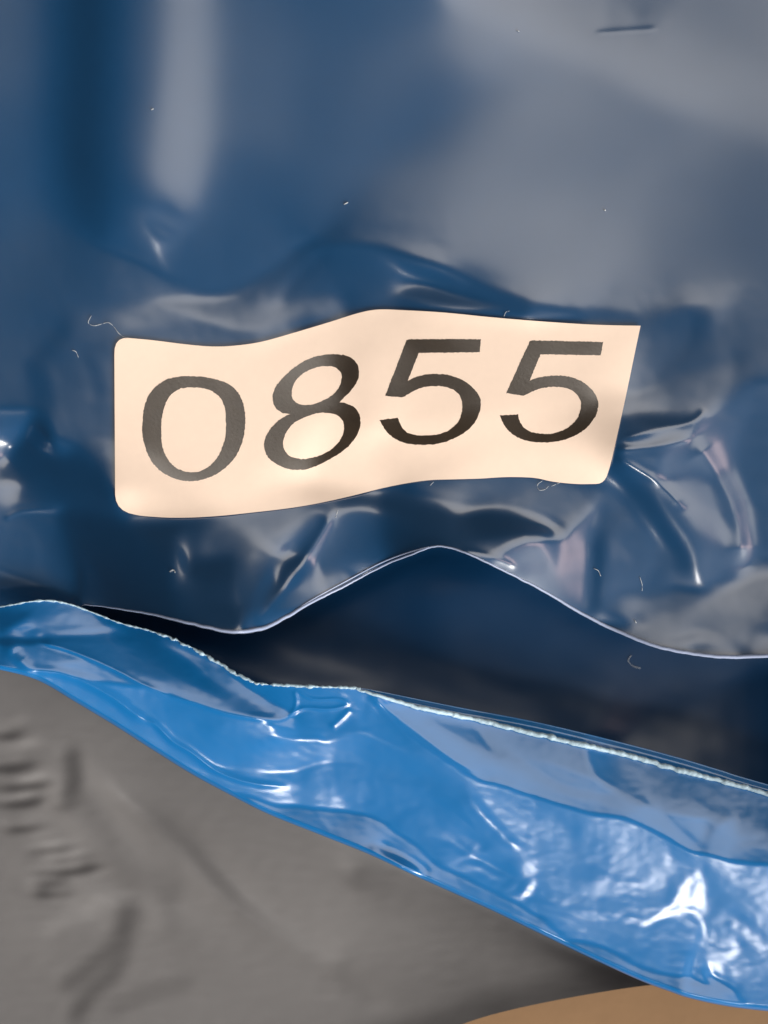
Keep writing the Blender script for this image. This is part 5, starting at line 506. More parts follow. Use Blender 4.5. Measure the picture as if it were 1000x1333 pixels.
1, 1, 0, -1, -3, 0, 3, 0, -1, -1, -1, -1, -2, 0, 3, 4, 500002, 1, 3, 1, -1, 4, 0, -1, 0, 2, 5, -1, -1, 0, 3, 2, 0, 1, 3, 0, 1, 0, -2, 0, 1, 4, 2, -1, 0, -1, -4, 1, 0, 2, 1, 0, -1,
-5, -3, 0, 1, 0, 5, 1, -1, -5, 3, 500002, -1, 2, -3, 0, 3, 2, 500003, -1, 1, -2, -1, -3, 500004, -1, 0, -2, 2, 1, 1, 3, -2, 3, 500002, 4, 1, 0, 3, 1, 1, -1, -1, 2, 0, 1, -1, 2, -1,
0, -2, 0, 1, -1, 4, -2, -2, -1, 3, 4, -2, 0, -6, -1, 2, -1, 3, -1, 2, 500002, 2, -1, 0, 3, 3, 0, 1, -1, -2, -2, 1, 1, 2, -4, 0, -1, 5, 4, -1, -1, -2, -5, 0, 1, 2, -2, 3, -1, 7, -2,
2, 1, -2, 3, 500002, 3, -3, 2, 0, 2, 500002, -1, 3, 1, -3, 0, -1, -3, -2, 0, -3, 2, 3, 500002, -2, 500003, 1, 500002, 4, 1, 2, -2, -3, 7, 2, 500002, -2, -3, 0, 2, 2, 500002, -2,
-1, -1, -1, 1, 3, 0, 1, -1, 2, 3, 500002, 2, -1, 500003, 5, 500003, 3, 1, 1, -1, 4, -1, 500002, -2, -1, 500002, 1, -2, 0, -6, -3, 1, -1, 2, -1, 1, 0, -3, -3, 1, 1, 0, 4, 2, -2, -1,
-8, 2, 1, 500002, 2, -3, 0, 1, 2, 0, 1, -2, -1, 1, 500002, -4, 2, 0, 2, -3, -1, -1, -1, -1, 500002, -1, -4, 2, 0, 1, 0, 4, 1, 0, 4, 2, 500002, 2, 1, 500002, -2, 1, 0, -1, 0, -1, 1,
0, 4, -3, -1, 0, 2, 2, -2, 0, -5, 0, 3, 0, 2, 2, 1, 0, 3, 2, -2, -1, 1, 4, -1, 0, -3, 1, -1, 1, 1, 1, -1, 500002, 3, 1, 500002, -2, -3, 0, -1, 0, -1, 1, -1, 7, -1, 0, 1, -4, 3, 2,
1, -1, -2, 2, 1, -1, 2, 0, -1, 500002, 1, -1, 0, -4, -2, -2, 0, -3, 0, 2, 0, -3, -4, -2, 500002, -1, 1, 500002, -1, 0, 3, -1, -1, 5, 2, 0, -2, -4, -2, 0, -1, 2, -1, 1, 1, -1, -1,
0, -4, -1, 1, 1, -2, 0, 3, 500002, -1, 0, 1, 0, 4, 3, 1, 0, 1, 500003, -2, 4, 500003, -1, 500002, -2, -1, -2, 1, 1, -4, -2, 0, -1, 0, -1, 1, 0, 1, -4, 500003, 2, 2, 0, -6, -7, 2,
1, 0, -2, 2, -1, 500002, 2, 0, 1, -4, -2, 500003, -5, 1, 0, 4, -3, 500002, -3, -1, 1, 0, -2, -4, 500002, 1, 5, 3, 500002, 1, 4, 500002, -2, 1, -1, 0, -3, 500002, 1, -5, 1, 0, 1,
-1, 2, -3, 500003, 3, 0, -1, 0, -1, -1, 3, 0, -1, 2, -1, 500002, 4, 0, 1, 0, 5, -1, 0, -3, 2, -1, 500002, 2, 0, -2, 0, -2, 500003, -1, 500002, -1, 0, -2, 0, 1, 3, 500003, -3, 4, 3,
0, -4, 0, 2, 0, -1, 2, -2, -2, 0, -2, 0, -1, 1, -3, -1, 1, 1, -1, -1, 3, 0, -5, -7, -4, 0, -1, 500003, -1, -4, 0, 2, 0, 1, -2, 4, 1, 500002, -7, 0, 1, 0, 1, 500002, 3, -2, 500002,
-5, -3, 3, 500002, 1, 2, -1, 1, -1, 500003, 4, 2, 3, 0, 1, 500002, -1, -3, 1, 2, 0, -1, 0, -1, 500002, -3, -1, -2, 1, 1, -2, -1, -1, 500004, 1, 2, -3, 1, -1, -1, 1, 1, -1, -4, -2,
2, -1, 2, 0, 1, -2, 1, -2, 0, -1, 1, -1, -6, 0, 1, -1, -1, -3, 1, 0, 4, -3, -2, 0, -5, 0, 2, -1, -3, -3, 0, 1, 0, 7, 1, -1, 0, -1, 4, 500002, -5, 2, 500002, -2, 1, 500002, -4, 1,
-1, 500002, 2, -4, -1, 1, -3, 2, 1, 0, -1, 2, -1, 3, 0, -2, 1, -2, 0, -2, 3, -1, 0, 2, 5, 500002, -3, 2, 0, 1, -1, 1, 0, -1, 0, -2, -2, 2, 1, 0, 2, 0, 1, -1, 1, -2, -2, 1, 0, 3, 0,
-1, 1, -2, 3, 1, 1, -5, -1, 1, 500002, 1, -1, -1, 500002, -1, 500002, 1, -2, 500003, -2, 3, 0, -4, -5, -2, 500002, -1, -2, 0, -1, -3, 500002, 1, 0, -5, 3, 500002, 1, -5, 1, 0, 4,
-1, 500002, 3, -3, -1, 0, -3, -4, 2, 1, 0, 1, 3, 500002, -1, 500002, -1, 500002, -1, 2, 0, -1, 500002, -1, -1, 3, 3, 500002, -2, -2, 500002, -2, -1, -1, 1, 0, 1, 0, -1, -1, -2, 3,
-1, 1, -1, -2, 1, 0, -3, 500003, -2, 500002, -1, 1, 0, 1, -1, 1, -2, -1, -1, -1, 0, -4, 1, 1, -1, -2, -2, 0, 1, 0, 2, -1, -1, 1, -3, 0, 1, -1, -3, -2, -1, 2, -1, 6, -1, -2, 0, -2,
4, 500002, 1, -3, 2, 0, 1, -1, 1, 1, 2, -1, -2, -1, 500002, 1, -4, 500002, -2, 1, 1, -1, 0, 2, -3, 1, 0, -1, 500004, 3, 500002, 5, 3, -2, -1, -2, 1, 1, 0, -1, 0, 1, -1, 0, -2, -1,
2, 1, 1, 3, 0, 1, 500002, -3, -1, 1, 1, 4, -1, 500002, -2, 2, 2, 0, -1, 500003, 1, 1, 0, -2, 1, 0, 1, 0, 1, -1, 2, -2, 0, -1, 0, -4, 1, 0, -2, -3, -2, 500002, -2, -2, 0, -1, -1, 0,
-1, 1, 0, -8, 2, 500002, -1, -4, 2, 0, 1, 4, -1, 500002, 1, -3, 1, 500002, -3, 1, 500002, 2, 2, -2, 1, -1, 1, 0, -1, -1, -3, -1, 1, -1, -2, -1, 0, -2, 2, 2, 2, 500002, -1, 500002,
1, -1, 500002, 1, 0, 5, 500003, -3, 2, -1, 1, 0, -4, 0, 1, 1, -2, 500003, -1, 1, -1, -1, 1, 500002, -1, 1, -1, 0, -1, 500002, 1, 3, 0, -1, -1, -3, -1, 0, 2, 500002, -1, 1, -1, 1,
500002, -1, 0, -1, 1, -1, 4, -2, 500003, 2, 1, -1, 1, 1, 1, 500002, 2, 2, 1, 1, 1, -2, -2, 500003, -3, 500003, 1, 1, 1, 0, -1, -4, -1, 0, 1, -1, 0, -1, 0, 3, 2, 2, 1, 0, 5, 3, -1,
0, 1, 1, 1, 500002, -1, 1, 500002, 1, -2, 3, 500003, -1, -1, 500002, -3, -2, 1, 3, 5, -1, 1, 0, -1, 2, 2, -1, 1, 1, 500003, 2, 0, -2, 0, -1, 2, -1, 500002, -2, -1, 500002, -1, -3,
1, 1, 500002, -2, 500002, -2, -3, 1, 0, 1, 0, -2, -1, -1, -5, 1, -1, 0, -1, -2, 1, 0, 1, 3, 2, -1, 0, 1, 2, -1, 1, 0, 1, -3, 1, 1, 500002, 1, -2, 0, -1, 0, -1, -1, 0, -2, -1, 1, 0,
-1, 2, 500002, 4, 0, 1, -1, 0, -1, 0, 1, 500003, 1, 0, -1, 6, -1, -2, 0, -2, 2, 500002, 1, 3, -3, 0, 2, 0, 1, 0, -2, 0, 1, 1, -1, -1, 0, -2, 500004, -1, 500002, 1, 2, 4, 500002, 1,
-1, -1, 1, -1, 3, 1, 0, -1, 500002, 1, 500002, 2, 0, -2, 0, -1, 2, -2, -1, 0, 2, 3, 1, 500002, 4, 500003, 2, 1, 1, 1, 3, -2, -2, 0, 1, -1, -3, 0, -1, 1, 500002, 1, 0, -4, -3, -1,
0, 2, 1, 500002, -1, 4, 2, 500002, -1, 3, 1, 0, -1, 3, 500002, -1, 0, -1, 2, -1, 1, 1, -1, 2, 500002, -4, -1, -1, 0, -2, -3, -1, 0, 1, 3, 3, -1, 500002, -1, 0, 1, -1, 1, 2, -1, -1,
1, 5, 1, -1, 500002, 3, -2, 1, 0, 1, -4, -1, 0, -1, -1, -3, 1, 0, 1, 0, -2, -2, 0, -1, -4, 500002, 1, 0, -3, 500003, 2, 500004, 1, -1, 1, 2, 0, -1, 0, 1, 3, -1, 500002, 1, -1, 1,
0, -1, -2, 0, -1, 0, 1, -1, 500003, 3, -1, 0, -1, 0, 3, 1, 500002, 5, -1, 0, -1, 1, -2, 1, 1, 500002, -1, 1, 1, 0, 3, -1, -1, 1, 0, 1, 0, -1, 0, 4, -2, 0, 1, 500002, -1, -2, 0, 2,
1, -1, -1, 0, -2, 2, 2, 0, 2, -1, 500002, 1, -1, 3, 0, -1, 1, -2, -1, 1, -1, 3, 1, 2, 500003, 1, 0, 1, 2, 1, -2, 500002, 2, -1, 0, -1, 2, 4, -1, -1, 0, 1, 500002, -1, 500003, 1, 0,
1, 3, -2, -2, 0, 1, -1, -2, 0, -1, 2, 1, 500003, -3, -4, -2, 0, 1, 1, 500003, 2, 500002, -1, 0, 2, 1, 2, 0, 2, 0, 1, 500002, -1, 2, 500002, 2, -1, 1, -1, -1, -5, 0, -2, 0, -3, -1,
-1, 0, 1, 2, 2, -1, 1, 0, 1, 1, 1, -1, 1, 3, 0, -2, 0, 6, 500003, -1, 2, -1, 1, 1, 0, -3, 1, 500003, -1, 0, 2, 0, 1, 1, 0, -1, 500002, -4, 1, 0, 1, 0, -3, -1, 0, 2, 2, 500002, 1,
500004, 1, 2, 500003, 3, 1, 500002, 2, -1, 500003, -3, 0, -1, 0, 1, -1, 500004, 5, -1, 500003, 3, 2, 0, -1, 5, 500004, -1, 2, 1, -1, 0, -1, 1, 500002, -1, -1, -1, 1, 1, 1, 1,
500002, 2, 0, 1, 0, -1, 0, -2, -1, 500002, 1, 0, -1, -1, 0, -2, 3, 1, 0, 1, -1, 500003, -5, 3, 500003, -3, -1, 500002, 1, 0, 2, 1, -1, 2, 500002, 1, 2, 2, -2, -1, 0, 3, -1, 2, -1,
2, 3, -2, 500002, -1, 500002, -1, -1, -1, 2, 2, 500002, 2, -2, -2, 0, 1, 1, -3, -1, 0, 2, 1, -1, 500002, 2, -3, 500003, 1, 500003, 1, 1, 500003, 2, 2, 2, -1, 0, 1, 500004, -3, 1,
1, 0, 2, -1, 2, 500002, -2, 500002, -2, 0, -3, 1, 500003, 2, 2, -1, 0, -1, 2, 1, 1, 500002, 2, 500003, 4, 500002, 1, 0, 1, 0, -1, 1, 500002, 2, 1, -1, 1, -1, -2, 1, 500002, 2, 0,
-1, 0, -1, -2, 2, 500002, -1, -1, 500002, 1, 1, 1, -1, 2, 500002, -1, 500002, 1, 1, 500002, 2, 1, 0, 1, 1, 2, -1, 1, 500002, -2, 1, 500002, 1, -1, -1, 500002, -1, 4, -1, 500002,
-1, 1, 1, -1, 0, 2, -2, 500002, 1, -2, 3, 1, 0, -2, 0, 1, 500002, -1, -1, -1, 0, 1, 0, 1, 0, -1, 1, -1, 0, -1, -1, 0, -2, -1, 500002, -1, -2, -1, 500002, -2, 3, 2, 0, 1, -1, 0, -1,
0, -1, -4, 3, 0, 1, -1, -2, -1, 0, 1, -2, -1, 2, 500002, 2, 500002, 1, 0, 1, 3, -1, -1, 0, 4, -1, 2, -1, 0, 2, -2, 0, -1, -2, 1, 500003, -2, 3, 1, 1, 0, 1, -1, 0, 1, 0, 2, -4,
500002, 1, 1, -1, 500002, 5, -2, 0, 1, 0, 1, -1, 0, 1, -1, 2, 500004, 3, 1, -1, 0, 1, 1, -1, 500002, -3, 500004, -1, 2, 500002, -2, 2, 0, -1, 0, -3, 2, -1, 1, -1, 1, 2, 0, 2, 0, 1,
3, 1, 500002, -2, 1, 0, -1, 500004, 2, 500002, 1, 500002, -2, 0, 1, 1, -1, 1, -1, -2, 500002, -1, 1, 1, -1, 0, -1, -1, 500002, -1, -2, 500003, -1, -3, 1, 2, 0, 2, -1, 500002, -1,
-2, -1, 2, 2, 0, 1, 500002, 1, 500003, 2, -1, 500002, 2, 1, 500002, -1, -2, 0, -1, -3, 2, -2, 500002, -2, 0, 2, -1, 1, 1, -3, 500003, -1, 1, 500003, -2, 500004, 2, -1, 500006, -1,
-2, -1, 1, -1, 0, -1, -2, 500003, -2, -2, -1, 500002, -3, 2, 1, 1, 1, 0, 1, -1, 0, -3, -2, 2, 0, 1, -2, 0, -1, 0, 1, -2, 0, 3, 0, -1, 2, 0, -1, 500002, 1, 2, -1, 500002, 3, -1, 2,
500002, 2, -2, 500002, -3, 2, 2, 1, 0, -2, 3, 500002, -1, 1, 500004, 3, -3, -1, 500003, 1, 500003, -1, 2, -2, 1, 1, 500002, -2, 500002, -2, 2, 500004, 3, 500004, 1, 0, 1, 0, -2, 0,
1, 500003, 2, 500002, -3, 0, 1, -1, 0, -1, 1, -1, 0, -1, -1, 1, 0, 2, 500002, 3, 500003, -2, 1, 1, 500002, -2, -1, 1, 1, 500002, 2, 500002, -3, 500004, 1, -2, -1, 500002, -1, -1,
2, 500002, -1, 500005, -3, 500002, -1, -2, -4, 1, 500002, 2, -2, 0, -1, 0, -3, -2, 1, 500002, 1, -1, 0, 1, 0, 1, 0, 2, 0, 1, 0, 1, 1, 500002, -1, -2, 0, -1, -4, 2, -2, 1, 0, -3, 0,
1, 500002, 1, -2, 500003, 1, 500002, -1, 0, -1, 1, -1, -1, 0, -1, 3, 500003, -1, -1, 500003, -2, 2, 0, -2, 0, -1, -1, 500003, -1, -2, -1, 2, 0, -3, 1, 1, 500004, 2, 500002, -2, -1,
1, 0, 1, 0, 1, -2, 500002, -1, 1, 2, 1, 0, 1, 1, -1, 500003, 1, 500003, -1, -1, 500003, 1, -1, -1, 0, -1, 2, 1, 1, 0, -1, 2, 500003, 1, 0, 1, 1, 0, 3, -3, -1, 500002, -1, 0, 1,
500003, -2, -1, 1, 1, 2, -1, -2, 1, 0, -2, 500002, 1, -1, 0, 2, 500007, 1, -1, 1, 500004, -1, 1, 500002, -2, -1, 0, -1, 1, 500005, -1, -2, 0, 2, 500002, 1, 500002, 1, -2, 1,
500003, -1, 0, -1, 500004, 2, 500002, -3, 500004, 1, -2, 500003, -1, -2, 2, 500002, -3, 1, -1, 1, 500002, -3, 500003, -1, -1, 0, 1, 0, 2, 0, 1, -1, 0, -3, -1, 2, 500003, -2,
500003, 1, 1, 2, 0, 1, -1, 1, 500002, 1, 500002, -2, 500002, -1, 2, -2, 1, 0, -5, 0, 1, 500003, -1, 500003, 2, -1, 500002, -1, -1, 2, -1, 0, 1, 1, 1, 0, 1, 500002, -1, -1, 500002,
-1, 3, 0, -1, 0, -2, 500004, -1, -2, -2, 1, 0, -3, 1, 500002, 1, 500002, 2, 500003, -2, 500003, 1, 0, -1, 500002, -2, 0, 2, 500003, 3, 0, 1, 500004, 1, 0, 1, -1, -2, 500003, 1, 1,
1, -1, 500003, 1, 500004, -1, 500004, 1, 1, 0, 2, -1, -2, -1, 0, 1, -1, 1, 500002, 2, -2, -1, 500002, 2, -2, -1, 1, 0, -3, -3, 500002, -1, 500005, 1, 1, 500002, 1, 0, 1, 500003, 1,
-1, 1, 500002, -1, -1, -1, -1, 500003, -1, 500002, -1, -2, -1, 500004, 1, -1, 500002, 1, -1, 0, 1, 1, 2, -1, 500002, 1, -1, 0, 2, 500002, -2, 3, 0, -1, 0, 1, -2, 500004, -1, 1,
500002, -2, 0, -1, 1, 500002, -2, 1, 500002, 1, -2, 500003, 1, -1, 500003, -2, 1, 1, 500002, -2, 500004, 2, 1, 1, 500002, 2, -3, 1, -1, 0, 1, -1, 0, -2, 500002, 1, 2, -1, 1, 0, -4,
500002, 1, 500006, 3, -2, 500003, -1, 2, 500002, 1, 3, -3, 0, 2, 500003, -2, -1, 500002, -1, 2, 0, -1, 0, -1, 500005, -2, -2, 1, 500002, 1, 500005, 2, 500002, 1, -3, 0, -1, 0, 3,
1, -1, 500002, -1, -2, 1, 500003, 3, 500003, 1, -1, 0, 1, 0, 2, 1, -2, -1, 500002, 1, 1, 2, 500004, 1, 500002, 1, -1, 0, -1, 0, 1, 0, 1, 500002, 2, -1, -2, 0, -1, 1, -1, 500003, 2,
500002, -1, 500002, 1, -2, 0, 1, 0, -1, -2, 500002, -1, 0, -1, 500003, 1, 2, 1, -1, 1, 2, -1, 500005, -1, 500004, 1, -1, 500003, 1, -1, 1, 500002, -1, -2, 500002, 2, -2, 1, 500002,
-1, 2, -1, 500002, 2, 0, -1, 0, -1, 1, -1, 500005, 5, -1, -1, 0, 1, -1, 0, -1, 500002, -1, 500003, -1, -1, -1, 1, 500002, -2, 1, 1, 0, 2, -2, 0, 1, -1, 0, 1, 0, 1, -1, 500002, 2,
0, -1, 0, -2, 1, 500003, 1, 0, 1, 1, 2, 0, -2, 1, -1, 500007, 2, -1, -1, 1, 0, -2, -1, 0, 1, 0, -1, 0, 1, -1, 0, 2, -1, 500004, 2, -1, -1, 0, 3, -1, 0, 1, 500002, 1, -2, -1,
500005, -1, 0, 1, -1, 0, 1, 500002, -2, -2, 1, -1, 1, 1, 1, 1, 500002, 1, -1, 2, 500002, 2, -1, 500004, 4, 1, 0, -1, 0, -1, -3, 1, -1, 0, -1, 3, 500003, 2, -1, -1, 1, 2, 0, 4, -2,
-1, 500003, 1, 2, 500002, 2, 2, 500004, -1, 1, 500006, -1, 1, -1, -1, 0, -1, 2, 0, 1, 0, 1, 2, 0, 1, -1, 500003, -2, 0, 1, 0, -1, 500004, -2, -1, 500003, 1, 3, 1, -1, 0, 2, -3,
500004, -1, 0, -1, -1, 0, 1, 1, -1, 500003, -1, 2, -1, 1, 0, -1, -1, -2, 0, -1, 2, -3, 1, 500002, -1, 2, 500003, 1, -2, 500004, -1, 500002, -1, 500002, 4, -1, 500002, 1, -1,
500004, -1, 500004, 2, 500005, -1, 0, 1, 0, 2, -3, -1, 0, -1, 0, 2, 0, 1, 500002, -1, 1, 500003, -3, 2, 500003, 1, 0, 2, 500003, 1, 1, -2, 0, -1, 500002, 1, -1, 0, 2, 0, -1, 1,
500002, -1, -2, 500003, -1, 0, 1, -1, 0, 1, 1, 500004, 1, -1, 500002, 2, 1, 500005, -2, 500004, -1, 500003, 1, -2, 0, 1, 500002, -1, -1, 0, -1, 500002, 1, 500003, 1, -1, 0, -1, 0,
1, 1, 0, 1, 500002, 1, 2, 0, -1, 500002, -3, -1, -1, 500002, 2, 1, 500002, 1, 0, -1, 1, 500002, 2, -2, -1, 500002, -2, 1, 1, 500002, 2, 4, 500004, -1, 0, 1, -1, 500002, 1, 500002,
-1, -1, 1, -1, -1, 0, -1, 1, 500003, 2, 0, -2, 1, 500003, -2, 500005, 2, -1, 500002, -2, 500005, 2, 1, 500002, -1, -3, 500004, -1, 0, -1, -1, 0, 1, -1, -1, 1, -1, 0, -1, 2, -2, 1,
0, -1, 500004, 1, -2, 1, 500002, -1, 2, 500002, -1, 500002, -1, 1, 500002, -1, 500002, -1, 0, 1, 2, -1, 1, 500002, 2, -1, 500003, -1, -2, 500003, -3, 4, 1, 500004, -1, 0, 1, 2, 0,
-2, -1, 0, -1, 0, 2, 0, 2, -1, 0, -1, 1, 500003, -3, 3, 500005, 1, 1, 0, -1, 3, 1, -1, 500002, -1, 1, 2, 500002, 2, 1, -1, 1, 1, 500002, -2, 1, 500002, -2, 0, 1, 0, -1, -2, 0, 1,
-1, 500003, 2, -1, 500002, 1, 2, 1, 500003, -1, -1, 0, -1, 500003, 1, 0, 1, 500002, -2, 500003, -1, -1, -1, 0, -1, -1, -3, 0, 1, 500003, -1, 500003, 1, 1, 0, 1, 500003, 2, 500003,
-1, -2, -2, 500003, 1, 1, 500004, -1, 500003, -1, -2, 500003, -2, 500003, -1, 1, 5, 500007, -1, 500003, -1, 500002, -3, 3, -1, 1, 500003, 1, 500004, -3, 1, -1, 0, -1, -1, 500004,
-1, 2, 0, 1, 0, 1, -2, 1, 500002, 1, 0, 2, 2, 500002, -2, 500002, -1, 500005, -1, 0, -1, -2, 0, 1, 500002, 1, 2, -2, 500002, -1, -1, 500003, -3, 0, -1, 1, 500002, -1, 2, 500002,
-1, -1, 2, -1, -1, 500007, 1, 1, 0, 1, 500002, 3, -2, 500002, 1, -1, -1, 500003, -2, 2, 1, 500003, 1, -1, 0, 1, 500003, -1, 500002, 1, 500002, 2, -1, 500004, -1, 0, -1, -2, 3, 1,
500002, -1, 500004, -1, 0, 1, -2, 500002, -1, 0, 1, 500003, 2, -1, 500004, -1, 1, 500002, -2, 500004, -1, -2, 0, -1, 500003, 2, 500003, -2, 0, 1, 500003, -2, -1, 0, -1, 500003, 1,
0, 1, -1, -1, -1, -1, 500002, -1, 0, -1, 0, -1, -1, -3, 500004, 1, -1, 500003, -1, -1, 500004, -1, 2, -1, 500002, -1, -2, -2, 500002, -1, 0, -1, 0, 1, 500002, 1, 0, -1, 500002, -2,
-1, -2, 1, 1, 0, -2, 500003, 2, 0, 3, 500005, 1, 500003, -1, -1, -1, 500002, -2, 5, 0, 1, -1, 500002, 1, 1, 500002, -1, -3, 2, -1, 500008, 2, 0, 1, 500002, -2, 1, 500004, 1, 2,
500002, -2, 2, 1, -1, 500002, 1, 500005, -2, 500004, 1, 2, 500003, -1, -1, 1, 0, 1, -1, 0, -2, -1, -1, 500003, 1, 500003, -2, 3, 0, -1, 500007, 1, 500002, 1, 500002, 1, -3, 500003,
-1, 500002, -1, 0, -2, 0, 1, 1, 1, 0, 1, -1, -1, 1, 500002, -1, -1, 500004, 1, 2, 500002, -1, 0, -1, 0, 1, 1, 0, -1, 1, 500003, -1, 500002, 1, 0, -2, -3, 1, 500003, -1, -1, 500003,
-1, 3, -2, 500003, -1, 500003, -1, -1, 500004, -1, 1, 500005, -1, 1, 500003, -2, -3, 2, 500002, -1, 500003, -1, 500003, 1, 500004, -1, -1, 500007, -2, 500005, 1, 500004, -1, -2, 1,
500003, -1, 2, -2, 0, -1, 0, -2, -1, 500003, 1, 500002, 1, 500002, 1, 0, -1, -1, 0, -1, 1, -2, 0, 1, 500004, 1, 0, 1, 2, 500003, 1, 2, 500004, -1, -1, -1, 0, 1, -1, 0, 4, 0, 1,
500003, 1, 0, 1, 500002, -1, 2, -1, 500008, 1, 500003, 1, 500002, 1, 500003, -1, 0, 2, 500002, -1, 0, 1, -1, 0, -1, 1, 1, 0, 1, 0, -1, 500005, 1, 2, 1, -1, 500003, 1, 0, 1, 1, 0,
-2, -1, -1, 500003, 1, 0, 1, 0, -2, 2, 0, -1, 0, -1, 0, -1, 500003, 1, 0, 1, 500003, 1, -4, 500006, -1, 0, -1, 0, -2, 1, 1, 1, 0, 2, 0, -2, 2, 500002, -2, -1, 0, -1, 0, -1, 0, 1,
500006, 1, 2, 0, -1, 1, 500005, -1, 500002, -1, -4, 0, 1, 500003, -1, 500004, 2, -2, -1, 500002, 1, 500005, -2, 500005, 2, 500004, -1, 2, 1, 1, 0, -1, -2, 1, -1, 500003, -1, 0, -1,
500002, 1, 2, 500002, 2, 500003, -1, 500003, -1, -1, 500004, 2, 500004, 2, 0, 1, 500003, -2, 1, 500004, 1, -1, 500002, 1, -1, 0, 1, 0, 1, 0, -2, 1, 500003, 1, 1, -1, -1, 1, 0, 3,
-2, -1, 0, 1, 0, -1, 0, 1, 0, 1, 2, 1, 500002, 1, 2, -1, 500004, -1, 500003, 1, 500002, 1, 2, 500002, 1, 1, -1, 500003, -1, 1, -1, 500003, 1, 1, 500003, 1, -1, 500002, 3, 500006,
-1, 0, 1, 500004, -2, 1, 500003, 1, 0, -1, 1, 0, -1, 500006, 2, 1, -1, 1, 500004, 1, 1, 0, -1, -1, -1, 500005, 1, 0, -1, 500002, -1, 500002, -1, -1, 1, 500002, 1, 0, 1, 500002, 2,
500002, -3, -1, 500002, 1, 500006, 1, 500004, 1, 0, -1, 1, 1, 0, -3, -1, 500003, -1, 500004, 1, 500004, 1, 0, -1, 0, 1, 500003, 1, 500004, -2, 0, -1, 1, 500003, -1, 500004, 2, -2,
-1, 500002, 2, 1, 500004, -3, -1, 500002, 1, 0, 2, 1, 500003, -1, 2, 1, 500004, 2, 500004, -1, 500003, 1, 1, 1, 0, 1, 500002, 1, 1, 500004, -1, 500003, 1, 0, 2, 0, -1, 500002, 2,
1, 1, 1, 500002, -1, 2, -1, 500002, -1, 1, 500006, 1, 0, 2, 0, -2, 1, 500003, 1, 500002, -1, 1, 1, 0, 2, -1, 0, 1, 500002, -1, 0, 2, 0, 1, 1, 0, -1, 0, 1, 1, 0, -2, 500004, -1, 0,
-1, 0, 1, 500003, 1, 500004, -1, 1, 500002, -1, 1, 500004, 2, 500005, -1, 0, 2, 500008, -1, 1, 500002, 1, -3, 0, 1, 1, 500003, -1, -1, 500002, -1, 500006, 3, 1, 500002, 2, 500004,
2, 0, 1, -2, -1, 500003, 1, 1, 1, -1, 500004, -1, 500003, -2, 500003, 2, 1, 2, 500002, 1, 0, 1, -2, 500003, 1, 1, 500003, 1, 0, 3, 500005, 1, 500003, 1, -1, -2, 500003, -1, 500004,
1, 0, 1, 500002, 1, 0, -2, 500005, 1, 500003, 1, 500002, -2, 1, 500002, 1, 500003, 1, 0, 2, -2, -1, 500003, 2, 500005, -3, -1, 500002, 2, -1, 0, 1, 500003, -1, 1, 500003, 1, 1, 0,
1, 500003, 1, -1, 1, 500003, 1, 0, -1, 0, 1, 0, 2, 1, -1, 500003, -2, 500003, 2, 1, 0, 1, 500003, 2, 1, 1, 500003, -1, 2, -1, 1, 0, -1, 500004, 1, 1, 0, 1, 0, 2, 0, -1, 500007, -1,
1, 1, 0, 1, -1, 500004, -2, 0, 2, 0, 1, 500007, -2, 500003, 1, 500004, 1, 500002, 1, 1, 500004, -1, 500002, 1, 0, -1, 500005, 2, -1, 500003, -1, -1, -1, 0, 1, 500002, -1, 1,
500003, -1, 1, 500002, 1, 0, -2, 0, 1, 500004, -1, 1, 500003, -1, 500002, -1, 500002, 2, 1, -1, 0, 2, 500003, 1, 500002, 1, -1, -1, 500004, 1, 0, -1, 1, 0, 1, 0, -1, 500003, -2, 1,
500002, 2, 2, 1, 500004, 1, -1, 0, -1, 500002, 1, 1, 500002, 1, 0, 3, 1, -1, 500002, 1, 1, 1, 500002, 2, 0, -1, -2, 500003, -1, 500005, 1, 2, 500002, 1, 0, -2, 500002, 1, 0, -1, 0,
-1, -1, 0, 1, 0, 1, -1, 500003, 1, 500004, -1, 1, -2, -1, 0, -1, 500006, -1, -2, 500004, -1, -1, 1, 500008, 1, 1, 0, 1, 500004, -1, 1, 500005, -1, 500003, 2, 1, 500004, -3, -1,
500002, 1, 500002, 1, 1, 500002, 1, 0, 1, 500004, -2, 2, -1, 0, -1, 0, -2, 0, 1, 500002, 1, 2, 1, 500002, 1, 0, 1, 500005, -1, 1, -1, 500004, -1, 500003, -1, -2, -1, 1, 0, 1,
500004, -1, 500002, -1, 500010, 2, 500004, -1, 500002, -1, 0, 1, 0, -1, 500004, -1, 2, -1, 500004, -1, -1, 500003, -1, 500005, -1, 500003, 1, 500003, 1, 500002, -1, 0, -1, 500005,
-1, 500002, -2, 500002, 2, 0, -1, 500003, -1, -1, 500009, 1, 500005, 1, 500004, -1, -2, 1, 500002, 1, 3, 2, 500002, -1, 0, 3, 500006, 1, 500004, 2, 1, -1, 500003, 2, 1, 500002, 1,
0, -1, -2, 500002, -1, 500006, -1, 1, 2, 500004, -1, 500002, 1, 500009, -1, 0, -1, 0, 1, 0, 1, 500002, -1, 500002, -1, -1, 0, -1, 500007, -2, 500003, -1, 500004, 1, 0, -1, 500002,
-1, 500004, 1, 1, 500003, -1, 1, 1, 0, -1, 0, -1, -1, 0, -2, 0, 1, 2, 1, 500002, 1, -2, -1, 500003, -1, 500002, 1, 500010, 2, 500002, -2, 500006, 1, 1, 0, 1, -1, 0, 1, 0, -1, 0,
-1, 500003, 1, -2, 500002, -1, 500006, -2, 500004, 1, 1, 500003, -1, 500007, 1, 500005, 1, 0, -1, 500002, -2, 500008, 1, 0, -1, 0, -1, 2, -1, 500002, -1, 0, -1, 500002, -2, 0, -1,
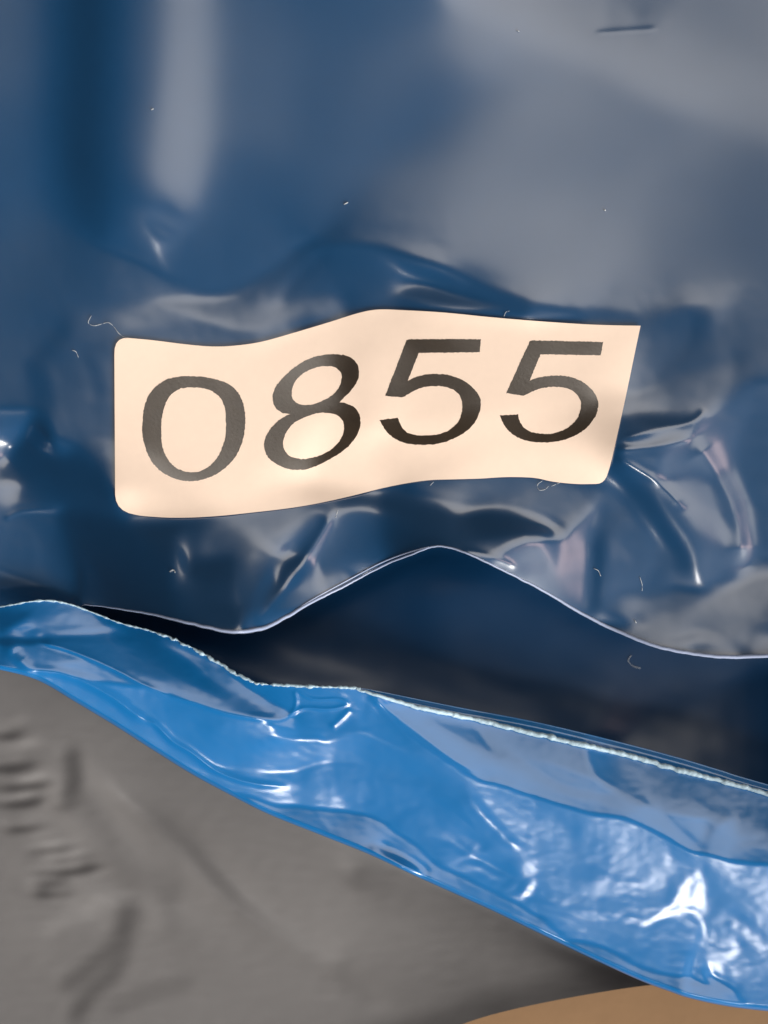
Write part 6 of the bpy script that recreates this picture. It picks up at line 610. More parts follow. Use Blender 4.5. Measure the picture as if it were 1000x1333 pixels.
-1, 500006, -1, 500005, 1, 500003, 1, 500003, -2, 1, 0, -1, 1, 0, -2, 500002, 2, 500006, -1, 0, -1, -1, -1, 0, -1, 500003, 1, 500011, -2, 2, 1, 500002, -1, 2, 1, 500002, -2, 0, 3,
500004, -1, 1, 1, 500002, -1, 500002, 2, 500004, 1, 1, 500004, -1, -1, 500002, -1, 500003, 1, 500002, -1, 1, 2, 500002, -1, 500002, -1, -1, 500005, 1, 0, -1, 500002, -1, 1, 0, 1,
1, 500004, -1, -1, -1, -1, 500002, -2, 0, -1, 500005, -1, -1, 500002, -1, 500004, 1, 0, -1, 500006, 1, 1, 500005, -1, 0, 1, 500003, -1, -1, -2, 0, -2, 0, -1, 1, 0, -1, 500002, -1,
-1, 500006, 2, 500013, -2, 0, -1, 0, 1, 1, 500002, 1, -1, 500002, 1, 0, -2, 500007, -1, 0, -1, 500007, -1, 500005, 1, 500003, -1, 0, 1, -1, -1, 500002, -1, 1, 1, 1, 0, -2, 500006,
-1, 0, 1, -1, 500003, -1, 0, 1, 500003, -1, 1, 500003, -2, 500005, -2, 500002, -1, 500004, -1, -1, 500002, -1, 500002, -1, 500003, 1, 1, 500003, -2, 0, -1, 0, 1, 0, -1, 0, -1,
500009, -1, 0, 1, 500006, -1, 500006, 1, 500004, -2, 1, 1, 500003, 1, 0, -1, 0, -1, 0, 2, 0, 1, 500004, 1, 500002, -1, 500002, 2, 500006, -1, 500003, -1, -1, 500003, -1, 1, 500002,
1, 0, -1, 0, 1, 2, 500004, -1, -2, 500005, 1, 500002, -2, 500002, -1, 500008, -1, 0, -1, 500005, -1, 500006, -1, 1, 0, -2, 500002, -1, 500006, -1, 500004, 1, 500004, -1, -2, -1, 1,
500003, -1, -1, 500002, -2, 0, -1, 2, 500005, -1, 500004, -1, -1, 1, 500002, -1, 1, -1, 500002, -1, 500007, -1, 500002, 1, 0, -1, 500007, -1, 0, 1, 500005, -1, 0, -1, -1, -1, 1,
500011, 1, 0, 1, 0, -1, 0, 2, -1, 500003, -2, 1, 500003, -1, 500002, 1, -1, 1, 500002, 1, 1, 500004, -1, 1, 500005, 2, 500003, -2, 500005, -2, 2, 0, -2, -1, 500002, -1, -1, 500006,
-1, 500004, 1, 500003, -1, 0, -2, 0, 1, 0, -1, 0, -1, 500006, 1, 0, -1, 500003, 1, 500006, -1, 500006, 1, 0, 1, 500002, -1, 500007, -1, 1, 500004, 1, 500003, 1, 1, 500005, 2,
500003, -1, 500006, 1, -2, 1, 500003, 1, 500002, 1, 0, -1, 0, 1, 500003, 1, 0, -2, -1, 500005, 1, 500002, -2, 0, -1, 500003, 1, 500003, 1, -1, 500011, -1, 500005, -1, 1, 0, -1,
500002, -1, -1, 500010, 1, 500002, 1, 0, -1, -2, 500005, -1, -1, 500002, -2, 1, 0, 2, 500005, -1, 500004, -1, -1, 500004, 1, -1, 0, -1, 500008, -1, -1, 0, 1, 500011, 1, 500007, -1,
0, -1, 1, 500002, 1, 500014, 1, 500004, -1, 500002, 1, 500004, 2, 2, 0, 1, 500003, 1, 500005, 1, 500002, 1, 500002, 2, 500003, -1, 500007, 1, -1, 500003, 1, -1, 500005, 1, -1,
500002, 1, 500008, -1, 0, 1, 500003, -2, 500004, 2, 0, 1, 500003, 1, 500003, -1, 500004, -2, 500004, 1, 500003, 2, 500002, -1, -1, 500002, 2, 500006, -1, 500007, 1, 500005, -2, 1,
500003, -1, 500002, -1, 500003, 2, -2, 500002, 1, 1, 500003, 1, 500007, 1, 0, -2, -1, 500008, -1, 0, -2, 0, -1, 2, 500003, -1, 0, -1, 500004, 1, 500006, -1, 500008, -1, 500003, -1,
500002, 1, 1, 500003, 1, 500002, 1, 500002, 1, 500002, -2, 1, 1, 500003, -1, 500003, -1, 0, 2, 2, -1, 500005, -1, 500002, 1, 500002, -2, 500002, 1, 500002, 1, -1, 500010, -2,
500010, 2, 0, 1, 500004, 1, -1, 500006, 1, 0, 1, 500003, 2, 500004, -1, 0, -1, 500002, 1, -1, 500002, 1, 500010, 2, 2, 0, 1, 500002, -1, 500003, 1, 500002, 2, 500002, 1, 500002, 2,
0, -1, 500006, 1, 500003, -1, 500003, 1, 0, -1, 500006, -1, 500002, 1, 500004, -1, 500003, -1, 1, 1, 0, 1, 0, -1, 0, -1, 500002, 1, 0, 1, 500005, -1, -1, -1, 500002, 1, 0, -2,
500002, 1, 500005, 1, 0, -1, -1, -1, 0, 2, 500008, 1, 1, -1, 1, 0, -1, 0, 1, 500005, -2, 500004, 1, -1, 1, 500005, 2, -2, 500002, 1, 500015, -1, 500003, 1, 1, 500006, -2, 500003,
1, 500003, 1, 500005, 1, 500006, -1, 500006, 1, 500003, 2, 500004, 1, 1, 1, 500002, 1, 500002, 2, -1, 0, 1, 500002, -2, 500007, 1, 500003, 1, 2, -1, 500008, 2, 0, 1, -2, 500005, 1,
-1, 500004, 1, 500003, 1, 0, -1, 500004, 1, 500005, 2, 500008, -1, 500003, -1, 500002, 1, 500002, 2, 0, -1, 2, -1, 500002, 1, 0, -1, -1, 500002, 1, -2, 500002, 1, 500011, 2,
500004, -1, -1, 500006, 1, 0, 1, 500003, 2, 500006, -1, 500004, -1, -1, 500003, 1, 500007, -2, 0, -1, 0, 1, 500002, -1, 0, -1, 0, 1, 500002, 1, 1, 500008, 1, 500002, 1, 500004, -1,
-1, -1, 500005, -1, 500004, 1, 500006, -1, -1, 500002, 1, 500003, 1, 500003, 2, 1, -1, 500002, -1, 0, 1, 500003, 1, 0, -1, 500006, 1, 500005, 2, -1, 500011, -1, 500005, 1, -1,
500004, 1, 500006, -1, 500007, 1, 500005, 1, 500004, -2, 1, 500011, 2, 1, 500004, 1, 500002, 1, 500002, 1, 500002, 2, -1, 0, 1, 0, 1, -2, 500005, -1, 500005, -1, 1, 500009, 1, 0,
1, -2, 500004, 1, 500010, 1, 500002, -1, 500005, -1, 500003, 1, 0, -2, 500006, -1, 500003, -1, 500002, 1, 500002, 1, 0, -1, 2, -1, -1, 0, 1, 0, -1, -1, 500003, -1, 500002, 1,
500002, -1, 500003, -1, 500004, 2, 500002, -1, 500003, -1, 0, 1, 0, 1, 500002, 1, 500005, 1, 500012, -1, 1, 500010, -1, 500003, -1, 500002, -1, 1, 500005, 1, 500005, -1, 500005, 1,
1, 500002, 1, 0, 1, 500002, -1, 500002, 1, 500005, 1, 500007, 1, 500007, 1, 500004, 1, 0, -1, 1, 0, -1, 0, 1, 0, 1, 500003, 1, 500003, -1, 500002, 1, 500006, 2, -2, 500002, 1,
500003, 1, 500002, -1, 500002, -1, 500003, 1, 0, -1, 500003, 1, 500007, -2, 500010, -1, 500002, 1, -1, 1, 0, -3, 0, 1, 1, 500010, 1, 1, 500002, -1, 500004, 1, 500002, 1, 500002, 1,
-1, 1, 500003, -2, 500011, -1, 1, 500003, -1, -1, 0, 1, 500004, -1, -2, 500002, -1, 0, 1, 500005, -1, 500005, 1, 0, 1, -1, 500006, -1, 500004, -2, 500003, -1, 500003, -1, 500005,
-1, 500005, -1, 2, -1, 500004, -1, -1, 1, 500003, 1, 1, 500002, -1, 500005, 1, 500003, 1, 500002, -2, 500002, -1, 500002, 1, -1, 500009, 1, 500005, 1, 500005, 2, -1, 1, 500008, 1,
0, -1, 500003, -1, 500004, 1, 500002, -1, 0, 1, 1, 500005, -1, 500003, 1, 500002, 2, 500004, 2, 500003, -2, 500009, 1, 500003, 1, 0, 1, 500007, 1, 500009, -1, 500004, -1, 500002,
1, -1, 0, -1, 500002, 1, 0, 1, 500003, -1, 0, 2, -1, 500002, 1, 0, 1, 500006, -1, -1, 500002, -1, 0, -1, -1, 0, -1, -1, 0, 1, 500005, -1, 0, -2, 500005, -1, 500007, 1, 0, -1,
500003, -1, 1, 1, 500002, 1, 500005, -1, -1, 0, 1, 500002, -1, 500004, 1, 500005, 1, 500004, 1, -2, 500005, -1, 500003, -1, 500002, 1, 500003, -1, 0, 1, 1, 500004, -1, -1, 0, -1,
500002, 1, 0, -1, 500003, -1, 0, 1, 500004, 1, 0, -1, 500005, -1, 500003, -1, 500002, -1, 500002, -1, 500004, 1, 500012, 2, 500005, -1, 500005, 1, 1, 500003, -1, 500002, -1,
500004, 2, 1, 500002, -1, 500005, 1, 500003, 1, 500003, -1, 500002, 1, 500011, 2, -1, 1, 500006, -1, 500004, -1, 500011, -1, 0, 1, 1, 500004, -1, -1, 500003, 1, 500002, 1, 500004,
1, 1, 1, 500016, 1, 500008, -1, 1, 500004, -1, 500004, -1, 500008, -1, 500002, -1, 0, 1, 500007, 1, -1, 500003, 2, 500007, -1, -1, 500002, -1, 0, -1, -1, 500003, 1, 500008, -2, -1,
500002, -1, 500003, -1, 0, 1, 500010, 2, 500008, 1, 500003, 1, 1, 500005, -1, 500003, 1, 500004, 1, -1, 500003, -2, 500008, -1, 500003, 1, 1, 1, 1, 0, -2, -1, 1, 1, 500005, -1,
500002, -1, 500004, 1, 500002, -1, 500005, 1, 500002, -1, 500012, -1, 500007, 1, 500002, -1, 500006, -1, 500002, 2, 500002, -1, 500002, -1, 500005, -1, 1, 500003, -1, 500002, -1,
500004, 2, 500003, -1, 500005, 1, 500004, -1, 500006, 1, 500012, -1, 1, 500006, -1, 500003, -1, 500004, -1, 0, -1, 500007, 1, 500003, 1, 0, -1, -1, 1, 500002, 1, 500002, 1, 500004,
-1, 1, 500012, -1, 500007, 1, 500005, -1, 1, 500002, 1, 500005, 1, 0, -1, 500008, -1, 500002, -2, 0, 1, 0, -1, 500005, 1, 500002, 1, 500002, 1, 500007, -1, -1, 500002, -1, 500002,
-1, -1, 500011, -2, -1, 500006, -1, 500005, 1, 500005, -1, 2, 500006, -1, 0, -1, 500003, 1, 1, 500002, -1, 500006, 1, 500005, -1, 500003, -1, 500011, 1, 500002, 1, 1, 0, -2, 0, 1,
1, 500013, 1, 500002, -1, 500005, 1, 0, -2, 0, -2, 500014, 1, 500005, 1, 500005, 1, 500004, -1, 0, 2, 500003, -1, 0, -1, 500005, -1, 1, 500002, 1, 500009, 1, 500007, -1, -1,
500002, 1, 0, 1, -1, 1, 500005, 1, 500005, -1, 500006, -1, 1, 500003, 1, 500002, -1, 500003, -2, 500004, -1, 500007, 1, 0, 2, 500003, 1, 500003, -1, 500003, 2, 500002, 1, 500002,
-1, 0, -1, 2, 1, 500009, 1, 500007, -1, 0, 1, 500005, -1, 500005, 1, 500003, 1, 0, -1, 500007, 1, -1, 500002, -1, 0, 1, 0, -1, 1, 500004, 1, 500003, 1, 500009, -1, 500003, -1,
500002, -1, -1, 500005, 1, 500005, -1, -1, 500006, -1, 500011, -1, 2, 500008, -1, 500008, 1, 500007, 1, 1, 0, -1, 500002, -1, 500003, -1, -1, 500002, -1, 500011, 1, 0, -1, 0, 1,
500010, -1, 500006, -1, 500003, -1, 500005, -1, 500015, 1, 0, 1, 500002, 1, 500004, -1, 1, 500004, -2, 0, 2, 500005, -1, 500005, -1, 0, 1, 500002, 1, 500015, 1, 0, -2, 500003, 1,
500002, -1, 1, 500003, 1, 500007, -1, 500006, -1, 500007, -1, 500004, -1, 500011, 1, 0, 1, 500003, 1, 500002, -1, 0, -1, 500003, 1, 500008, 1, 1, 1, 500002, -1, 500005, 1, 500021,
1, 500004, 1, 0, -1, 0, 1, 500004, 1, 0, -1, 500006, -1, 1, 500007, 1, 500017, -1, -1, 0, 1, 500003, 1, 500002, 1, 500002, -1, -1, 500006, -1, 500011, -2, 0, 2, -1, 500007, 1,
500003, -1, 500002, 1, 500005, -1, 500004, 1, -1, 500004, 1, 500002, -1, 500002, -1, 500005, 1, 500006, 1, 500025, -1, 500004, -1, 500005, 1, 500007, -1, 500003, 1, 500009, -1, 1,
500004, -2, 0, 2, 500006, -1, 500006, 1, 1, 500010, 1, 500006, 1, 0, -2, 500003, 1, 500002, -1, 1, 500006, -1, 500011, -1, 500003, 1, 500004, -1, 500004, -1, 500005, 1, 500005, 1,
1, 500004, 1, 500003, -1, -1, 500003, 1, 0, -1, 500006, 1, 500002, 1, 0, -1, 0, 1, 500008, -1, 500008, -1, 500012, 1, 500003, 1, 500005, 1, -1, 500007, 1, 500008, -1, 500004, 1,
500014, -1, 500005, 1, 500002, 1, 500002, -1, 500007, -1, 500011, -1, 0, 2, 500011, -1, 500006, 1, 500007, 1, -1, 500003, 1, 500006, -1, 0, -1, 500005, 1, 500019, 1, 500008, 1,
500007, -1, 500002, -1, 500005, -1, 0, -1, 500003, 1, 500002, 1, 500008, 1, -2, 1, 500004, -2, 0, 1, 1, 500012, 1, 500004, -1, 500007, 1, 500005, 1, 0, -1, 500003, 1, 500003, 1,
500010, -1, 500007, 1, 0, -1, 500012, -1, 500005, 1, 500003, -1, 500003, 1, 500003, 1, 0, -1, -1, 0, -1, 500006, -1, 500013, 1, -1, 500004, 1, 500002, -1, 500004, 1, 500003, -1,
500007, 1, 500008, 1, 500006, -1, 500007, 1, 0, -1, 500004, -1, 0, -1, 0, 1, 500002, 1, 0, -1, 500004, 1, 500011, 1, 0, 1, 500002, 1, 500002, -1, 1, 500020, 1, 0, -1, 500005, 1,
500004, -1, 500004, 1, 0, 1, 500011, 1, 500004, -1, 500003, -1, 0, -1, 500005, 1, 500020, 1, 500007, 1, 500004, -1, 500005, -1, 500004, -1, 0, 1, 500004, 1, 500002, 1, 500009, -1,
1, 500004, -1, 0, 1, 1, 500004, 1, 500005, -1, 500030, -1, 500011, -1, 500005, 1, 500003, -1, 500013, 1, 500016, 1, 500003, -1, 500002, -1, 0, 1, 500007, -1, 500006, -1, 0, 1, -1,
500002, -1, 0, 1, -1, 500006, 1, 500012, 2, 500004, -1, 0, 1, 0, 1, 500007, -1, 500006, -1, 500005, 1, 500003, -1, 0, 1, 500002, 1, 0, -1, 500004, 1, 500006, 1, 500006, 1, 500002,
-1, 500002, -1, 1, 500010, 1, 500007, -1, 0, 1, 1, 500006, 1, 0, -1, 500011, -1, 500018, -1, 500002, -1, 500011, -1, 500005, -1, 500008, 1, 500011, -1, 0, -1, 500003, -1, 500005,
-1, 500006, 1, 500004, -1, 500002, -1, 500004, -1, 1, 500002, -1, 500004, 1, 500005, 1, 500005, -1, 500016, 1, 500004, -1, 500007, -1, 500003, -1, 0, 1, -1, 0, 1, 500006, 1,
500002, 1, 0, 1, 500003, -1, 500012, 1, 500006, 1, 500016, -1, 500006, -1, -1, 500010, 1, 500005, 1, 500007, 2, 500010, -1, 2, 500005, -1, 500004, -1, 500006, -1, 500004, 1, 0, -1,
500005, 1, 500002, -1, 500012, 1, 500006, 1, 500006, 1, 500005, -1, 0, 1, 500006, -1, 500004, 1, 500007, -2, 500002, 1, 500003, -1, 500002, 1, 500002, -1, 500014, 1, 500014, -1,
500002, -1, 1, 500005, -1, 500025, -1, 500004, -1, 500002, -1, 500016, 1, 500007, -1, 500009, -1, 500003, 1, 500006, 1, 500022, 1, 500002, -1, 500015, 1, 0, -1, 1, 500006, 1,
500002, 1, 0, 2, 500004, -1, 0, 1, 500002, 1, 500006, 1, 500005, 1, 500022, -1, 500003, -1, 500023, -1, 0, 1, 0, 1, 500006, 1, 0, -1, 500006, -1, 500004, -1, 500006, -2, 500004, 1,
0, -2, 500005, 1, 500003, -1, 0, -1, 500016, 1, 500012, -1, 0, 1, 500004, 1, 0, -1, 0, 1, 500004, 1, 500005, -2, 500006, -1, 500002, 1, 500006, -1, 500004, -1, 500007, -1, 500006,
1, 500006, -1, 500009, -1, 500016, 1, 500007, 1, 500026, 1, 500007, -1, 500002, -1, 500008, -1, 0, 1, 500004, 1, 500006, 1, 500006, 1, 500010, 1, 500021, -1, 500012, 2, 500006, 1,
500002, 1, 500006, 1, 500006, 1, 500002, 1, 500009, -1, 500008, -1, 500003, -1, 500008, -1, 500009, -1, 500006, 1, 500008, 1, -1, 500002, -1, 500009, -1, 500005, -1, 500006, -2,
500007, 1, 500019, 1, 500003, 1, 500013, 1, 500005, 1, 0, -1, 500004, 1, 500006, -1, 500002, -1, 500007, 1, 500004, 1, 500006, -1, 500007, -1, 500006, 1, 500003, -1, 500002, -1,
500007, 1, 0, -1, 500007, 1, 500020, -1, 500023, 1, 500019, -1, 0, 1, 500004, 1, 500029, 1, 500017, -1, 0, 1, 500010, 1, 500006, 1, 500009, 1, 500004, 1, 500014, -1, 500017, -1,
500004, -1, 500005, 1, 500003, -1, 500004, 1, 1, 500013, -1, 500009, -1, 500006, -1, 500006, -2, 500013, 1, 500011, 1, 500009, 1, 500009, 1, 500006, -1, 500011, 1, 500003, -1,
500012, 1, 500015, -1, 500021, 1, 0, -1, 500004, 1, 500002, 1, 500026, -1, 500002, 1, 500012, -1, 0, 1, 500013, -1, 500006, 1, 500005, 1, 500003, -1, 500004, -1, 500008, -1,
500005, -1, 500004, 1, 500015, 1, 500003, -1, 500010, 1, 0, 1, 500005, 1, 500010, 1, 500002, 1, 500012, 1, 500020, -1, 500003, 1, 0, -2, 500010, -1, -1, 500003, 1, 0, 1, 500030,
-1, 500004, -1, 0, -1, 500011, 1, 0, 1, 500012, 1, 0, -1, 500005, 1, 500009, 1, 500008, -1, 500003, 1, 500018, 1, 500006, -1, 500036, 1, 500006, 1, 500002, 1, 500011, 1, 500015,
-1, 0, 1, 500012, -1, 1, 500016, -1, 500007, -1, 500007, -1, 500004, -1, 500003, 1, 500010, -1, 500011, -1, 500008, 1, 0, 1, 0, -1, 500010, 1, 500002, 1, 500006, 1, 500008, 1,
500005, -1, 500013, 1, 500004, 1, 500013, -1, 500004, -1, 500010, -1, -1, 500007, 1, 500020, 1, 500026, 1, 0, 1, 0, 1, 500013, -1, 500006, 1, 500008, 1, 0, 1, 1, 500010, 1, 500003,
-1, 500004, -1, 500016, -1, 500009, -1, 500033, 1, 500014, 1, 0, -1, 500019, -1, 500009, -1, 0, 1, 500009, -1, 500005, -1, 500022, -1, 500004, -1, 500014, -1, 500004, -1, 500002,
-1, 500005, 1, 0, 1, 0, -1, 500013, 1, 500006, 1, 500004, -1, 500005, 1, 1, 500003, -1, 500033, -1, 500015, -1, 500006, 1, 0, 1, 500020, 1, 500012, 1, 500017, 1, 500020, 1, 500008,
1, 0, 1, 1, 500008, -1, 500005, -1, 500022, -1, 500009, -1, 500006, 1, 500019, 1, 500024, -1, 500019, -1, 500010, 1, 500016, -1, 500010, 1, 500011, -1, 500004, -1, 500015, -1, 0,
1, 500006, -1, 500036, -1, 500003, 1, 1, 500002, -1, 500030, -1, 500003, -1, 500013, 1, 500004, -1, 500003, 1, 500004, 1, 0, -1, 500003, -1, 500005, 1, 500004, 1, 500015, 1,
500015, 1, 0, 1, 500020, 1, 500008, 1, 500029, -1, 500010, -1, 500004, -1, 500011, 1, 0, -1, 500039, -1, 0, -1, 0, -1, 500024, 1, 500006, 1, 500015, -1, 500004, -1, 500006, 1,
500010, -1, 500023, 1, 500006, -1, 500039, 1, 500023, 1, 500012, -1, 0, -1, 0, -1, 500008, -1, 500004, 1, 500008, 1, 500006, -1, 500032, -1, 500020, -1, 500015, 1, 500035, -1,
500003, -1, 500011, -1, 500007, -1, 500011, -1, 500008, 1, 500026, 1, 0, -1, 500004, -1, 500031, 1, 500004, 1, 500016, -1, 500006, 1, 500010, -1, 500010, 1, 500012, 1, 500006, -1,
500006, 1, 500032, 1, 500022, 1, 1, 500015, -1, 500006, -1, 500009, 1, 500039, -1, 0, 1, 500003, -1, 500014, 1, 500015, 1, 500028, 1, 500014, -1, 500004, -1, 500005, 1, 500005, -1,
500008, -1, 500012, -1, 500020, -1, 0, -1, 500011, 1, 500004, 1, 0, -1, -1, 500025, 1, 500003, -1, 0, 1, 500030, -1, 500019, 1, 500012, 1, 500009, 1, 500037, 1, 500013, -1, 500010,
1, 500004, -1, 500009, -1, 500016, 1, 500006, -1, 500022, -1, 500009, -1, 0, 1, 500016, 1, 500002, 1, 500018, 1, 500006, 1, 500034, -1, 500010, 1, 500005, -1, 500003, 1, 500034, 1,
500022, 1, 0, -1, 0, -1, 500002, -1, 500009, 1, 500003, 1, 500012, -1, 1, 500003, 1, 500018, -1, 500008, -1, 500006, 1, 500004, 1, 500009, 1, 0, -1, 500008, 1, 500007, -1, 1,
500041, -1, 500028, -1, 500008, -1, 500024, -1, 500006, 1, 500015, -1, 1, 500008, -1, 0, 1, 500004, 1, 500011, 1, 0, 1, 500009, 1, 500009, 1, 0, -1, 500021, 1, 500035, -2, 500004,
1, 500035, 1, 500024, -1, 500029, -1, 500002, 1, 500021, -1, 500033, -1, 500008, 1, 0, 1, 500007, 1, 500004, -1, 500029, 1, 500005, -1, 500036, -1, 500037, -1, 500012, -1, 500010,
1, 500005, 1, 500016, 1, 500006, 1, 500008, 1, 500002, -1, 500027, -1, 500004, 1, 500003, -1, 500020, -1, 500021, -1, 500019, 1, 500033, -1, 500020, -1, 500002, 1, 500021, -1, 0,
-1, 500017, -1, 500004, -1, 500009, -1, 500008, 1, 500009, 1, 500004, -1, 500007, 1, 500014, -1, 500013, -1, 500004, 1, 500023, 1, 500007, -1, 500010, 1, 500026, -1, 500014, 1,
500009, 1, 500021, 1, 0, 1, 500051, 1, 500003, -1, 500020, -1, 500012, 1, 500007, -2, 500020, 1, 500006, -1, 500016, -1, 500008, -1, 500007, -1, 500017, 1, 500041, -1, 500004, -1,
500003, -1, 500004, -1, 500049, -1, 500007, -1, 500003, -1, 500004, 1, 500025, 1, 500016, -1, 0, 1, 500026, -1, 500024, 1, 500048, -1, 500003, 1, 500022, 1, 0, 1, 500023, -1,
500012, 1, 500008, -2, 500041, 1, 0, -1, 500009, -1, 500003, 1, 500003, -1, 500005, 1, 500051, 1, 500011, -1, 500005, -1, 500050, -1, 500005, -1, 500003, -1, 500014, -1, 500015, 1,
0, 1, 500016, 1, 0, 1, 500012, -1, 500011, -1, 500073, 1, 0, -1, 0, -1, 500063, 1, 500008, -1, 500042, 1, 500011, -1, 500003, 1, 0, 1, 500007, 1, 500057, 1, 500005, -1, 500011, -1,
500086, 1, 500008, 1, 500010, 1, 1, 500025, -1, 500021, 1, 500007, 1, 500016, 1, 500029, -1, 0, -1, 500007, -1, 500004, 1, 500019, -1, 500040, -1, 0, -1, 500005, -1, 500049, 1,
500009, 1, 500059, 1, 500005, -1, 500105, -1, 500012, 1, 500002, 1, 500007, 1, 500005, -1, 500011, -1, 500013, -1, 500002, -1, 500013, 1, 500007, 1, 500029, -1, 500007, -1, 0, -1,
500030, 1, 500043, -1, 500007, -1, 500009, 1, 500011, 1, 500005, -1, 500078, -1, 500013, 1, 500009, 1, 500047, 1, 500066, -1, 500011, 1, 500017, -1, 500012, -1, 500055, -1, 500008,
-1, 0, -1, 500007, -1, 500031, 1, 500034, -1, 500116, -1, 0, 1, 500013, -1, 500061, -1, 500034, 1, 500005, -1, 0, 1, 500011, 1, 500004, -1, 500012, 1, 500005, -1, 500079, 1, 0, -1,
500007, -1, 500009, -1, 500085, 1, 500096, 1, 500003, -1, 0, -1, 500007, -1, 500051, -1, 500052, 1, 0, 1, 500027, 1, 500004, -1, 500042, 1, 500029, 1, 500005, 1, 0, -1, 500005, 1,
-1, 500015, 1, 0, 1, 500062, -1, 500064, 1, 0, -1, 500043, 1, 500004, -1, 500026, -1, 500011, -1, 500103, 1, 500076, 1, 500007, -1, 500065, -1, 500084, 1, 0, -1, 500005, -1,
500038, 1, 500042, -1, 500062, 1, 500038, 1, 500075, 1, 500098, -1, 500003, -1, 500047, 1, 500091, -1, 500047, -1, 500018, 1, 500013, -1, 500024, 1, 500075, 1, 500047, -1, 500048,
-1, 500003, -1, 500130, -1, 500053, -1, 500032, -1, 500046, -1, 500024, -1, 500016, 1, 500023, 1, 500035, -1, 500047, -1, 500027, -1, 500049, -1, 500022, -1, 500031, -1, 500091, 1,
500031, -1, 500049, 1, 500134, -1, 500015, 1, 500007, 1, 500078, -1, 0, -1, 500170, 1, 500128, 1, 500027, 1, 500077, -1, 500002, -1, 500031, -1, 500062, 1, 500056, -1, 500016, 1,
500120, 1, 500055, 1, 500045, -1, 500009, -1, 0, -1, 500014, 1, 500016, -1, 500069, 1, 500168, -1, 500073, -1, 500037, -1, 500017, -1, 500029, -1, 500022, -1, 500039, 1, 500006, 1,
500087, 1, 500078, -1, 500008, -1, 500158, 1, 500013, -1, 500038, 1, 500006, 1, 500234, 1, 500372, 1, 500015, 1, 500183, -1, 500487, 1, 500127, -1, 500030, -1, 500313, -1, 500140,
1, 501075, -1, 500608, 1, 500577, 1, 500068, -1, 500879, -1, 500141, -1, 500327, -1]),
    'D': dict(h=292, w=548, kh=146, kw=274, q=0.35, g=0.5, r0=400, v=[
324, -216, -236, 0, 171, 153, 588, 97, -282, 10, -201, -68, -464, -284, 275, 112, 120, 196, 49, -11, 217, 398, -58, -139, -35, -54, -179, -46, -12, -12, -54, -139, -17, 26, -11, 8,
-100, 215, 137, -5, -55, -16, -78, 20, 56, 36, 15, -58, 16, 91, -25, -106, -4, 64, 9, -12, 73, -142, -33, 80, 46, 45, -28, -17, -153, -132, 101, 69, 10, -38, 9, 2, -109, 100, 128,
-58, -71, 11, 19, 23, 3, 103, 28, -105, 8, -26, 54, 0, -4, 89, -36, -103, -258, 2, 110, -8, -32, -24, -13, -86, -4, -32, 129, -1, 5, -31, -20, 2, -32, 27, 78, 0, 166, -24, -44,
-11, 40, 16, 9, 90, -19, 48, -14, -193, -88, 56, 19, 14, -11, 3, -19, -36, -16, -98, 8, 62, 15, 29, -23, -17, 6, -54, 19, -32, 9, 131, -2, 102, -26, -17, 3, 26, 10, 39, 22, 5, 82,
-20, -97, -3, -67, 12, 6, 19, -2, 5, 11, 16, -21, -62, 0, -54, 8, -5, 40, -6, -38, -25, -26, -25, 20, -67, 13, 39, 9, 79, 7, -3, 14, -15, -11, 22, 8, -15, 34, 24, -1, -16, -2, -32,
-5, -12, 7, 36, 37, -5, 14, 8, 30, -7, 16, -14, -52, -1, -34, 8, 6, 14, 10, -31, -34, 4, -7, -7, -7, 8, 0, 35, 14, -14, 11, 8, -23, -45, 7, 0, -23, -9, 17, -35, 1, -1, 2, 6, -3,
-15, 0, -13, 2, 32, 16, 9, 8, -20, 13, 24, -21, -2, -11, -3, -6, -9, 6, 4, 53, 7, -2, -7, -6, 5, 24, 0, 13, -21, 22, 2, 5, 6, 20, -1, -21, -21, 2, -7, -31, 30, 10, -42, 18, -34,
-6, 7, 0, 9, -7, 11, -38, -10, -22, 6, 7, 29, -19, -28, 25, -8, 9, -3, -14, 7, -12, -10, -2, 21, 29, -7, 2, 16, 5, -14, -10, 30, 6, 28, -8, 2, -6, -4, 3, 3, 23, 7, 16, 4, -9, 21,
-24, -15, 45, -20, -5, 13, -38, 2, -23, 12, 5, 2, 9, -27, -2, -15, -18, -14, 27, 18, -22, -9, 3, -19, 20, 2, -2, 1, 1, -8, -20, -6, 6, -9, -2, -23, 18, -4, 28, -26, 0, 10, 2, 37,
3, 27, -15, 0, 3, -20, 11, 6, 14, 18, 6, -5, -18, 0, 17, 17, -10, 13, 0, -25, 0, -17, -4, 5, 15, 12, -4, 6, 9, -5, -17, -5, 10, 6, -1, -14, 5, -3, -21, 16, -9, 8, -6, 0, 14, -3, 2,
2, -20, 0, -30, 6, -7, 13, -16, 4, -7, -1, 4, 22, 14, 32, -5, 2, -6, -4, -8, -12, 1, 19, 11, 6, -26, 0, -1, 23, -4, 5, -12, 15, -6, -22, 5, -3, -9, -2, 1, 6, -6, 15, 10, 21, 3, 4,
-5, 1, -5, 2, 4, 1, -18, -9, -2, -26, 10, -11, 7, -2, 17, 20, 5, -3, -5, 4, -8, -8, -4, 1, -7, -5, -3, -2, 2, -4, 19, 4, 17, 6, -3, 12, -8, 2, -7, -2, 8, -7, 4, -26, 6, 2, 19, -10,
2, -1, 10, 2, -4, -8, -2, 8, 2, -8, -13, -10, -6, -9, 3, 4, 25, 14, 10, -16, 2, 2, 16, -6, 0, -11, 4, -4, -5, -23, 1, -5, -7, -6, 3, 15, -1, -7, 16, 4, 16, -9, 1, -10, -1, -4, 2,
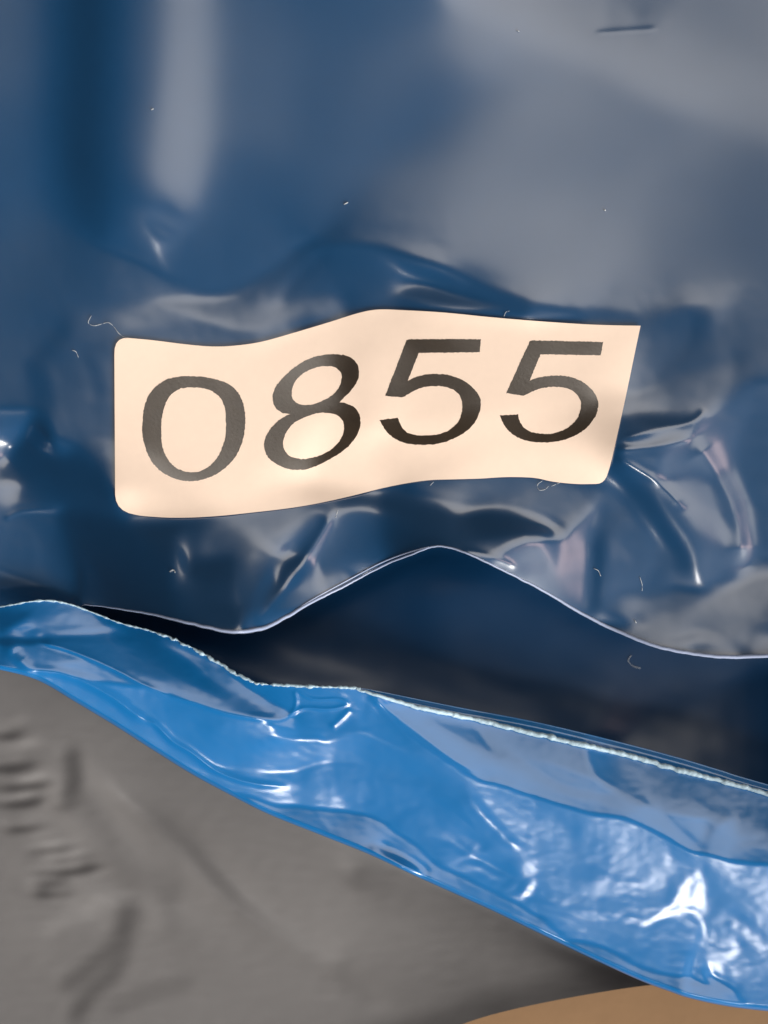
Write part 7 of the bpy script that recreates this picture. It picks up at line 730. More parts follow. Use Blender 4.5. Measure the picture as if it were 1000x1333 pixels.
-4, -2, -6, 24, -1, 2, 2, -4, 10, 1, 14, -7, 7, 10, -7, -3, -10, -5, -8, 5, -3, 3, -2, 500002, -7, 6, 1, 2, 0, 4, 9, 4, 3, -7, -7, -8, -6, -10, -8, 15, 17, 0, -17, 10, 0, 17, -13,
3, -9, -8, 1, -2, -9, -7, -5, 1, 7, -17, 0, -2, -9, -1, -11, 20, 2, 21, 2, 2, -15, 4, -6, 16, -4, -3, -11, 15, -2, -4, -5, -17, -2, 10, 5, -1, 3, 10, 13, 3, -12, -8, -1, 10, 0, -3,
-10, 18, -8, 13, -7, 0, -4, 0, -1, 3, -1, -8, 2, -2, 9, -1, 4, 0, 4, -18, -1, 2, 3, -1, -7, 10, 1, 3, 2, -1, 3, -12, 1, 2, -2, 1, -2, -4, 2, -9, -4, 1, -5, -20, -2, -3, 4, 5, 15,
2, 7, -17, -4, 2, 12, 6, -2, -7, 12, 1, -4, 0, 5, -12, -3, 0, 3, -15, -3, 0, 2, 6, 2, -13, 0, 6, 22, -7, 4, -20, 12, -2, 14, 2, -1, -10, -1, 3, 0, 1, -10, -3, 0, 7, 1, 9, 0, -2, 4,
-11, -3, -9, -3, -1, 13, 5, 5, -15, 1, 2, 9, -12, 10, 6, -3, -2, 10, 2, 1, 0, 6, -2, 5, -1, -10, -2, -7, 2, -10, -4, -3, 3, 2, 0, -9, 6, -2, 2, 3, 2, 3, 8, 5, -4, 13, 5, -1, -2, 5,
-11, -4, 4, 1, -1, -1, -3, -9, -3, 3, 12, -5, 1, -8, 3, 1, 10, 6, -4, -1, -7, -7, 5, 4, -7, -6, -2, 2, 3, 2, 4, 0, 5, 4, 3, 2, -2, -11, -8, -2, 20, 3, -2, -16, 2, -2, 12, -2, 5, 0,
-6, -13, 6, 7, -5, -7, 11, 4, 4, 3, 5, 0, 1, 10, -6, 0, -6, -13, -2, -2, 11, -4, 0, -14, 1, 3, 0, 11, 8, 4, 3, -1, 7, 11, 4, -6, 0, 2, 0, 1, 2, -2, -2, -2, 2, 1, 1, 0, -7, -3, 1,
4, -2, 1, -3, 0, -9, -2, 5, -2, 3, -1, -3, -2, 2, 0, -3, -1, -5, 0, 2, 1, 8, 2, 0, -3, 1, 3, 0, 10, 1, 0, -7, -4, -10, -2, 3, -2, -6, -5, 0, -10, -3, 0, -2, -8, 1, 2, 2, 2, 8, 2,
2, 8, 2, 1, -5, -8, -4, 1, -2, 13, 1, -1, -12, 500002, -1, 5, 11, -5, -1, 3, 3, 1, 2, -4, -4, 11, 0, 4, 1, -1, -2, -1, 8, 0, -1, -4, -14, 0, 1, 0, 13, 7, 4, 0, -9, -3, -3, 0, 4, 2,
-1, -1, 1, 0, 6, -1, -4, -7, -6, -4, 5, -4, 2, -1, 0, 5, 8, 2, -1, -2, 0, 2, 2, 5, 1, -7, -1, -2, -6, -4, -5, -1, -5, -2, -2, -1, -5, -9, 1, -2, -1, 1, -1, 7, -1, 6, 0, 1, 0, -2,
1, -2, 6, -4, -6, 0, 1, -3, 5, -3, -2, 2, 9, -5, -3, 1, 3, -10, 1, -2, -2, 6, 2, 0, 2, 0, -2, 4, 2, -2, -3, 0, -12, 0, -1, -1, 11, 7, 3, 0, 2, -5, 2, -1, 2, 4, 3, -7, -1, 4, 4, 6,
0, -4, -7, -1, -1, 0, -2, -7, -3, 1, 4, 7, -2, 1, -12, 3, 6, 1, 2, 8, 1, 1, 0, 4, -2, -7, -2, 0, 1, -2, 3, -3, 4, 1, -6, -1, -5, -2, -5, -1, 1, -2, 1, 0, 1, 5, 2, 500002, -5, -6,
500002, 2, 2, 4, -2, -2, 1, 1, 6, 2, -1, -2, 3, -11, 0, 3, 3, -2, 2, -4, 3, 3, 1, 3, -1, -7, 500002, -3, -2, 0, -2, -2, 2, 2, 0, -2, 0, -4, 6, 1, -2, 3, 2, 0, -6, 2, 0, 2, -1, 2,
1, -5, 4, 2, -1, 2, -6, -1, 1, 3, -2, -1, -1, -8, 1, 4, -2, -2, 5, 2, 4, 0, 2, -5, -3, -2, 0, 3, 2, -5, 5, 1, 2, 1, 0, 1, 0, -6, -4, 500003, -2, -1, 1, 8, 0, 5, 2, -1, -7, -6, 7,
1, -1, 2, 1, 1, 500002, -1, 7, 5, -1, -1, -1, 2, -1, 0, 3, 6, -7, 2, -4, 0, 3, 2, 2, -3, -3, 1, 1, 4, -2, 5, 2, -2, 0, -4, 1, 0, -2, -1, 3, 3, -2, -1, 0, 3, -2, -1, -1, -3, 1, -3,
0, 2, 1, 3, 4, -2, 1, 2, 2, 0, -2, -4, -1, 0, 1, -3, -1, 500002, -2, 5, -3, 3, 0, -1, -5, -2, 500002, 1, 2, -2, 1, 0, -1, -3, -1, 6, 0, 2, -4, 0, 1, -2, 4, 500002, -1, 2, -4, -2,
0, 1, -8, -4, 5, 2, 0, 6, -3, 3, 2, 0, -2, 6, 2, 500002, 1, 3, 6, 0, -2, 0, 5, -3, -1, -1, -2, 0, 1, 1, 0, 1, -2, 1, 0, 5, 0, 4, 2, 0, -6, -3, 3, 1, 0, 4, -3, 2, 0, -1, 0, 2, 2,
-1, 0, -3, 0, -3, 0, -3, 1, 5, -1, 0, -1, -1, 6, 1, 2, 0, 4, -2, 500002, 3, 1, -2, 0, -1, 0, -5, 500002, -1, -2, -7, 3, 500002, 4, -5, -3, 0, 1, -4, -3, 2, 0, -1, 2, 0, 2, 0, -1,
4, 4, -5, -1, 0, 1, -1, -8, -1, 0, -3, 0, -1, 0, -1, 3, -1, 3, 1, 0, -4, 2, 0, 2, 1, 6, 0, 4, 1, 1, -3, 0, 2, 0, -2, 0, -1, -5, -2, 0, 2, 0, -8, -2, 0, 4, 3, -3, 500002, -6, 4, 2,
2, 0, 6, -2, -1, 500002, -4, 0, 5, 500002, 4, -2, 1, -1, -1, -1, 2, -4, -1, -1, -3, -4, -2, 3, 0, 2, 0, 6, -1, -1, 1, 6, 4, -3, 0, 1, -2, 1, -4, 0, -1, 3, -5, 3, -1, -1, -1, -5,
-1, 500003, -6, -1, 500002, 1, 0, 3, 0, 1, -3, 500002, 4, 0, 2, -1, 0, -6, -2, 1, 2, -1, -8, -2, 0, 1, 5, 0, -1, 0, -1, 5, -3, 500002, 4, 1, 0, 1, 1, -3, -5, 6, 1, 0, 2, -2, 0, 4,
500002, -3, 1, -5, 0, -1, 500002, -1, -5, -2, 0, -3, 3, 500002, 1, 5, 3, -4, 0, 1, -2, 6, 500002, -1, 6, 2, 3, 0, 1, -2, -3, 0, -1, -1, 0, -6, -2, 6, -1, 0, -1, 0, 1, 4, 0, -1, 4,
2, 2, 500002, -6, -1, -5, 1, 1, 5, -4, -1, -1, 1, -3, 500002, -2, -1, 5, 1, -4, -1, 0, -1, 0, 2, 1, 500002, -1, -6, 3, 8, 0, 2, 0, -1, 1, 5, 0, -1, 4, -4, -4, 500002, -5, 1,
500003, 1, 2, -2, -1, 1, 0, 4, -6, 500002, 2, 1, 500002, 1, 2, 3, 4, -2, 500002, -2, -4, -2, 4, 0, 1, 1, -4, 0, -1, -1, -1, 1, 0, 3, 0, -1, -1, 500002, 1, 1, -2, 3, -5, 500002, 4,
4, 500005, -1, -7, 500002, 2, 500002, -4, -1, 0, -1, -2, 0, 2, -1, 0, 1, -1, 4, 5, 0, -1, -3, -1, 2, 2, -1, 3, -5, 0, 1, 1, -6, -3, 1, -1, 0, 5, 2, -3, 500003, 1, -3, -5, -1, 0, 1,
-1, 1, -1, 0, 1, 500003, 5, 0, 1, 1, 1, 500004, -5, 2, 3, 1, -2, 3, 0, 4, 500002, -7, -1, -3, -1, -1, 3, 2, -4, 4, 1, 0, 1, 5, -1, -4, 0, 1, 500002, -1, 500002, 1, 1, -2, -1, -2,
500002, 1, 2, 2, 0, -1, 0, -4, 2, 5, 1, -2, 1, 2, 0, 1, 0, -4, 0, -1, 1, 500002, -1, -2, 0, 2, 0, 2, 4, -1, -5, 500002, -1, 1, -1, -3, -1, 0, 1, -1, 1, -1, 500002, 1, -1, 1, 1,
500002, -1, -3, 2, 2, 0, -2, -1, 4, 1, 0, 1, -1, 2, 1, 0, -1, -2, -3, -3, 0, 1, -1, 1, 2, -2, -4, 500002, -1, 4, -3, 500003, 1, 1, -2, 500003, 2, -4, 3, -3, 500002, 2, 1, 5,
500002, -5, -1, 4, -1, -1, 3, 1, 0, 7, 0, -2, -2, 0, -3, 2, 1, 0, -1, 0, -2, 0, 1, 500002, 2, -2, 1, 500002, 1, 5, 0, -5, 500002, 2, -4, 2, -1, 500002, 3, 2, 3, 500002, -5, 0, 2,
3, 0, -1, 2, 0, 1, 5, 1, 0, -1, 2, 0, 1, 2, 0, -2, -2, 500003, -1, 1, 0, -1, -1, 0, -1, 0, 5, -2, -2, 0, -1, 2, -2, -3, -3, 1, 0, 1, 500003, 1, -3, -2, 4, -1, 500002, 1, -2, 3, 3,
0, -1, 0, 2, 500004, -3, 0, -3, -1, 0, -1, 500002, -3, 3, 500003, 3, 1, -4, 500002, 1, 1, 1, -3, 1, 1, -2, 0, 2, -5, 0, 1, 500002, 4, 0, -1, -1, 0, -2, 0, 3, 500003, 1, -1, -1, 0,
1, -3, 1, 0, 4, 500003, 1, -1, 1, 500004, 2, -4, 0, -1, 0, 4, 1, 500002, 1, -4, 1, 0, -3, -1, 1, 1, 500002, 1, -1, -1, 1, 0, 1, 2, 1, 500002, -1, 3, 2, 1, 1, -2, 0, 1, 1, 0, -1,
-1, 2, -3, 2, 0, -1, 1, -2, -4, -2, 0, -1, 0, 6, -1, -3, 500002, 1, -4, -1, -1, -3, 0, 1, 1, -1, 3, 1, 500002, 1, 2, 2, 2, 500003, -1, 0, -3, 500002, -1, -1, -1, 3, 0, -1, -2, 2,
0, 3, 0, -1, 0, -1, 0, -4, 500003, 5, 0, -1, -4, 0, 1, -1, 0, 1, -4, 0, 1, 0, -2, 1, 1, -1, -1, 2, 2, -2, -2, 500002, -1, 500004, 1, 500002, 1, 3, 500002, -2, 1, 3, 0, 1, 500003,
1, 0, -2, 500003, 2, 500002, -5, 0, 1, 500002, -2, -3, -1, 0, -1, -2, -1, 500003, 2, 0, 2, 1, 1, 1, -1, 0, 2, -1, 0, 1, 0, 1, -1, 1, 500002, -1, -2, -3, 3, 0, -1, 0, 2, -1, 500005,
-2, -1, -1, -3, 0, 1, 2, -1, 0, -2, 500004, 2, 3, 500002, 1, -2, 0, -2, 0, 1, 500002, -1, -2, -1, 500002, 2, 1, 4, -1, 0, -1, -3, 500002, 4, 500003, 3, 1, -1, 1, 500003, -2, 0, 1,
-4, 500002, 1, -1, 1, 500003, 1, 1, -2, -1, -1, 500002, -2, -1, -2, 0, 1, 0, -2, 0, 1, 500003, 2, 3, 2, 0, 1, -1, -2, 2, 0, 4, 500003, 2, 2, 1, -1, 500003, -1, -1, 0, -3, -1,
500002, -3, -1, -3, 500002, 2, 2, 1, 500003, -1, -1, 2, 500002, 1, 1, -1, -1, -2, 500004, -2, 2, 3, 500004, -1, 0, 2, 500004, 1, 500006, -1, 0, -4, 500003, -2, 1, 500002, -1, 2,
500002, 1, 1, 500004, -3, 0, 1, 1, 500006, -2, 0, 2, 4, 500003, 2, 0, -1, 5, 500003, -2, 2, 1, 500005, 1, 1, -1, 500004, -1, 500002, -1, 2, -1, -1, -2, 500005, -1, 500003, 1, 2, 1,
500004, -3, 2, 1, 6, 500003, 3, 1, -1, 4, 0, 1, 0, -2, 1, 1, 1, 500003, -1, -1, 0, -2, 0, -1, 0, 1, 0, -2, 0, -1, 1, -2, 1, 500005, -1, -2, 500003, 2, 500006, -3, -1, 1, 3, 500003,
1, 500002, 3, 500003, -1, -1, 500005, -1, -1, 1, -2, 0, -1, 0, 2, 0, 1, 500004, -1, -2, 1, 1, 500003, -3, -4, 500004, 1, 1, -2, 0, -1, 0, -2, 0, 1, 3, 500002, 1, -1, 1, 0, 3,
500003, 1, 1, 0, 1, 500003, -2, -1, 0, 2, 500004, -1, -1, 500005, -3, 500003, 1, 1, -2, -5, 500004, 3, 1, 500004, 1, 0, -1, 3, 500002, 1, -2, 2, -1, 3, 500003, 1, 0, 1, 3, 500003,
-2, 0, 1, 500004, -1, 500006, -3, -1, -2, 500003, 2, -2, -2, -3, 500003, -1, 1, 500005, 2, 500002, 1, 500002, 1, -2, 500002, 3, 500004, -1, 1, 500004, -1, 2, 0, 2, 500003, -1, 0,
2, 500003, -1, -1, -3, -2, 500003, 2, -1, -3, -4, 0, -1, 0, -1, 0, 1, -2, 500003, 1, 1, 0, 1, 500002, 1, -1, 0, -1, 500005, -2, 0, 2, 500004, 3, 0, 3, 500004, 1, 500005, -1, 0, -2,
-4, 500005, -1, -4, 0, -1, -1, 1, 500007, 2, -2, 500003, 1, 0, 1, 0, 2, 500003, -1, -2, 2, 2, 500003, 1, 0, 1, 1, 500004, -2, 2, 1, -1, 500003, -3, -1, -2, 500003, -1, -1, -1, -1,
500002, -1, 2, -1, -1, -2, 500003, -1, 1, 500004, 1, 1, 1, 1, 500004, -1, 500007, -1, 0, 4, 3, 500005, 2, 2, 500003, 2, -2, -2, -1, 500003, -2, -1, -1, -3, 500002, -1, 2, 500002,
-1, 500003, -1, 0, -2, -2, 0, -1, 1, 1, 0, -1, -1, 500003, -1, 2, 0, 2, 500003, -1, -1, 2, 2, 4, 500002, 1, 0, 2, 1, 1, 500003, 1, 500002, -3, 500003, -1, -1, 0, -1, 500002, -1, 1,
0, -2, -2, 500004, 1, -2, -1, 500002, 1, 0, -1, 1, 500005, 2, 1, 500005, -1, -1, 0, 2, 2, 500004, -2, 3, 500005, -1, 500006, -2, 0, -1, 500003, -1, 500002, -1, 500003, 1, 1,
500006, -1, 0, -3, 500007, 2, 500003, -1, -1, 0, 3, 3, 500003, 1, -1, 2, 2, 500003, -1, 500002, -1, 500003, 2, -1, 1, 500004, -2, -1, -1, 500004, 2, 0, -3, -3, 0, -1, 500002, 1,
-1, -1, 500006, 1, 0, 2, 500004, -1, 3, 1, 3, 500003, 1, 1, 1, 500003, 1, -1, 0, 2, 500004, 2, -1, 500005, -2, -1, -1, -2, 500003, 1, -1, 0, -1, 500003, 1, 3, 0, -1, -2, 500005,
-1, -2, 2, 500004, -1, 0, 1, 1, 500003, 1, 0, 2, 1, 500003, -1, -1, 1, 500004, 1, 0, 1, 500004, -1, 0, 1, 1, 500004, -2, -1, -2, -3, 500003, 1, 2, 0, -2, -2, 500005, -1, -1, 1,
500006, 1, 2, 500005, 1, 1, 500003, 1, 0, 2, 500006, 1, 1, 500005, -1, -1, 500002, 1, -1, -2, -1, -2, -2, 500006, -1, -1, 500005, 2, -1, 2, 500004, 1, 1, 0, 2, 500003, -1, 1, 0, 1,
500003, 2, 0, 1, 2, 500003, -1, 0, 1, 500006, 1, 0, 1, 500002, 1, -1, 500003, -2, 500002, -1, 500002, -1, -1, -1, 500005, -1, -2, 1, 500004, 1, 500006, -2, 500002, 1, 500003, 2, 0,
1, 500004, -1, 0, 3, 1, 500003, 1, -1, 0, 1, -1, 500002, 1, 0, 1, 0, -1, -2, 500003, -1, 0, -1, -2, -1, 500005, -1, -1, 500005, 1, 500002, 1, 500003, -1, 500006, 1, 0, 1, 2,
500004, 1, 1, 2, 500005, -1, 0, -1, -1, 500002, 1, 0, 1, 1, -1, -2, 500003, -1, -1, 1, -1, -1, 500006, -1, 500005, 1, 1, -1, 500006, -1, 2, 500003, -1, 500002, 2, 500003, 1, 1, 2,
0, 2, 500004, -1, 1, 500009, -1, 500003, -1, -1, -1, -1, 500005, 1, 0, -1, -1, 500004, -1, 0, -1, 500004, 1, -1, -1, 1, 500003, -2, 0, 1, 0, 2, 500003, 1, 0, 1, 2, 1, 500005, 1, 1,
500008, -1, 500003, -1, -1, -1, -1, -1, 500011, 1, -1, 500002, -1, 500003, 2, 0, -2, 500004, -1, 0, -1, 2, 1, 500003, 1, 500002, 1, 1, 500004, 1, 1, 500007, 2, 0, -2, 500004, -1,
500007, 1, 500002, -1, 500004, -1, 0, -1, -1, 500003, 1, 0, -2, 1, -1, 500006, 1, 500005, -1, 1, 0, 1, 500003, 1, 1, 0, 1, 500007, 1, 500007, -1, 500007, -1, -1, 500011, -1, 0, -1,
500009, 1, 500004, -1, 0, 2, 1, 500003, 1, 1, 0, 1, 1, 500020, -1, 1, 0, -1, 500004, 1, 0, -1, -2, 500004, -1, -1, -2, 500005, 1, 0, -1, 1, 500006, 1, 1, 1, 500005, 1, 500007, 1,
1, 500005, 1, 1, 500006, -2, 1, 0, -2, 500004, 2, 0, -1, 0, -1, 500003, -1, 0, -1, 0, -1, 500003, 1, 500008, 1, -1, 500008, 2, 500008, 1, 500004, 1, 1, 500006, -1, 1, 1, 500009,
-1, -1, 500005, -1, -1, 500005, -1, -1, 500006, 1, -1, 1, 1, 500005, -1, 1, 500014, 1, 1, 1, 500007, -1, 500005, -1, 0, -1, -1, 500006, -2, 500015, 1, 500008, 1, 500007, 1, 2,
500004, -1, 1, 500002, 1, 500004, 1, 0, 1, -1, 1, 500004, -1, 500009, -1, -1, 500006, -1, -1, 500006, -1, 500008, 1, 500005, 1, 500007, -2, 1, 2, 0, 1, 500004, 1, 0, 2, 500006, -1,
500008, -1, -1, -1, 500005, 1, -1, -1, 500006, -1, 500016, 1, 1, -1, 500004, -1, 0, 1, 1, 500006, 1, 1, 500006, -1, 0, -1, 500006, -1, 500007, 1, 0, -1, 500007, -1, -1, 500015, 1,
-1, 500006, 1, 0, 1, 500005, 1, 2, 500007, 1, 0, 1, 500006, -1, 500008, -1, -1, 500005, -1, -1, 500005, 1, -1, -1, 500006, -1, 0, 1, 500006, 1, 0, 2, 500008, 2, 1, 500014, 1, -1,
500007, -1, -1, 500006, -1, -1, -1, 500004, 1, 500008, -1, 500002, 1, -1, 500004, 1, 0, 1, 500006, -1, 0, 1, 500007, -1, 1, 500006, 1, 1, 0, 1, 500003, -1, 500009, -1, -1, -1,
500005, 1, 0, -2, 0, -1, 500006, -1, 0, -1, 500004, 1, 0, 1, 500008, 1, 500007, -1, 0, 1, 1, 500003, 1, 1, 500006, -1, 500009, -1, -1, 500008, -1, 500007, -1, 500009, 1, 500008, 1,
500022, -1, 500004, 1, 500004, 1, 500002, -1, 1, 500004, -1, 0, -1, 500006, 1, 0, -1, 500017, 1, 500008, 1, 500007, 1, 1, 1, 500008, 1, 500004, 1, 0, -1, 500006, -1, 0, -2, 0, -1,
500004, 1, 0, -1, 500010, -1, 500005, -1, 500007, 1, 0, 1, 0, 1, 500005, 1, 500016, 1, 500008, -1, -1, 500009, -1, 500016, -1, -1, 500006, 1, 500009, 1, 0, 1, 500007, 1, 0, 1,
500007, -1, 1, 500005, -1, -1, 500008, -1, 500010, -1, 500005, -1, 500007, 1, 0, 1, 0, 1, 500006, 1, 500007, 1, 500003, 1, 500035, -1, 500006, -1, 500025, 1, 500008, -1, 0, 1,
500025, -1, -1, 500008, -1, 0, -1, 500018, 1, 500006, 1, 500002, 1, 500023, 1, 1, 500006, -1, 500003, -1, 500018, 1, 500009, 1, 500005, 1, 500002, 1, 500024, 1, -1, -1, 500004, -1,
500011, -1, 500020, 1, 500005, -1, 1, 500019, -1, 500016, -1, 0, -1, 0, -1, 500007, -1, 500010, -1, 500007, 1, 500005, -1, 0, -1, 0, 1, 500015, 1, 0, 1, 500006, 1, 500011, -1, 0,
-1, 500018, -1, 500016, 1, 500007, -1, 1, 1, 500004, 1, 500003, 1, 500006, 1, -1, 500002, 1, 500017, -1, 500008, 1, 0, -1, 500007, 1, 500008, 1, 500007, -1, 0, 1, 500004, 1, 0, -1,
0, 1, 0, 1, 500006, -1, 500002, 1, 500007, -1, 500009, -1, 500010, -1, 500004, -1, 500017, -1, 500002, 1, 1, 500008, 1, 500029, -1, 0, -1, 500004, 1, 500002, -1, -1, 500004, -1,
500003, -1, 500007, 1, 500008, 1, 1, 0, -1, 500007, 1, 500008, -1, 500009, -1, 500002, 1, 500007, -1, 500006, 1, 0, 1, -1, -1, 500006, 1, 0, -1, 500007, 1, 500007, -1, 1, 500002,
-1, 500005, -1, 0, 1, 500009, 1, 500011, 1, 500007, -1, 500009, -1, -1, 500007, -1, -1, 500004, -1, 0, 1, 0, -1, 500008, 1, 1, 0, -1, 500006, 1, 1, 500009, 1, 500008, -1, 1, 0, 1,
500006, -1, 500010, -1, 500008, -1, -1, 500008, -1, 500008, 1, 500002, -1, 500004, 1, 500012, 1, 500009, 1, 0, 1, 500004, 1, 500012, -1, 500008, -1, 500002, 1, 500007, -2, 500011,
-1, 500004, 1, 0, 1, 1, 0, -1, 500006, 1, 1, 500009, 1, 0, 1, 500006, -1, 500018, 1, -1, -1, 0, 1, 500006, -1, -1, 500018, 1, 500002, -1, 500007, 1, 500009, 1, 0, 1, 500007, 1, 0,
1, 500017, -1, 500002, 2, 500006, -1, -1, 500009, -1, 500011, -1, 500006, 1, 1, 0, -1, 500007, 1, 0, 1, 500007, 1, 500008, -1, 0, 1, 500008, -1, 500002, 1, 500006, -1, -1, 500009,
-1, 500011, -1, 500006, 1, 500010, 1, 500009, 1, 0, 1, 0, -1, 500007, 1, 500008, -1, 500002, 1, 500004, -1, 0, -1, 500008, 1, -1, -1, 500009, -1, 0, -1, 500009, -1, 500006, 1, 1,
500009, 1, 500003, -1, 500006, 1, 1, 500009, 1, 500006, -1, 0, -1, 500002, 1, 500006, -1, -1, 0, 1, 500007, -1, 0, -1, 500016, 1, 500002, -1, 500008, 1, 500003, -1, 500006, 1, 2,
500021, 1, 500006, -1, -1, 500009, -1, 500009, -1, 0, -1, 500006, 1, 500002, -1, 500007, 1, 1, 500003, -1, 500006, 1, 1, 500009, 1, 500009, 1, 500008, -1, 500002, 1, 500006, -1,
-1, 500009, -1, 500012, -1, 500007, 1, 1, 500003, -1, 500006, 1, 1, 500009, 1, 0, -1, 500007, 1, 500011, 1, 500007, -1, 500009, -1, 500012, -1, 500019, 1, 500009, 1, 1, 0, -1,
500007, 1, 500018, -1, -1, 0, 1, 500008, -1, 500003, 1, 500006, -1, 0, -1, 500029, 1, 1, 0, -1, 500007, 1, 500018, -1, 500002, 1, 500008, -1, 500010, -1, 0, -1, 500010, -1, 500018,
1, 1, 0, -1, 500006, 1, 1, 500022, 1, 500007, -1, 500010, -1, -1, 0, -1, 500012, 1, 500016, 1, 500002, -1, 500006, 1, 1, 0, -1, 500007, 1, 500012, 1, 500019, -1, 500014, 1, 500007,
-1, 500011, -1, 500007, 1, 500003, 1, 500008, -1, 500010, 1, 500010, 1, 0, -1, 500017, -1, 500003, 1, 500006, -1, 500019, 1, 500002, -1, 0, 1, 500006, 1, 500025, -1, 500005, -1,
500004, -1, 500010, 1, 500007, -1, 0, 1, 500031, -1, 500023, -1, 500008, 1, 0, -1, 500010, 1, 500006, -1, -1, 500033, -1, 500007, 1, 500015, -1, 500010, -1, 500020, 1, 500010, 1,
500045, -1, 500010, -1, 500022, -1, 500008, 1, 500034, 1, 500010, -1, 500043, 1, 500023, 1, 500010, 1, 500021, -1, 500032, 1, 500007, -1, 500026, 1, 500033, -1, 500021, 1, 500010,
1, 500012, 1, 500010, 1, 500033, -1, 500043, 1, 500012, 1, 500034, -1, 500010, -1, 500023, -1, 500008, 1, 500047, -1, 500010, -1, 500057, 1, 500045, -1, 500021, 1, 500036, 1,
500022, -1, 500010, -1, 500059, 1, 500033, -1, 500059, 1, 500033, -1, 500036, -1, 500023, 1, 500011, 1, 500021, -1, 500036, -1, 500079, -1, 500051, 1, 500059, -1, 500072, 1,
500009, -1, 500060, 1, 500155, -1, 500041, -1, 500007, 1, 0, 1, 500045, -1, 500015, -1, 500145, 1, 500127, 1, 500039, 1, 500043, 1, 500193, -1, 500216, -1, 500065, 1, 500218, 1,
500289, -1])}
def dctm(n, k):
    i = np.arange(k)[:, None]; x = np.arange(n)[None]; m = np.cos(np.pi * i * (2 * x + 1) / (2 * n)) * math.sqrt(2 / n); m[0] /= math.sqrt(2); return m
class Relief:
    def __init__(s, key):
        d = RELIEF[key]; v = []
        for a in d['v']:                       # 500000 + n stands for n zeros
            if a >= 500000: v += [0] * (a - 500000)
            else: v.append(a)
        v = np.array(v); n = len(v); kh, kw, h, w = d['kh'], d['kw'], d['h'], d['w']
        fr = np.hypot(np.arange(kh)[:, None] / h, np.arange(kw)[None] / w)
        o = np.argsort((np.arange(kh)[:, None] / kh + np.arange(kw)[None] / kw).ravel(), kind='stable')
        R = np.zeros(kh * kw); R[o[:n]] = v; R = R.reshape(kh, kw) * d['q'] / (fr + .02) ** d['g']
        s.z = dctm(h, kh).T @ R @ dctm(w, kw); s.h, s.w, s.r0 = h, w, d['r0']
    def __call__(s, X, Y):
        """height in metres at photograph pixels; mirrored beyond the stored window"""
        def fold(t, n):
            t = np.mod(t, 2 * n); return np.where(t >= n, 2 * n - t, t)
        x = np.clip(fold(np.asarray(X, float) / 2 + 24, s.w) - .5, 0, s.w - 1.001); y = np.clip(fold(np.asarray(Y, float) / 2 - s.r0, s.h) - .5, 0, s.h - 1.001)
        i = x.astype(int); j = y.astype(int); fx = x - i; fy = y - j; z = s.z
        return (z[j, i] * (1 - fx) * (1 - fy) + z[j, i + 1] * fx * (1 - fy) + z[j + 1, i] * (1 - fx) * fy + z[j + 1, i + 1] * fx * fy) * PX
    def soften(s, s1, s2, top):
        H, W = s.z.shape; A, B = dctm(H, H), dctm(W, W); F = A @ s.z @ B.T
        k2 = (math.pi * np.arange(H)[:, None] / H) ** 2 + (math.pi * np.arange(W)[None] / W) ** 2
        g = lambda q: A.T @ (F * np.exp(-k2 * q * q / 2)) @ B
        y = ((np.arange(H) + s.r0) * 2)[:, None]; x = ((np.arange(W) - 24) * 2)[None]; m = top(x, y); s.z = g(s1) * (1 - m) + g(s2) * m
RA, RB, RC, RD = (Relief(k) for k in 'ABCD')
# the film is taut and smooth towards the top, crumpled round the sticker and the hem
RA.soften(1.2, 7, lambda x, y: np.clip(sstep((325 - y) / 100 + 0 * x) + sstep((x - 560) / 100) * sstep((395 - y) / 60), 0, 1) * (1 - np.exp(-((x - 815) / 60) ** 2 - ((y - 30) / 30) ** 2)) + .6 * np.exp(-((x - 930) / 55) ** 4 - ((y - 650) / 85) ** 4))

HEM = smooth([(-60,860),(40,842),(90,815),(106,790),(120,788),(150,792),(200,800),(250,812),(300,822),(340,818),(375,802),(400,787),(450,762),(500,736),(545,718),(570,711),(600,717),(640,735),(700,765),(760,800),(810,824),(860,843),(920,853),(960,855),(1060,852)])
FTOP = smooth([(-60,800),(0,790),(50,782),(85,785),(120,797),(160,812),(200,822),(240,838),(275,857),(305,875),(335,889),(370,892),(420,894),(470,897),(520,912),(580,926),(640,940),(700,953),(760,969),(820,983),(880,1000),(940,1017),(1000,1034),(1060,1052)])
FBOT = smooth([(-60,862),(0,872),(50,886),(100,915),(150,945),(200,977),(250,1008),(300,1035),(350,1060),(420,1088),(480,1112),(540,1140),(580,1158),(640,1185),(700,1214),(760,1243),(830,1275),(870,1290),(900,1300),(960,1312),(1060,1322)])
def yof(c, x): return np.interp(x, c[:, 0], c[:, 1])
def ext(c, x):
    """curve continued straight beyond the frame"""
    y = yof(c, x); s0 = (c[8, 1] - c[0, 1]) / (c[8, 0] - c[0, 0]); s1 = (c[-1, 1] - c[-9, 1]) / (c[-1, 0] - c[-9, 0])
    return np.where(x < c[0, 0], c[0, 1] + s0 * (x - c[0, 0]), np.where(x > c[-1, 0], c[-1, 1] + s1 * (x - c[-1, 0]), y))

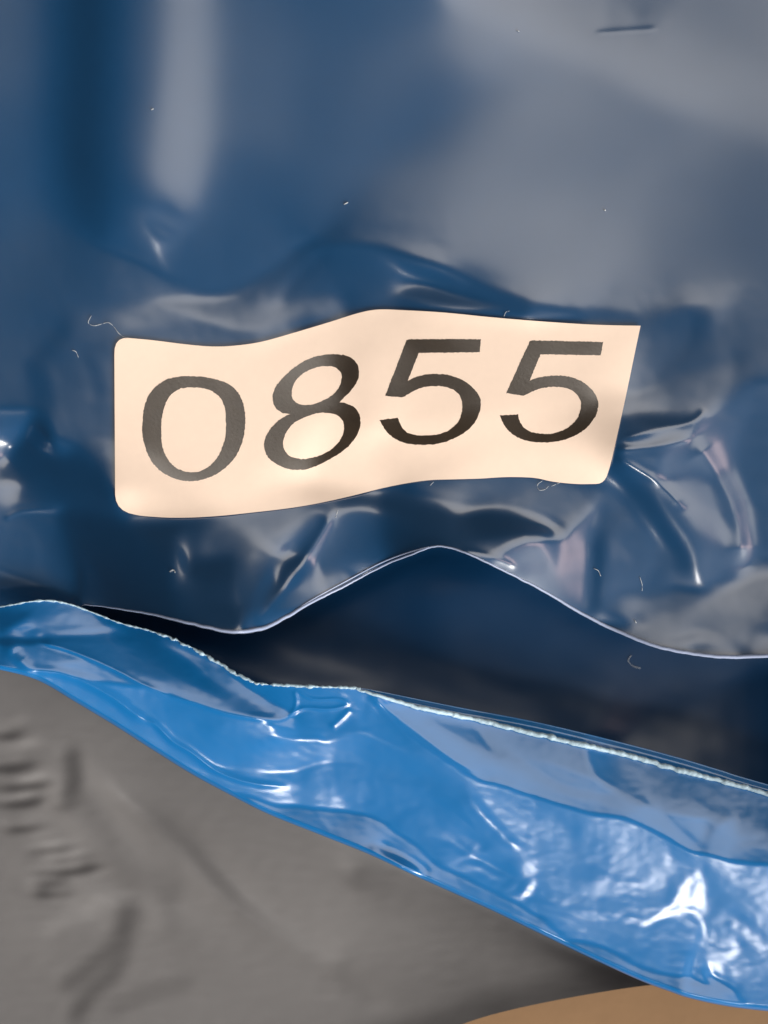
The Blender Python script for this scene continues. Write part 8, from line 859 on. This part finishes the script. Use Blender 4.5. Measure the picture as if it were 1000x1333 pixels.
ZA, ZB, ZC, ZD, ZG = .0, -.014, .003, -.013, -.024
def crease(X, Y, pts, width, height):
    """a sharp ridge pressed into the film along a line, fading out at its ends (pixels)"""
    P = smooth(pts, 4) if len(pts) > 2 else np.array(pts, float); best = np.full(X.shape, 1e9); t = np.zeros(X.shape); n = len(P) - 1
    lo, hi = P.min(0) - 5 * width, P.max(0) + 5 * width; m = (X > lo[0]) & (X < hi[0]) & (Y > lo[1]) & (Y < hi[1])
    if not m.any(): return 0 * X
    x, y = X[m], Y[m]; b = best[m]; tt = t[m]
    for i in range(n):
        a, v = P[i], P[i + 1] - P[i]; u = np.clip(((x - a[0]) * v[0] + (y - a[1]) * v[1]) / (v @ v + 1e-9), 0, 1)
        e = np.hypot(x - a[0] - u * v[0], y - a[1] - u * v[1]); k = e < b; b[k] = e[k]; tt[k] = ((i + u) / n)[k]
    out = np.zeros(X.shape); out[m] = height * np.clip(np.minimum(tt, 1 - tt) / .12, .0, 1) * np.exp(-(b / width) ** 1.6)
    return out
FLAP_CREASES = [
 ([(45, 835), (80, 843), (120, 858), (155, 874), (185, 890), (220, 905)], 2.94, 1.09),
 ([(220, 905), (260, 917), (300, 930), (345, 936), (370, 935), (383, 922)], 3.12, 0.835),
 ([(20, 850), (30, 862), (45, 872), (80, 877), (115, 890), (150, 910), (175, 928), (200, 945)], 6.43, 1.93),
 ([(190, 935), (205, 945), (225, 965), (250, 980), (285, 1005), (330, 1020), (378, 1024)], 4.13, 1.28),
 ([(383, 898), (386, 912), (383, 924), (376, 934)], 2.39, 0.77),
 ([(384, 897), (408, 910), (440, 910), (456, 917)], 2.39, 0.705),
 ([(378, 932), (395, 922), (430, 923), (456, 917)], 2.57, 0.835),
 ([(480, 906), (500, 920), (524, 938), (550, 958), (590, 988), (625, 1008)], 5.05, 1.41),
 ([(430, 948), (445, 935), (457, 922)], 4.13, 0.77),
]

CR = np.random.default_rng(11); CRV = CR.uniform(-1, 1, (3, 256, 256)); CRW = CR.uniform(-1, 1, (2, 64, 64))
def vnoise(T, x, y):
    i = np.floor(x).astype(int); j = np.floor(y).astype(int); fx = sstep(x - i); fy = sstep(y - j); n = T.shape[0]
    g = lambda a, b: T[b % n, a % n]
    return (g(i, j) * (1 - fx) + g(i + 1, j) * fx) * (1 - fy) + (g(i, j + 1) * (1 - fx) + g(i + 1, j + 1) * fx) * fy
def facets(X, Y, size, k):
    """crumpled film: flat triangular facets meeting in sharp folds"""
    wx = X + size * .9 * vnoise(CRW[0], X / size / 1.7 + 7 * k, Y / size / 1.7); wy = Y + size * .9 * vnoise(CRW[1], X / size / 1.7, Y / size / 1.7 + 5 * k)
    u = (wx * .82 + wy * .57) / size; v = (-wx * .57 + wy * .82) / size * 1.25; u = u + .5 * v
    i = np.floor(u).astype(int); j = np.floor(v).astype(int); a = u - i; b = v - j; T = CRV[k % 3]; g = lambda p, q: T[q % 256, p % 256]
    up = a + b > 1
    return size * np.where(up, g(i + 1, j + 1) * (a + b - 1) + g(i, j + 1) * (1 - a) + g(i + 1, j) * (1 - b), g(i, j) * (1 - a - b) + g(i + 1, j) * a + g(i, j + 1) * b)
def crumple(X, Y):
    ridge = np.interp(X, [380, 480, 560, 620, 680, 760, 850, 930, 1000], [1030, 1050, 1085, 1120, 1145, 1175, 1180, 1190, 1180])     # the strip is crumpled along this line
    m = np.exp(-((Y - ridge) / 38) ** 2) * sstep((X - 420) / 200)
    w = sstep((X - 560) / 120) * np.exp(-((Y - ridge + 60) / 80) ** 2)
    return facets(X, Y, 64, 0) * .004 + facets(X, Y, 27, 1) * (.001 + .003 * m)
FRONT_CREASES = [
 ([(802, 586), (850, 581), (905, 570)], 5, 1.5), ([(800, 595), (830, 612), (862, 632), (893, 664)], 6.5, 2.1), ([(806, 573), (850, 561), (900, 550), (920, 534)], 4.5, 1.2),
 ([(600, 716), (640, 725), (672, 738)], 4, 1.3), ([(774, 43), (815, 40), (858, 37)], 2.4, .35), ([(903, 570), (935, 620), (958, 670), (968, 738)], 17, 4.4),
 ([(338, 806), (372, 762), (408, 712), (436, 662)], 7, 2.0), ([(5, 676), (30, 665), (80, 663)], 3, .8),
]
def zA(X, Y):
    X = np.asarray(X, float); Y = np.asarray(Y, float); z = RA(X, np.minimum(Y, ext(HEM, X) + 4)) + ZA
    for c in FRONT_CREASES: z = z + crease(X, Y, *c) * PX
    return z
def zC(X, Y):
    X = np.asarray(X, float); Y = np.asarray(Y, float); z = RC(X, Y) + ZC + crumple(X, Y) * PX
    for c in FLAP_CREASES: z = z + crease(X, Y, *c) * PX
    return z
def zD(X, Y): return RD(X, Y) + ZD

# ---------------------------------------------------------------- the blue bag
bag = bpy.data.objects.new('plastic_bag', None); COL.objects.link(bag)
bag['label'] = 'glossy blue plastic mailing bag with a peach number sticker and creased folded flap'; bag['category'] = 'bag'

def grid(x0, x1, dx, top, bot, dv):
    x = np.arange(x0, x1 + dx, dx); a, b = top(x), bot(x); n = int(np.max(b - a) / dv) + 1
    v = np.linspace(0, 1, n)[:, None]; return np.broadcast_to(x[None], (n, len(x))).copy(), a[None] * (1 - v) + b[None] * v
X, Y = grid(-350, 1350, 2.5, lambda x: x * 0 - 350, lambda x: ext(HEM, x), 2.5)
sheet('front_panel', X, Y, zA(X, Y), M['film'], bag, .0001)
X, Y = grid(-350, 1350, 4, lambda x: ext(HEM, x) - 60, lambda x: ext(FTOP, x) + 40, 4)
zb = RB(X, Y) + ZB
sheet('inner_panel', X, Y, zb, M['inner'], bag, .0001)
X, Y = grid(-350, 1350, 1.8, lambda x: ext(FTOP, x), lambda x: ext(FBOT, x), 1.6)
Zc = zC(X, Y)
d = ext(FBOT, X) - Y; Zc = Zc - .0012 * (1 - np.clip(d / 7, 0, 1)) ** 2      # the fold turns under along its lower edge
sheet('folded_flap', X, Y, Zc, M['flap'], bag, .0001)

rng = np.random.default_rng(4)
def wob(n, amp, k=5):
    a = rng.normal(size=n + 2 * k); a = np.convolve(a, np.ones(k) / k, 'same')[k:-k]; return a * amp
# rolled cut edge of the front panel
x = np.arange(106, 1350, 2.); y = yof(HEM, x) if False else ext(HEM, x)
r = np.interp(x, [106, 150, 280, 340, 400, 480, 570, 640, 800, 1000], [.5, .9, 1.8, 2.6, 2.0, 1.3, 1.1, 1.3, 2.2, 2.6]) * PX
tube('hem', np.array([at(a, b, c) for a, b, c in zip(x, y + wob(len(x), .5), zA(x, y) + .00005)]), r, M['hem'], bag)
x = np.arange(385, 560, 2.); y = ext(HEM, x) - 5.5 * np.sin((x - 385) / 175 * math.pi) ** .6
tube('hem', np.array([at(a, b, c) for a, b, c in zip(x, y, zA(x, y) + .0001)]), .9 * PX, M['hem'], bag)
# frayed cut edge of the flap
x = np.concatenate([np.arange(-350, 330, 1.5), np.arange(330, 470, 1.5)]); y = ext(FTOP, x)
r = np.interp(x, [-150, 60, 150, 200, 260, 335, 470], [.8, 1.3, .9, 1.4, 2.0, 1.6, 1.6]) * PX * (1 + wob(len(x), .5, 3))
tube('frayed_edge', np.array([at(a, b, c) for a, b, c in zip(x, y + wob(len(x), np.interp(x, [180, 220, 330, 360], [.2, 1.5, 1.5, .5]), 3), zC(x, y) + .0001)]), r, M['bead'], bag)
BEAD = smooth([(462, 897), (480, 901), (520, 914), (560, 924), (600, 932), (650, 944), (700, 956), (760, 970), (820, 984), (880, 1001), (940, 1017), (1000, 1034), (1350, 1142)])
BAND = smooth([(462, 896), (480, 897), (540, 909), (600, 921), (700, 940), (800, 964), (880, 985), (940, 1003), (1000, 1021), (1350, 1118)])
x = np.arange(464, 1350, 1.5); y = yof(BEAD, x)
r = np.interp(x, [464, 500, 560, 900, 1000], [1.3, 2.4, 3.2, 3.6, 3.2]) * PX * (1 + wob(len(x), .22, 4))
tube('frayed_edge', np.array([at(a, b, c) for a, b, c in zip(x, y + wob(len(x), .9, 5), zC(x, y) + .0003)]), r, M['bead'], bag, 10)
X, Y = grid(464, 1350, 3, lambda x: yof(BAND, x), lambda x: yof(BEAD, x) + 2, 1.5)
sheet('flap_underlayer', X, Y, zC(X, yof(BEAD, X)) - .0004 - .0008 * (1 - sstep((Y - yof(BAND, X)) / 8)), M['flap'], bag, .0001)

# ---------------------------------------------------------------- sticker and its printed digits
def poly_mesh(name, outer, holes, zf, mat, parent, step, thick=0):
    loops = [outer] + holes; V = []; E = []
    for lp in loops:
        s = len(V); V += [Vector((float(a), float(b))) for a, b in lp]; E += [(s + i, s + (i + 1) % len(lp)) for i in range(len(lp))]
    O = np.array(outer)
    def inside(P, x, y):
        P = np.asarray(P, float); Q = np.roll(P, -1, 0); c = np.zeros(x.shape, bool)
        for a, b in zip(P, Q):
            m = ((a[1] > y) != (b[1] > y))
            with np.errstate(all='ignore'): c ^= m & (x < (b[0] - a[0]) * (y - a[1]) / (b[1] - a[1] + 1e-12) + a[0])
        return c
    gx, gy = np.meshgrid(np.arange(O[:, 0].min(), O[:, 0].max(), step), np.arange(O[:, 1].min(), O[:, 1].max(), step))
    gx = gx.ravel() + .37; gy = gy.ravel() + .21; m = inside(outer, gx, gy)
    for h in holes: m &= ~inside(h, gx, gy)
    for lp in loops:      # keep grid points off the outline
        A = np.array(lp)
        for k in range(0, len(A), 60):
            m &= (np.hypot(gx[:, None] - A[None, k:k + 60, 0], gy[:, None] - A[None, k:k + 60, 1]) > step * (.75 if thick else .45)).all(1)
    V += [Vector((float(a), float(b))) for a, b in zip(gx[m], gy[m])]
    v, e, f, *_ = geometry.delaunay_2d_cdt(V, E, [], 0, 1e-5)
    v = np.array([tuple(a) for a in v]); F = np.array([tuple(t) for t in f if len(t) == 3])
    c = v[F].mean(1); k = inside(outer, c[:, 0], c[:, 1])
    for h in holes: k &= ~inside(h, c[:, 0], c[:, 1])
    q = v[F]; ar = abs((q[:, 1, 0] - q[:, 0, 0]) * (q[:, 2, 1] - q[:, 0, 1]) - (q[:, 2, 0] - q[:, 0, 0]) * (q[:, 1, 1] - q[:, 0, 1]))
    F = F[k & (ar > (.9 if thick else .02))]; z = zf(v[:, 0], v[:, 1]); kk = PX * (CAM - z) / CAM
    W = np.stack([(v[:, 0] - 500) * kk, -(v[:, 1] - 666.5) * kk, z], -1)
    a, b, c = W[F[:, 0]], W[F[:, 1]], W[F[:, 2]]; up = np.cross(b - a, c - a)[:, 2] > 0
    F[~up] = F[~up][:, ::-1]
    F = F.tolist(); nf = len(F)
    if thick:      # thin cut edge all round
        A = np.array(outer, float); z = zf(A[:, 0], A[:, 1]); kk = PX * (CAM - z) / CAM; n = len(A); b = len(W)
        T = np.stack([(A[:, 0] - 500) * kk, -(A[:, 1] - 666.5) * kk, z], -1); U = T.copy(); U[:, 2] -= thick
        W = np.vstack([W, T, U]); F += [[b + i, b + (i + 1) % n, b + n + (i + 1) % n, b + n + i] for i in range(n)]
    me = bpy.data.meshes.new(name); me.from_pydata(W, [], F); me.update()
    return link(name, me, mat, parent)
def dense(P, d=2.5, closed=True):
    P = np.array(P, float); Q = np.vstack([P, P[:1]]) if closed else P; o = []
    for a, b in zip(Q[:-1], Q[1:]):
        n = max(1, int(np.hypot(*(b - a)) / d)); o += [a + (b - a) * k / n for k in range(n)]
    return np.array(o)
def corner(p, a, b, n=6):
    p, a, b = map(np.array, (p, a, b)); return [((1 - t) ** 2 * a + 2 * t * (1 - t) * p + t * t * b) for t in np.linspace(0, 1, n)]
top = smooth([(168, 440), (200, 443), (240, 448), (275, 451), (305, 450), (340, 445), (380, 434), (430, 419), (465, 408), (492, 403), (530, 404), (580, 407), (640, 413), (700, 418), (760, 422), (800, 423.5), (834, 424)], 5)
right = smooth([(834, 424), (826, 462), (815, 515), (804, 565), (796, 600), (792, 614)], 4)
bottom = smooth([(776, 630), (750, 630), (720, 627), (695, 622), (660, 621), (625, 623), (590, 624), (560, 625), (530, 629), (500, 635), (460, 645), (420, 654), (380, 661), (330, 667), (280, 672), (230, 674), (190, 672), (176, 670)], 5)
STICK = list(top) + list(right[1:]) + corner((788, 630), (792, 614), (776, 630))[1:-1] + list(bottom) + corner((151, 666), (176, 670), (150, 644))[1:] + corner((148, 438), (149, 462), (168, 440))[:-1]
STICK = dense(STICK, 4)
def blur_z(X, Y):
    z = 0; w = 0
    for dx, dy in [(0, 0)] + [(7 * math.cos(a), 7 * math.sin(a)) for a in np.arange(6) * math.pi / 3] + [(13 * math.cos(a), 13 * math.sin(a)) for a in np.arange(6) * math.pi / 3 + .5]:
        z = z + zA(X + dx, Y + dy); w += 1
    return z / w
def lift(X, Y): return .00045
def zS(X, Y): return np.maximum(blur_z(X, Y), zA(X, Y) - .00015) + lift(X, Y)
st = poly_mesh('sticker', STICK, [], zS, M['paper'], bag, 4, .00012)
st['label'] = 'peach paper sticker printed with the number 0855'
def rough_edge(P, amp=.45):
    P = dense(P, 1.6); return P + rng.normal(size=P.shape) * amp * .5
def ell(cx, cy, a, b, n=2.0, rot=0, shear=0, k=60):
    t = np.arange(k) * 2 * math.pi / k; c, s = np.cos(t), np.sin(t)
    x = a * np.sign(c) * abs(c) ** (2 / n); y = b * np.sign(s) * abs(s) ** (2 / n); r = math.radians(rot)
    x = x + shear * y
    return np.stack([cx + x * math.cos(r) - y * math.sin(r), cy + x * math.sin(r) + y * math.cos(r)], 1)

def traced(segs, ox, oy, k, closed=False):
    o = []
    for s in segs:
        s = [(ox + a * k, oy + b * k) for a, b in s]
        if closed:
            c = smooth(s[-2:] + s + s[:2], 4); n = 4; c = c[2 * n:len(c) - 1 - n]
        else: c = smooth(s, 4) if len(s) > 2 else np.array(s)
        for p in c:
            if not o or np.hypot(p[0] - o[-1][0], p[1] - o[-1][1]) > .15: o.append((float(p[0]), float(p[1])))
    if np.hypot(o[0][0] - o[-1][0], o[0][1] - o[-1][1]) < .15: o.pop()
    return o
ZERO = (traced([[(490,118),(560,122),(650,140),(740,170),(810,225),(855,300),(875,380),(880,450),(870,560),(845,650),(800,740),(730,815),(640,875),(560,905),(470,920),(380,912),(290,880),(210,825),(150,750),(110,650),(92,560),(92,470),(102,370),(135,270),(200,190),(280,140),(370,120),(430,116)]], 170, 470, .17, True),
        [traced([[(480,203),(560,210),(630,235),(690,285),(722,360),(730,440),(728,560),(710,640),(670,730),(610,800),(540,842),(470,852),(390,838),(320,795),(270,725),(243,640),(236,540),(240,440),(260,350),(300,270),(360,222),(420,206)]], 170, 470, .17, True)])
EIGHT = (traced([[(300,557),(240,548),(190,515),(160,460),(158,400),(185,330),(240,260),(310,195),(390,140),(470,100),(550,80),(640,70),(740,78),(810,110),(850,165),(858,230),(840,300),(790,370),(740,420),(700,460)],
                 [(700,460),(750,468),(820,500),(862,560),(870,640),(845,720),(790,800),(710,870),(610,930),(510,980),(410,1008),(300,1005),(210,975),(130,920),(92,850),(88,790),(110,720),(170,640),(240,585),(300,557)]], 330, 450, .16),
         [traced([[(590,167),(650,172),(700,205),(720,260),(700,330),(650,395),(580,440),(500,472),(430,484),(360,470),(320,430),(312,380),(330,310),(380,245),(450,200),(520,175)]], 330, 450, .16, True),
          traced([[(600,547),(670,560),(720,600),(738,660),(725,730),(680,800),(610,860),(520,900),(430,922),(350,918),(280,885),(245,830),(245,770),(270,700),(330,630),(400,590),(480,560),(540,548)]], 330, 450, .16, True)])
FIVE = (traced([[(308,82),(330,72)], [(330,72),(912,72)], [(912,72),(905,178)], [(905,178),(408,184)], [(408,184),(318,412)],
                [(318,412),(390,378),(480,358),(600,358),(700,378),(790,420),(860,480),(905,550),(912,620),(890,700),(840,780),(760,845),(660,895),(550,925),(430,932),(310,920),(220,885),(150,830),(110,770),(90,730)],
                [(90,730),(240,712)], [(240,712),(258,765),(300,820),(370,850),(460,856),(560,848),(650,815),(720,755),(755,680),(762,600),(740,530),(690,485),(610,458),(520,454),(430,468),(350,502),(280,546)],
                [(280,546),(135,534)], [(135,534),(308,82)]], 480, 430, .16), [])
FIVE_B = (traced([[(310,90),(330,82)], [(330,82),(908,95)], [(908,95),(890,203)], [(890,203),(400,195)], [(400,195),(308,412)],
                [(308,412),(370,388),(460,372),(560,370),(650,382),(740,420),(810,475),(855,540),(870,610),(850,690),(790,775),(710,840),(600,888),(490,910),(370,910),(260,890),(170,845),(110,780),(68,692)],
                [(68,692),(215,685)], [(215,685),(228,735),(262,790),(320,825),(410,842),(500,838),(590,810),(660,760),(710,690),(728,610),(712,550),(670,500),(600,468),(510,460),(420,468),(340,495),(260,532)],
                [(260,532),(120,512)], [(120,512),(310,90)]], 640, 430, .16), [])
DIGITS = [ZERO, EIGHT, FIVE, FIVE_B]

for outer, holes in DIGITS:
    poly_mesh('digit', rough_edge(outer), [rough_edge(h) for h in holes], lambda a, b: zS(a, b) + .00002, M['ink'], st, 3)

# ---------------------------------------------------------------- grey bag behind the flap, cardboard under everything
gb = smooth([(-400, 1500), (300, 1420), (480, 1372), (560, 1348), (640, 1321), (740, 1299), (850, 1282), (920, 1281), (980, 1310)])
X, Y = grid(-350, 960, 3, lambda x: ext(FBOT, x) - 50, lambda x: np.maximum(yof(gb, x), ext(FBOT, x) - 40), 3)
Zd = zD(X, Y); e = np.maximum(yof(gb, X), ext(FBOT, X) - 40) - Y
g = sheet('grey_bag', X, Y, Zd, M['grey'], None)
g['label'] = 'matte grey plastic bag with fine wrinkles lying below the brightly lit blue flap'; g['category'] = 'bag'
def box_sheet(name, s, z, mat):
    me = bpy.data.meshes.new(name); bm = bmesh.new(); bmesh.ops.create_grid(bm, x_segments=40, y_segments=40, size=s); bm.to_mesh(me); bm.free()
    o = link(name, me, mat); o.location.z = z; return o
c = box_sheet('cardboard_surface', .5, ZG, M['board']); c['kind'] = 'structure'

# ---------------------------------------------------------------- lint

LINT = [
 ('white curled lint thread touching the top left corner of the sticker', [(119, 411), (115, 420), (122, 424), (132, 422), (141, 420), (148, 425), (154, 433), (160, 438), (168, 440)], .42, zA),
 ('short curved lint fibre left of the sticker, below its curled thread', [(94, 456), (99, 458), (102, 465)], .5, zA),
 ('tiny lint speck on the pale vertical band near the top left', [(197, 143), (201, 141)], .9, zA),
 ('tiny lint speck on the blue film above the digit 8', [(448, 266), (454, 263)], .9, zA),
 ('tiny round lint speck on the grey sheen right of centre, above the last digit', [(787, 273), (789, 275)], 1.3, zA),
 ('faint lint speck near the short crease at the top right', [(673, 40), (677, 41)], .7, zA),
 ('looped lint fibre sticking out under the bottom edge of the sticker near its right end', [(706, 626), (700, 631), (702, 638), (710, 637), (714, 633)], .4, zA),
 ('short straight lint fibre under the bottom right corner of the sticker', [(718, 633), (730, 628)], .4, zA),
 ('pair-like faint lint fibre under the sticker edge below the first digit 5', [(560, 632), (566, 626)], .4, zA),
 ('thin lint fibre standing on the top edge of the sticker above the second digit 5', [(656, 412), (659, 406), (663, 405)], .4, zA),
 ('curved lint fibre on the front film above the hem, right of its peak', [(773, 740), (779, 743), (782, 750)], .5, zA),
 ('thin upright lint fibre on the front film between two blue folds', [(833, 751), (836, 761), (836, 769)], .4, zA),
 ('small slanting lint fibre just above the right part of the hem', [(826, 807), (829, 812)], .6, zA),
 ('hook shaped lint fibre on the shaded inner film below the hem', [(822, 853), (818, 860), (824, 867), (834, 870)], .5, lambda a, b: RB(a, b) + ZB),
 ('lint speck on the dark fold below the digit 0', [(221, 744), (226, 742), (228, 745)], .8, zA),
 ('thin lint fibre on the blue fold under the sticker, below the digit 8', [(440, 664), (437, 675)], .4, zA),
]

for lab, pts, r, f in LINT:
    P = smooth(pts, 5) if len(pts) > 2 else dense(pts, 1, False)
    z = f(P[:, 0], P[:, 1]) + .0001
    o = tube('lint_fibre', np.array([at(a, b, c + .00015 * math.sin(i * .7)) for i, (a, b, c) in enumerate(zip(P[:, 0], P[:, 1], z))]), r * .75 * PX, M['lint'], None, 5)
    o['label'] = lab; o['category'] = 'lint'; o['group'] = 'bits of white lint on the bag'
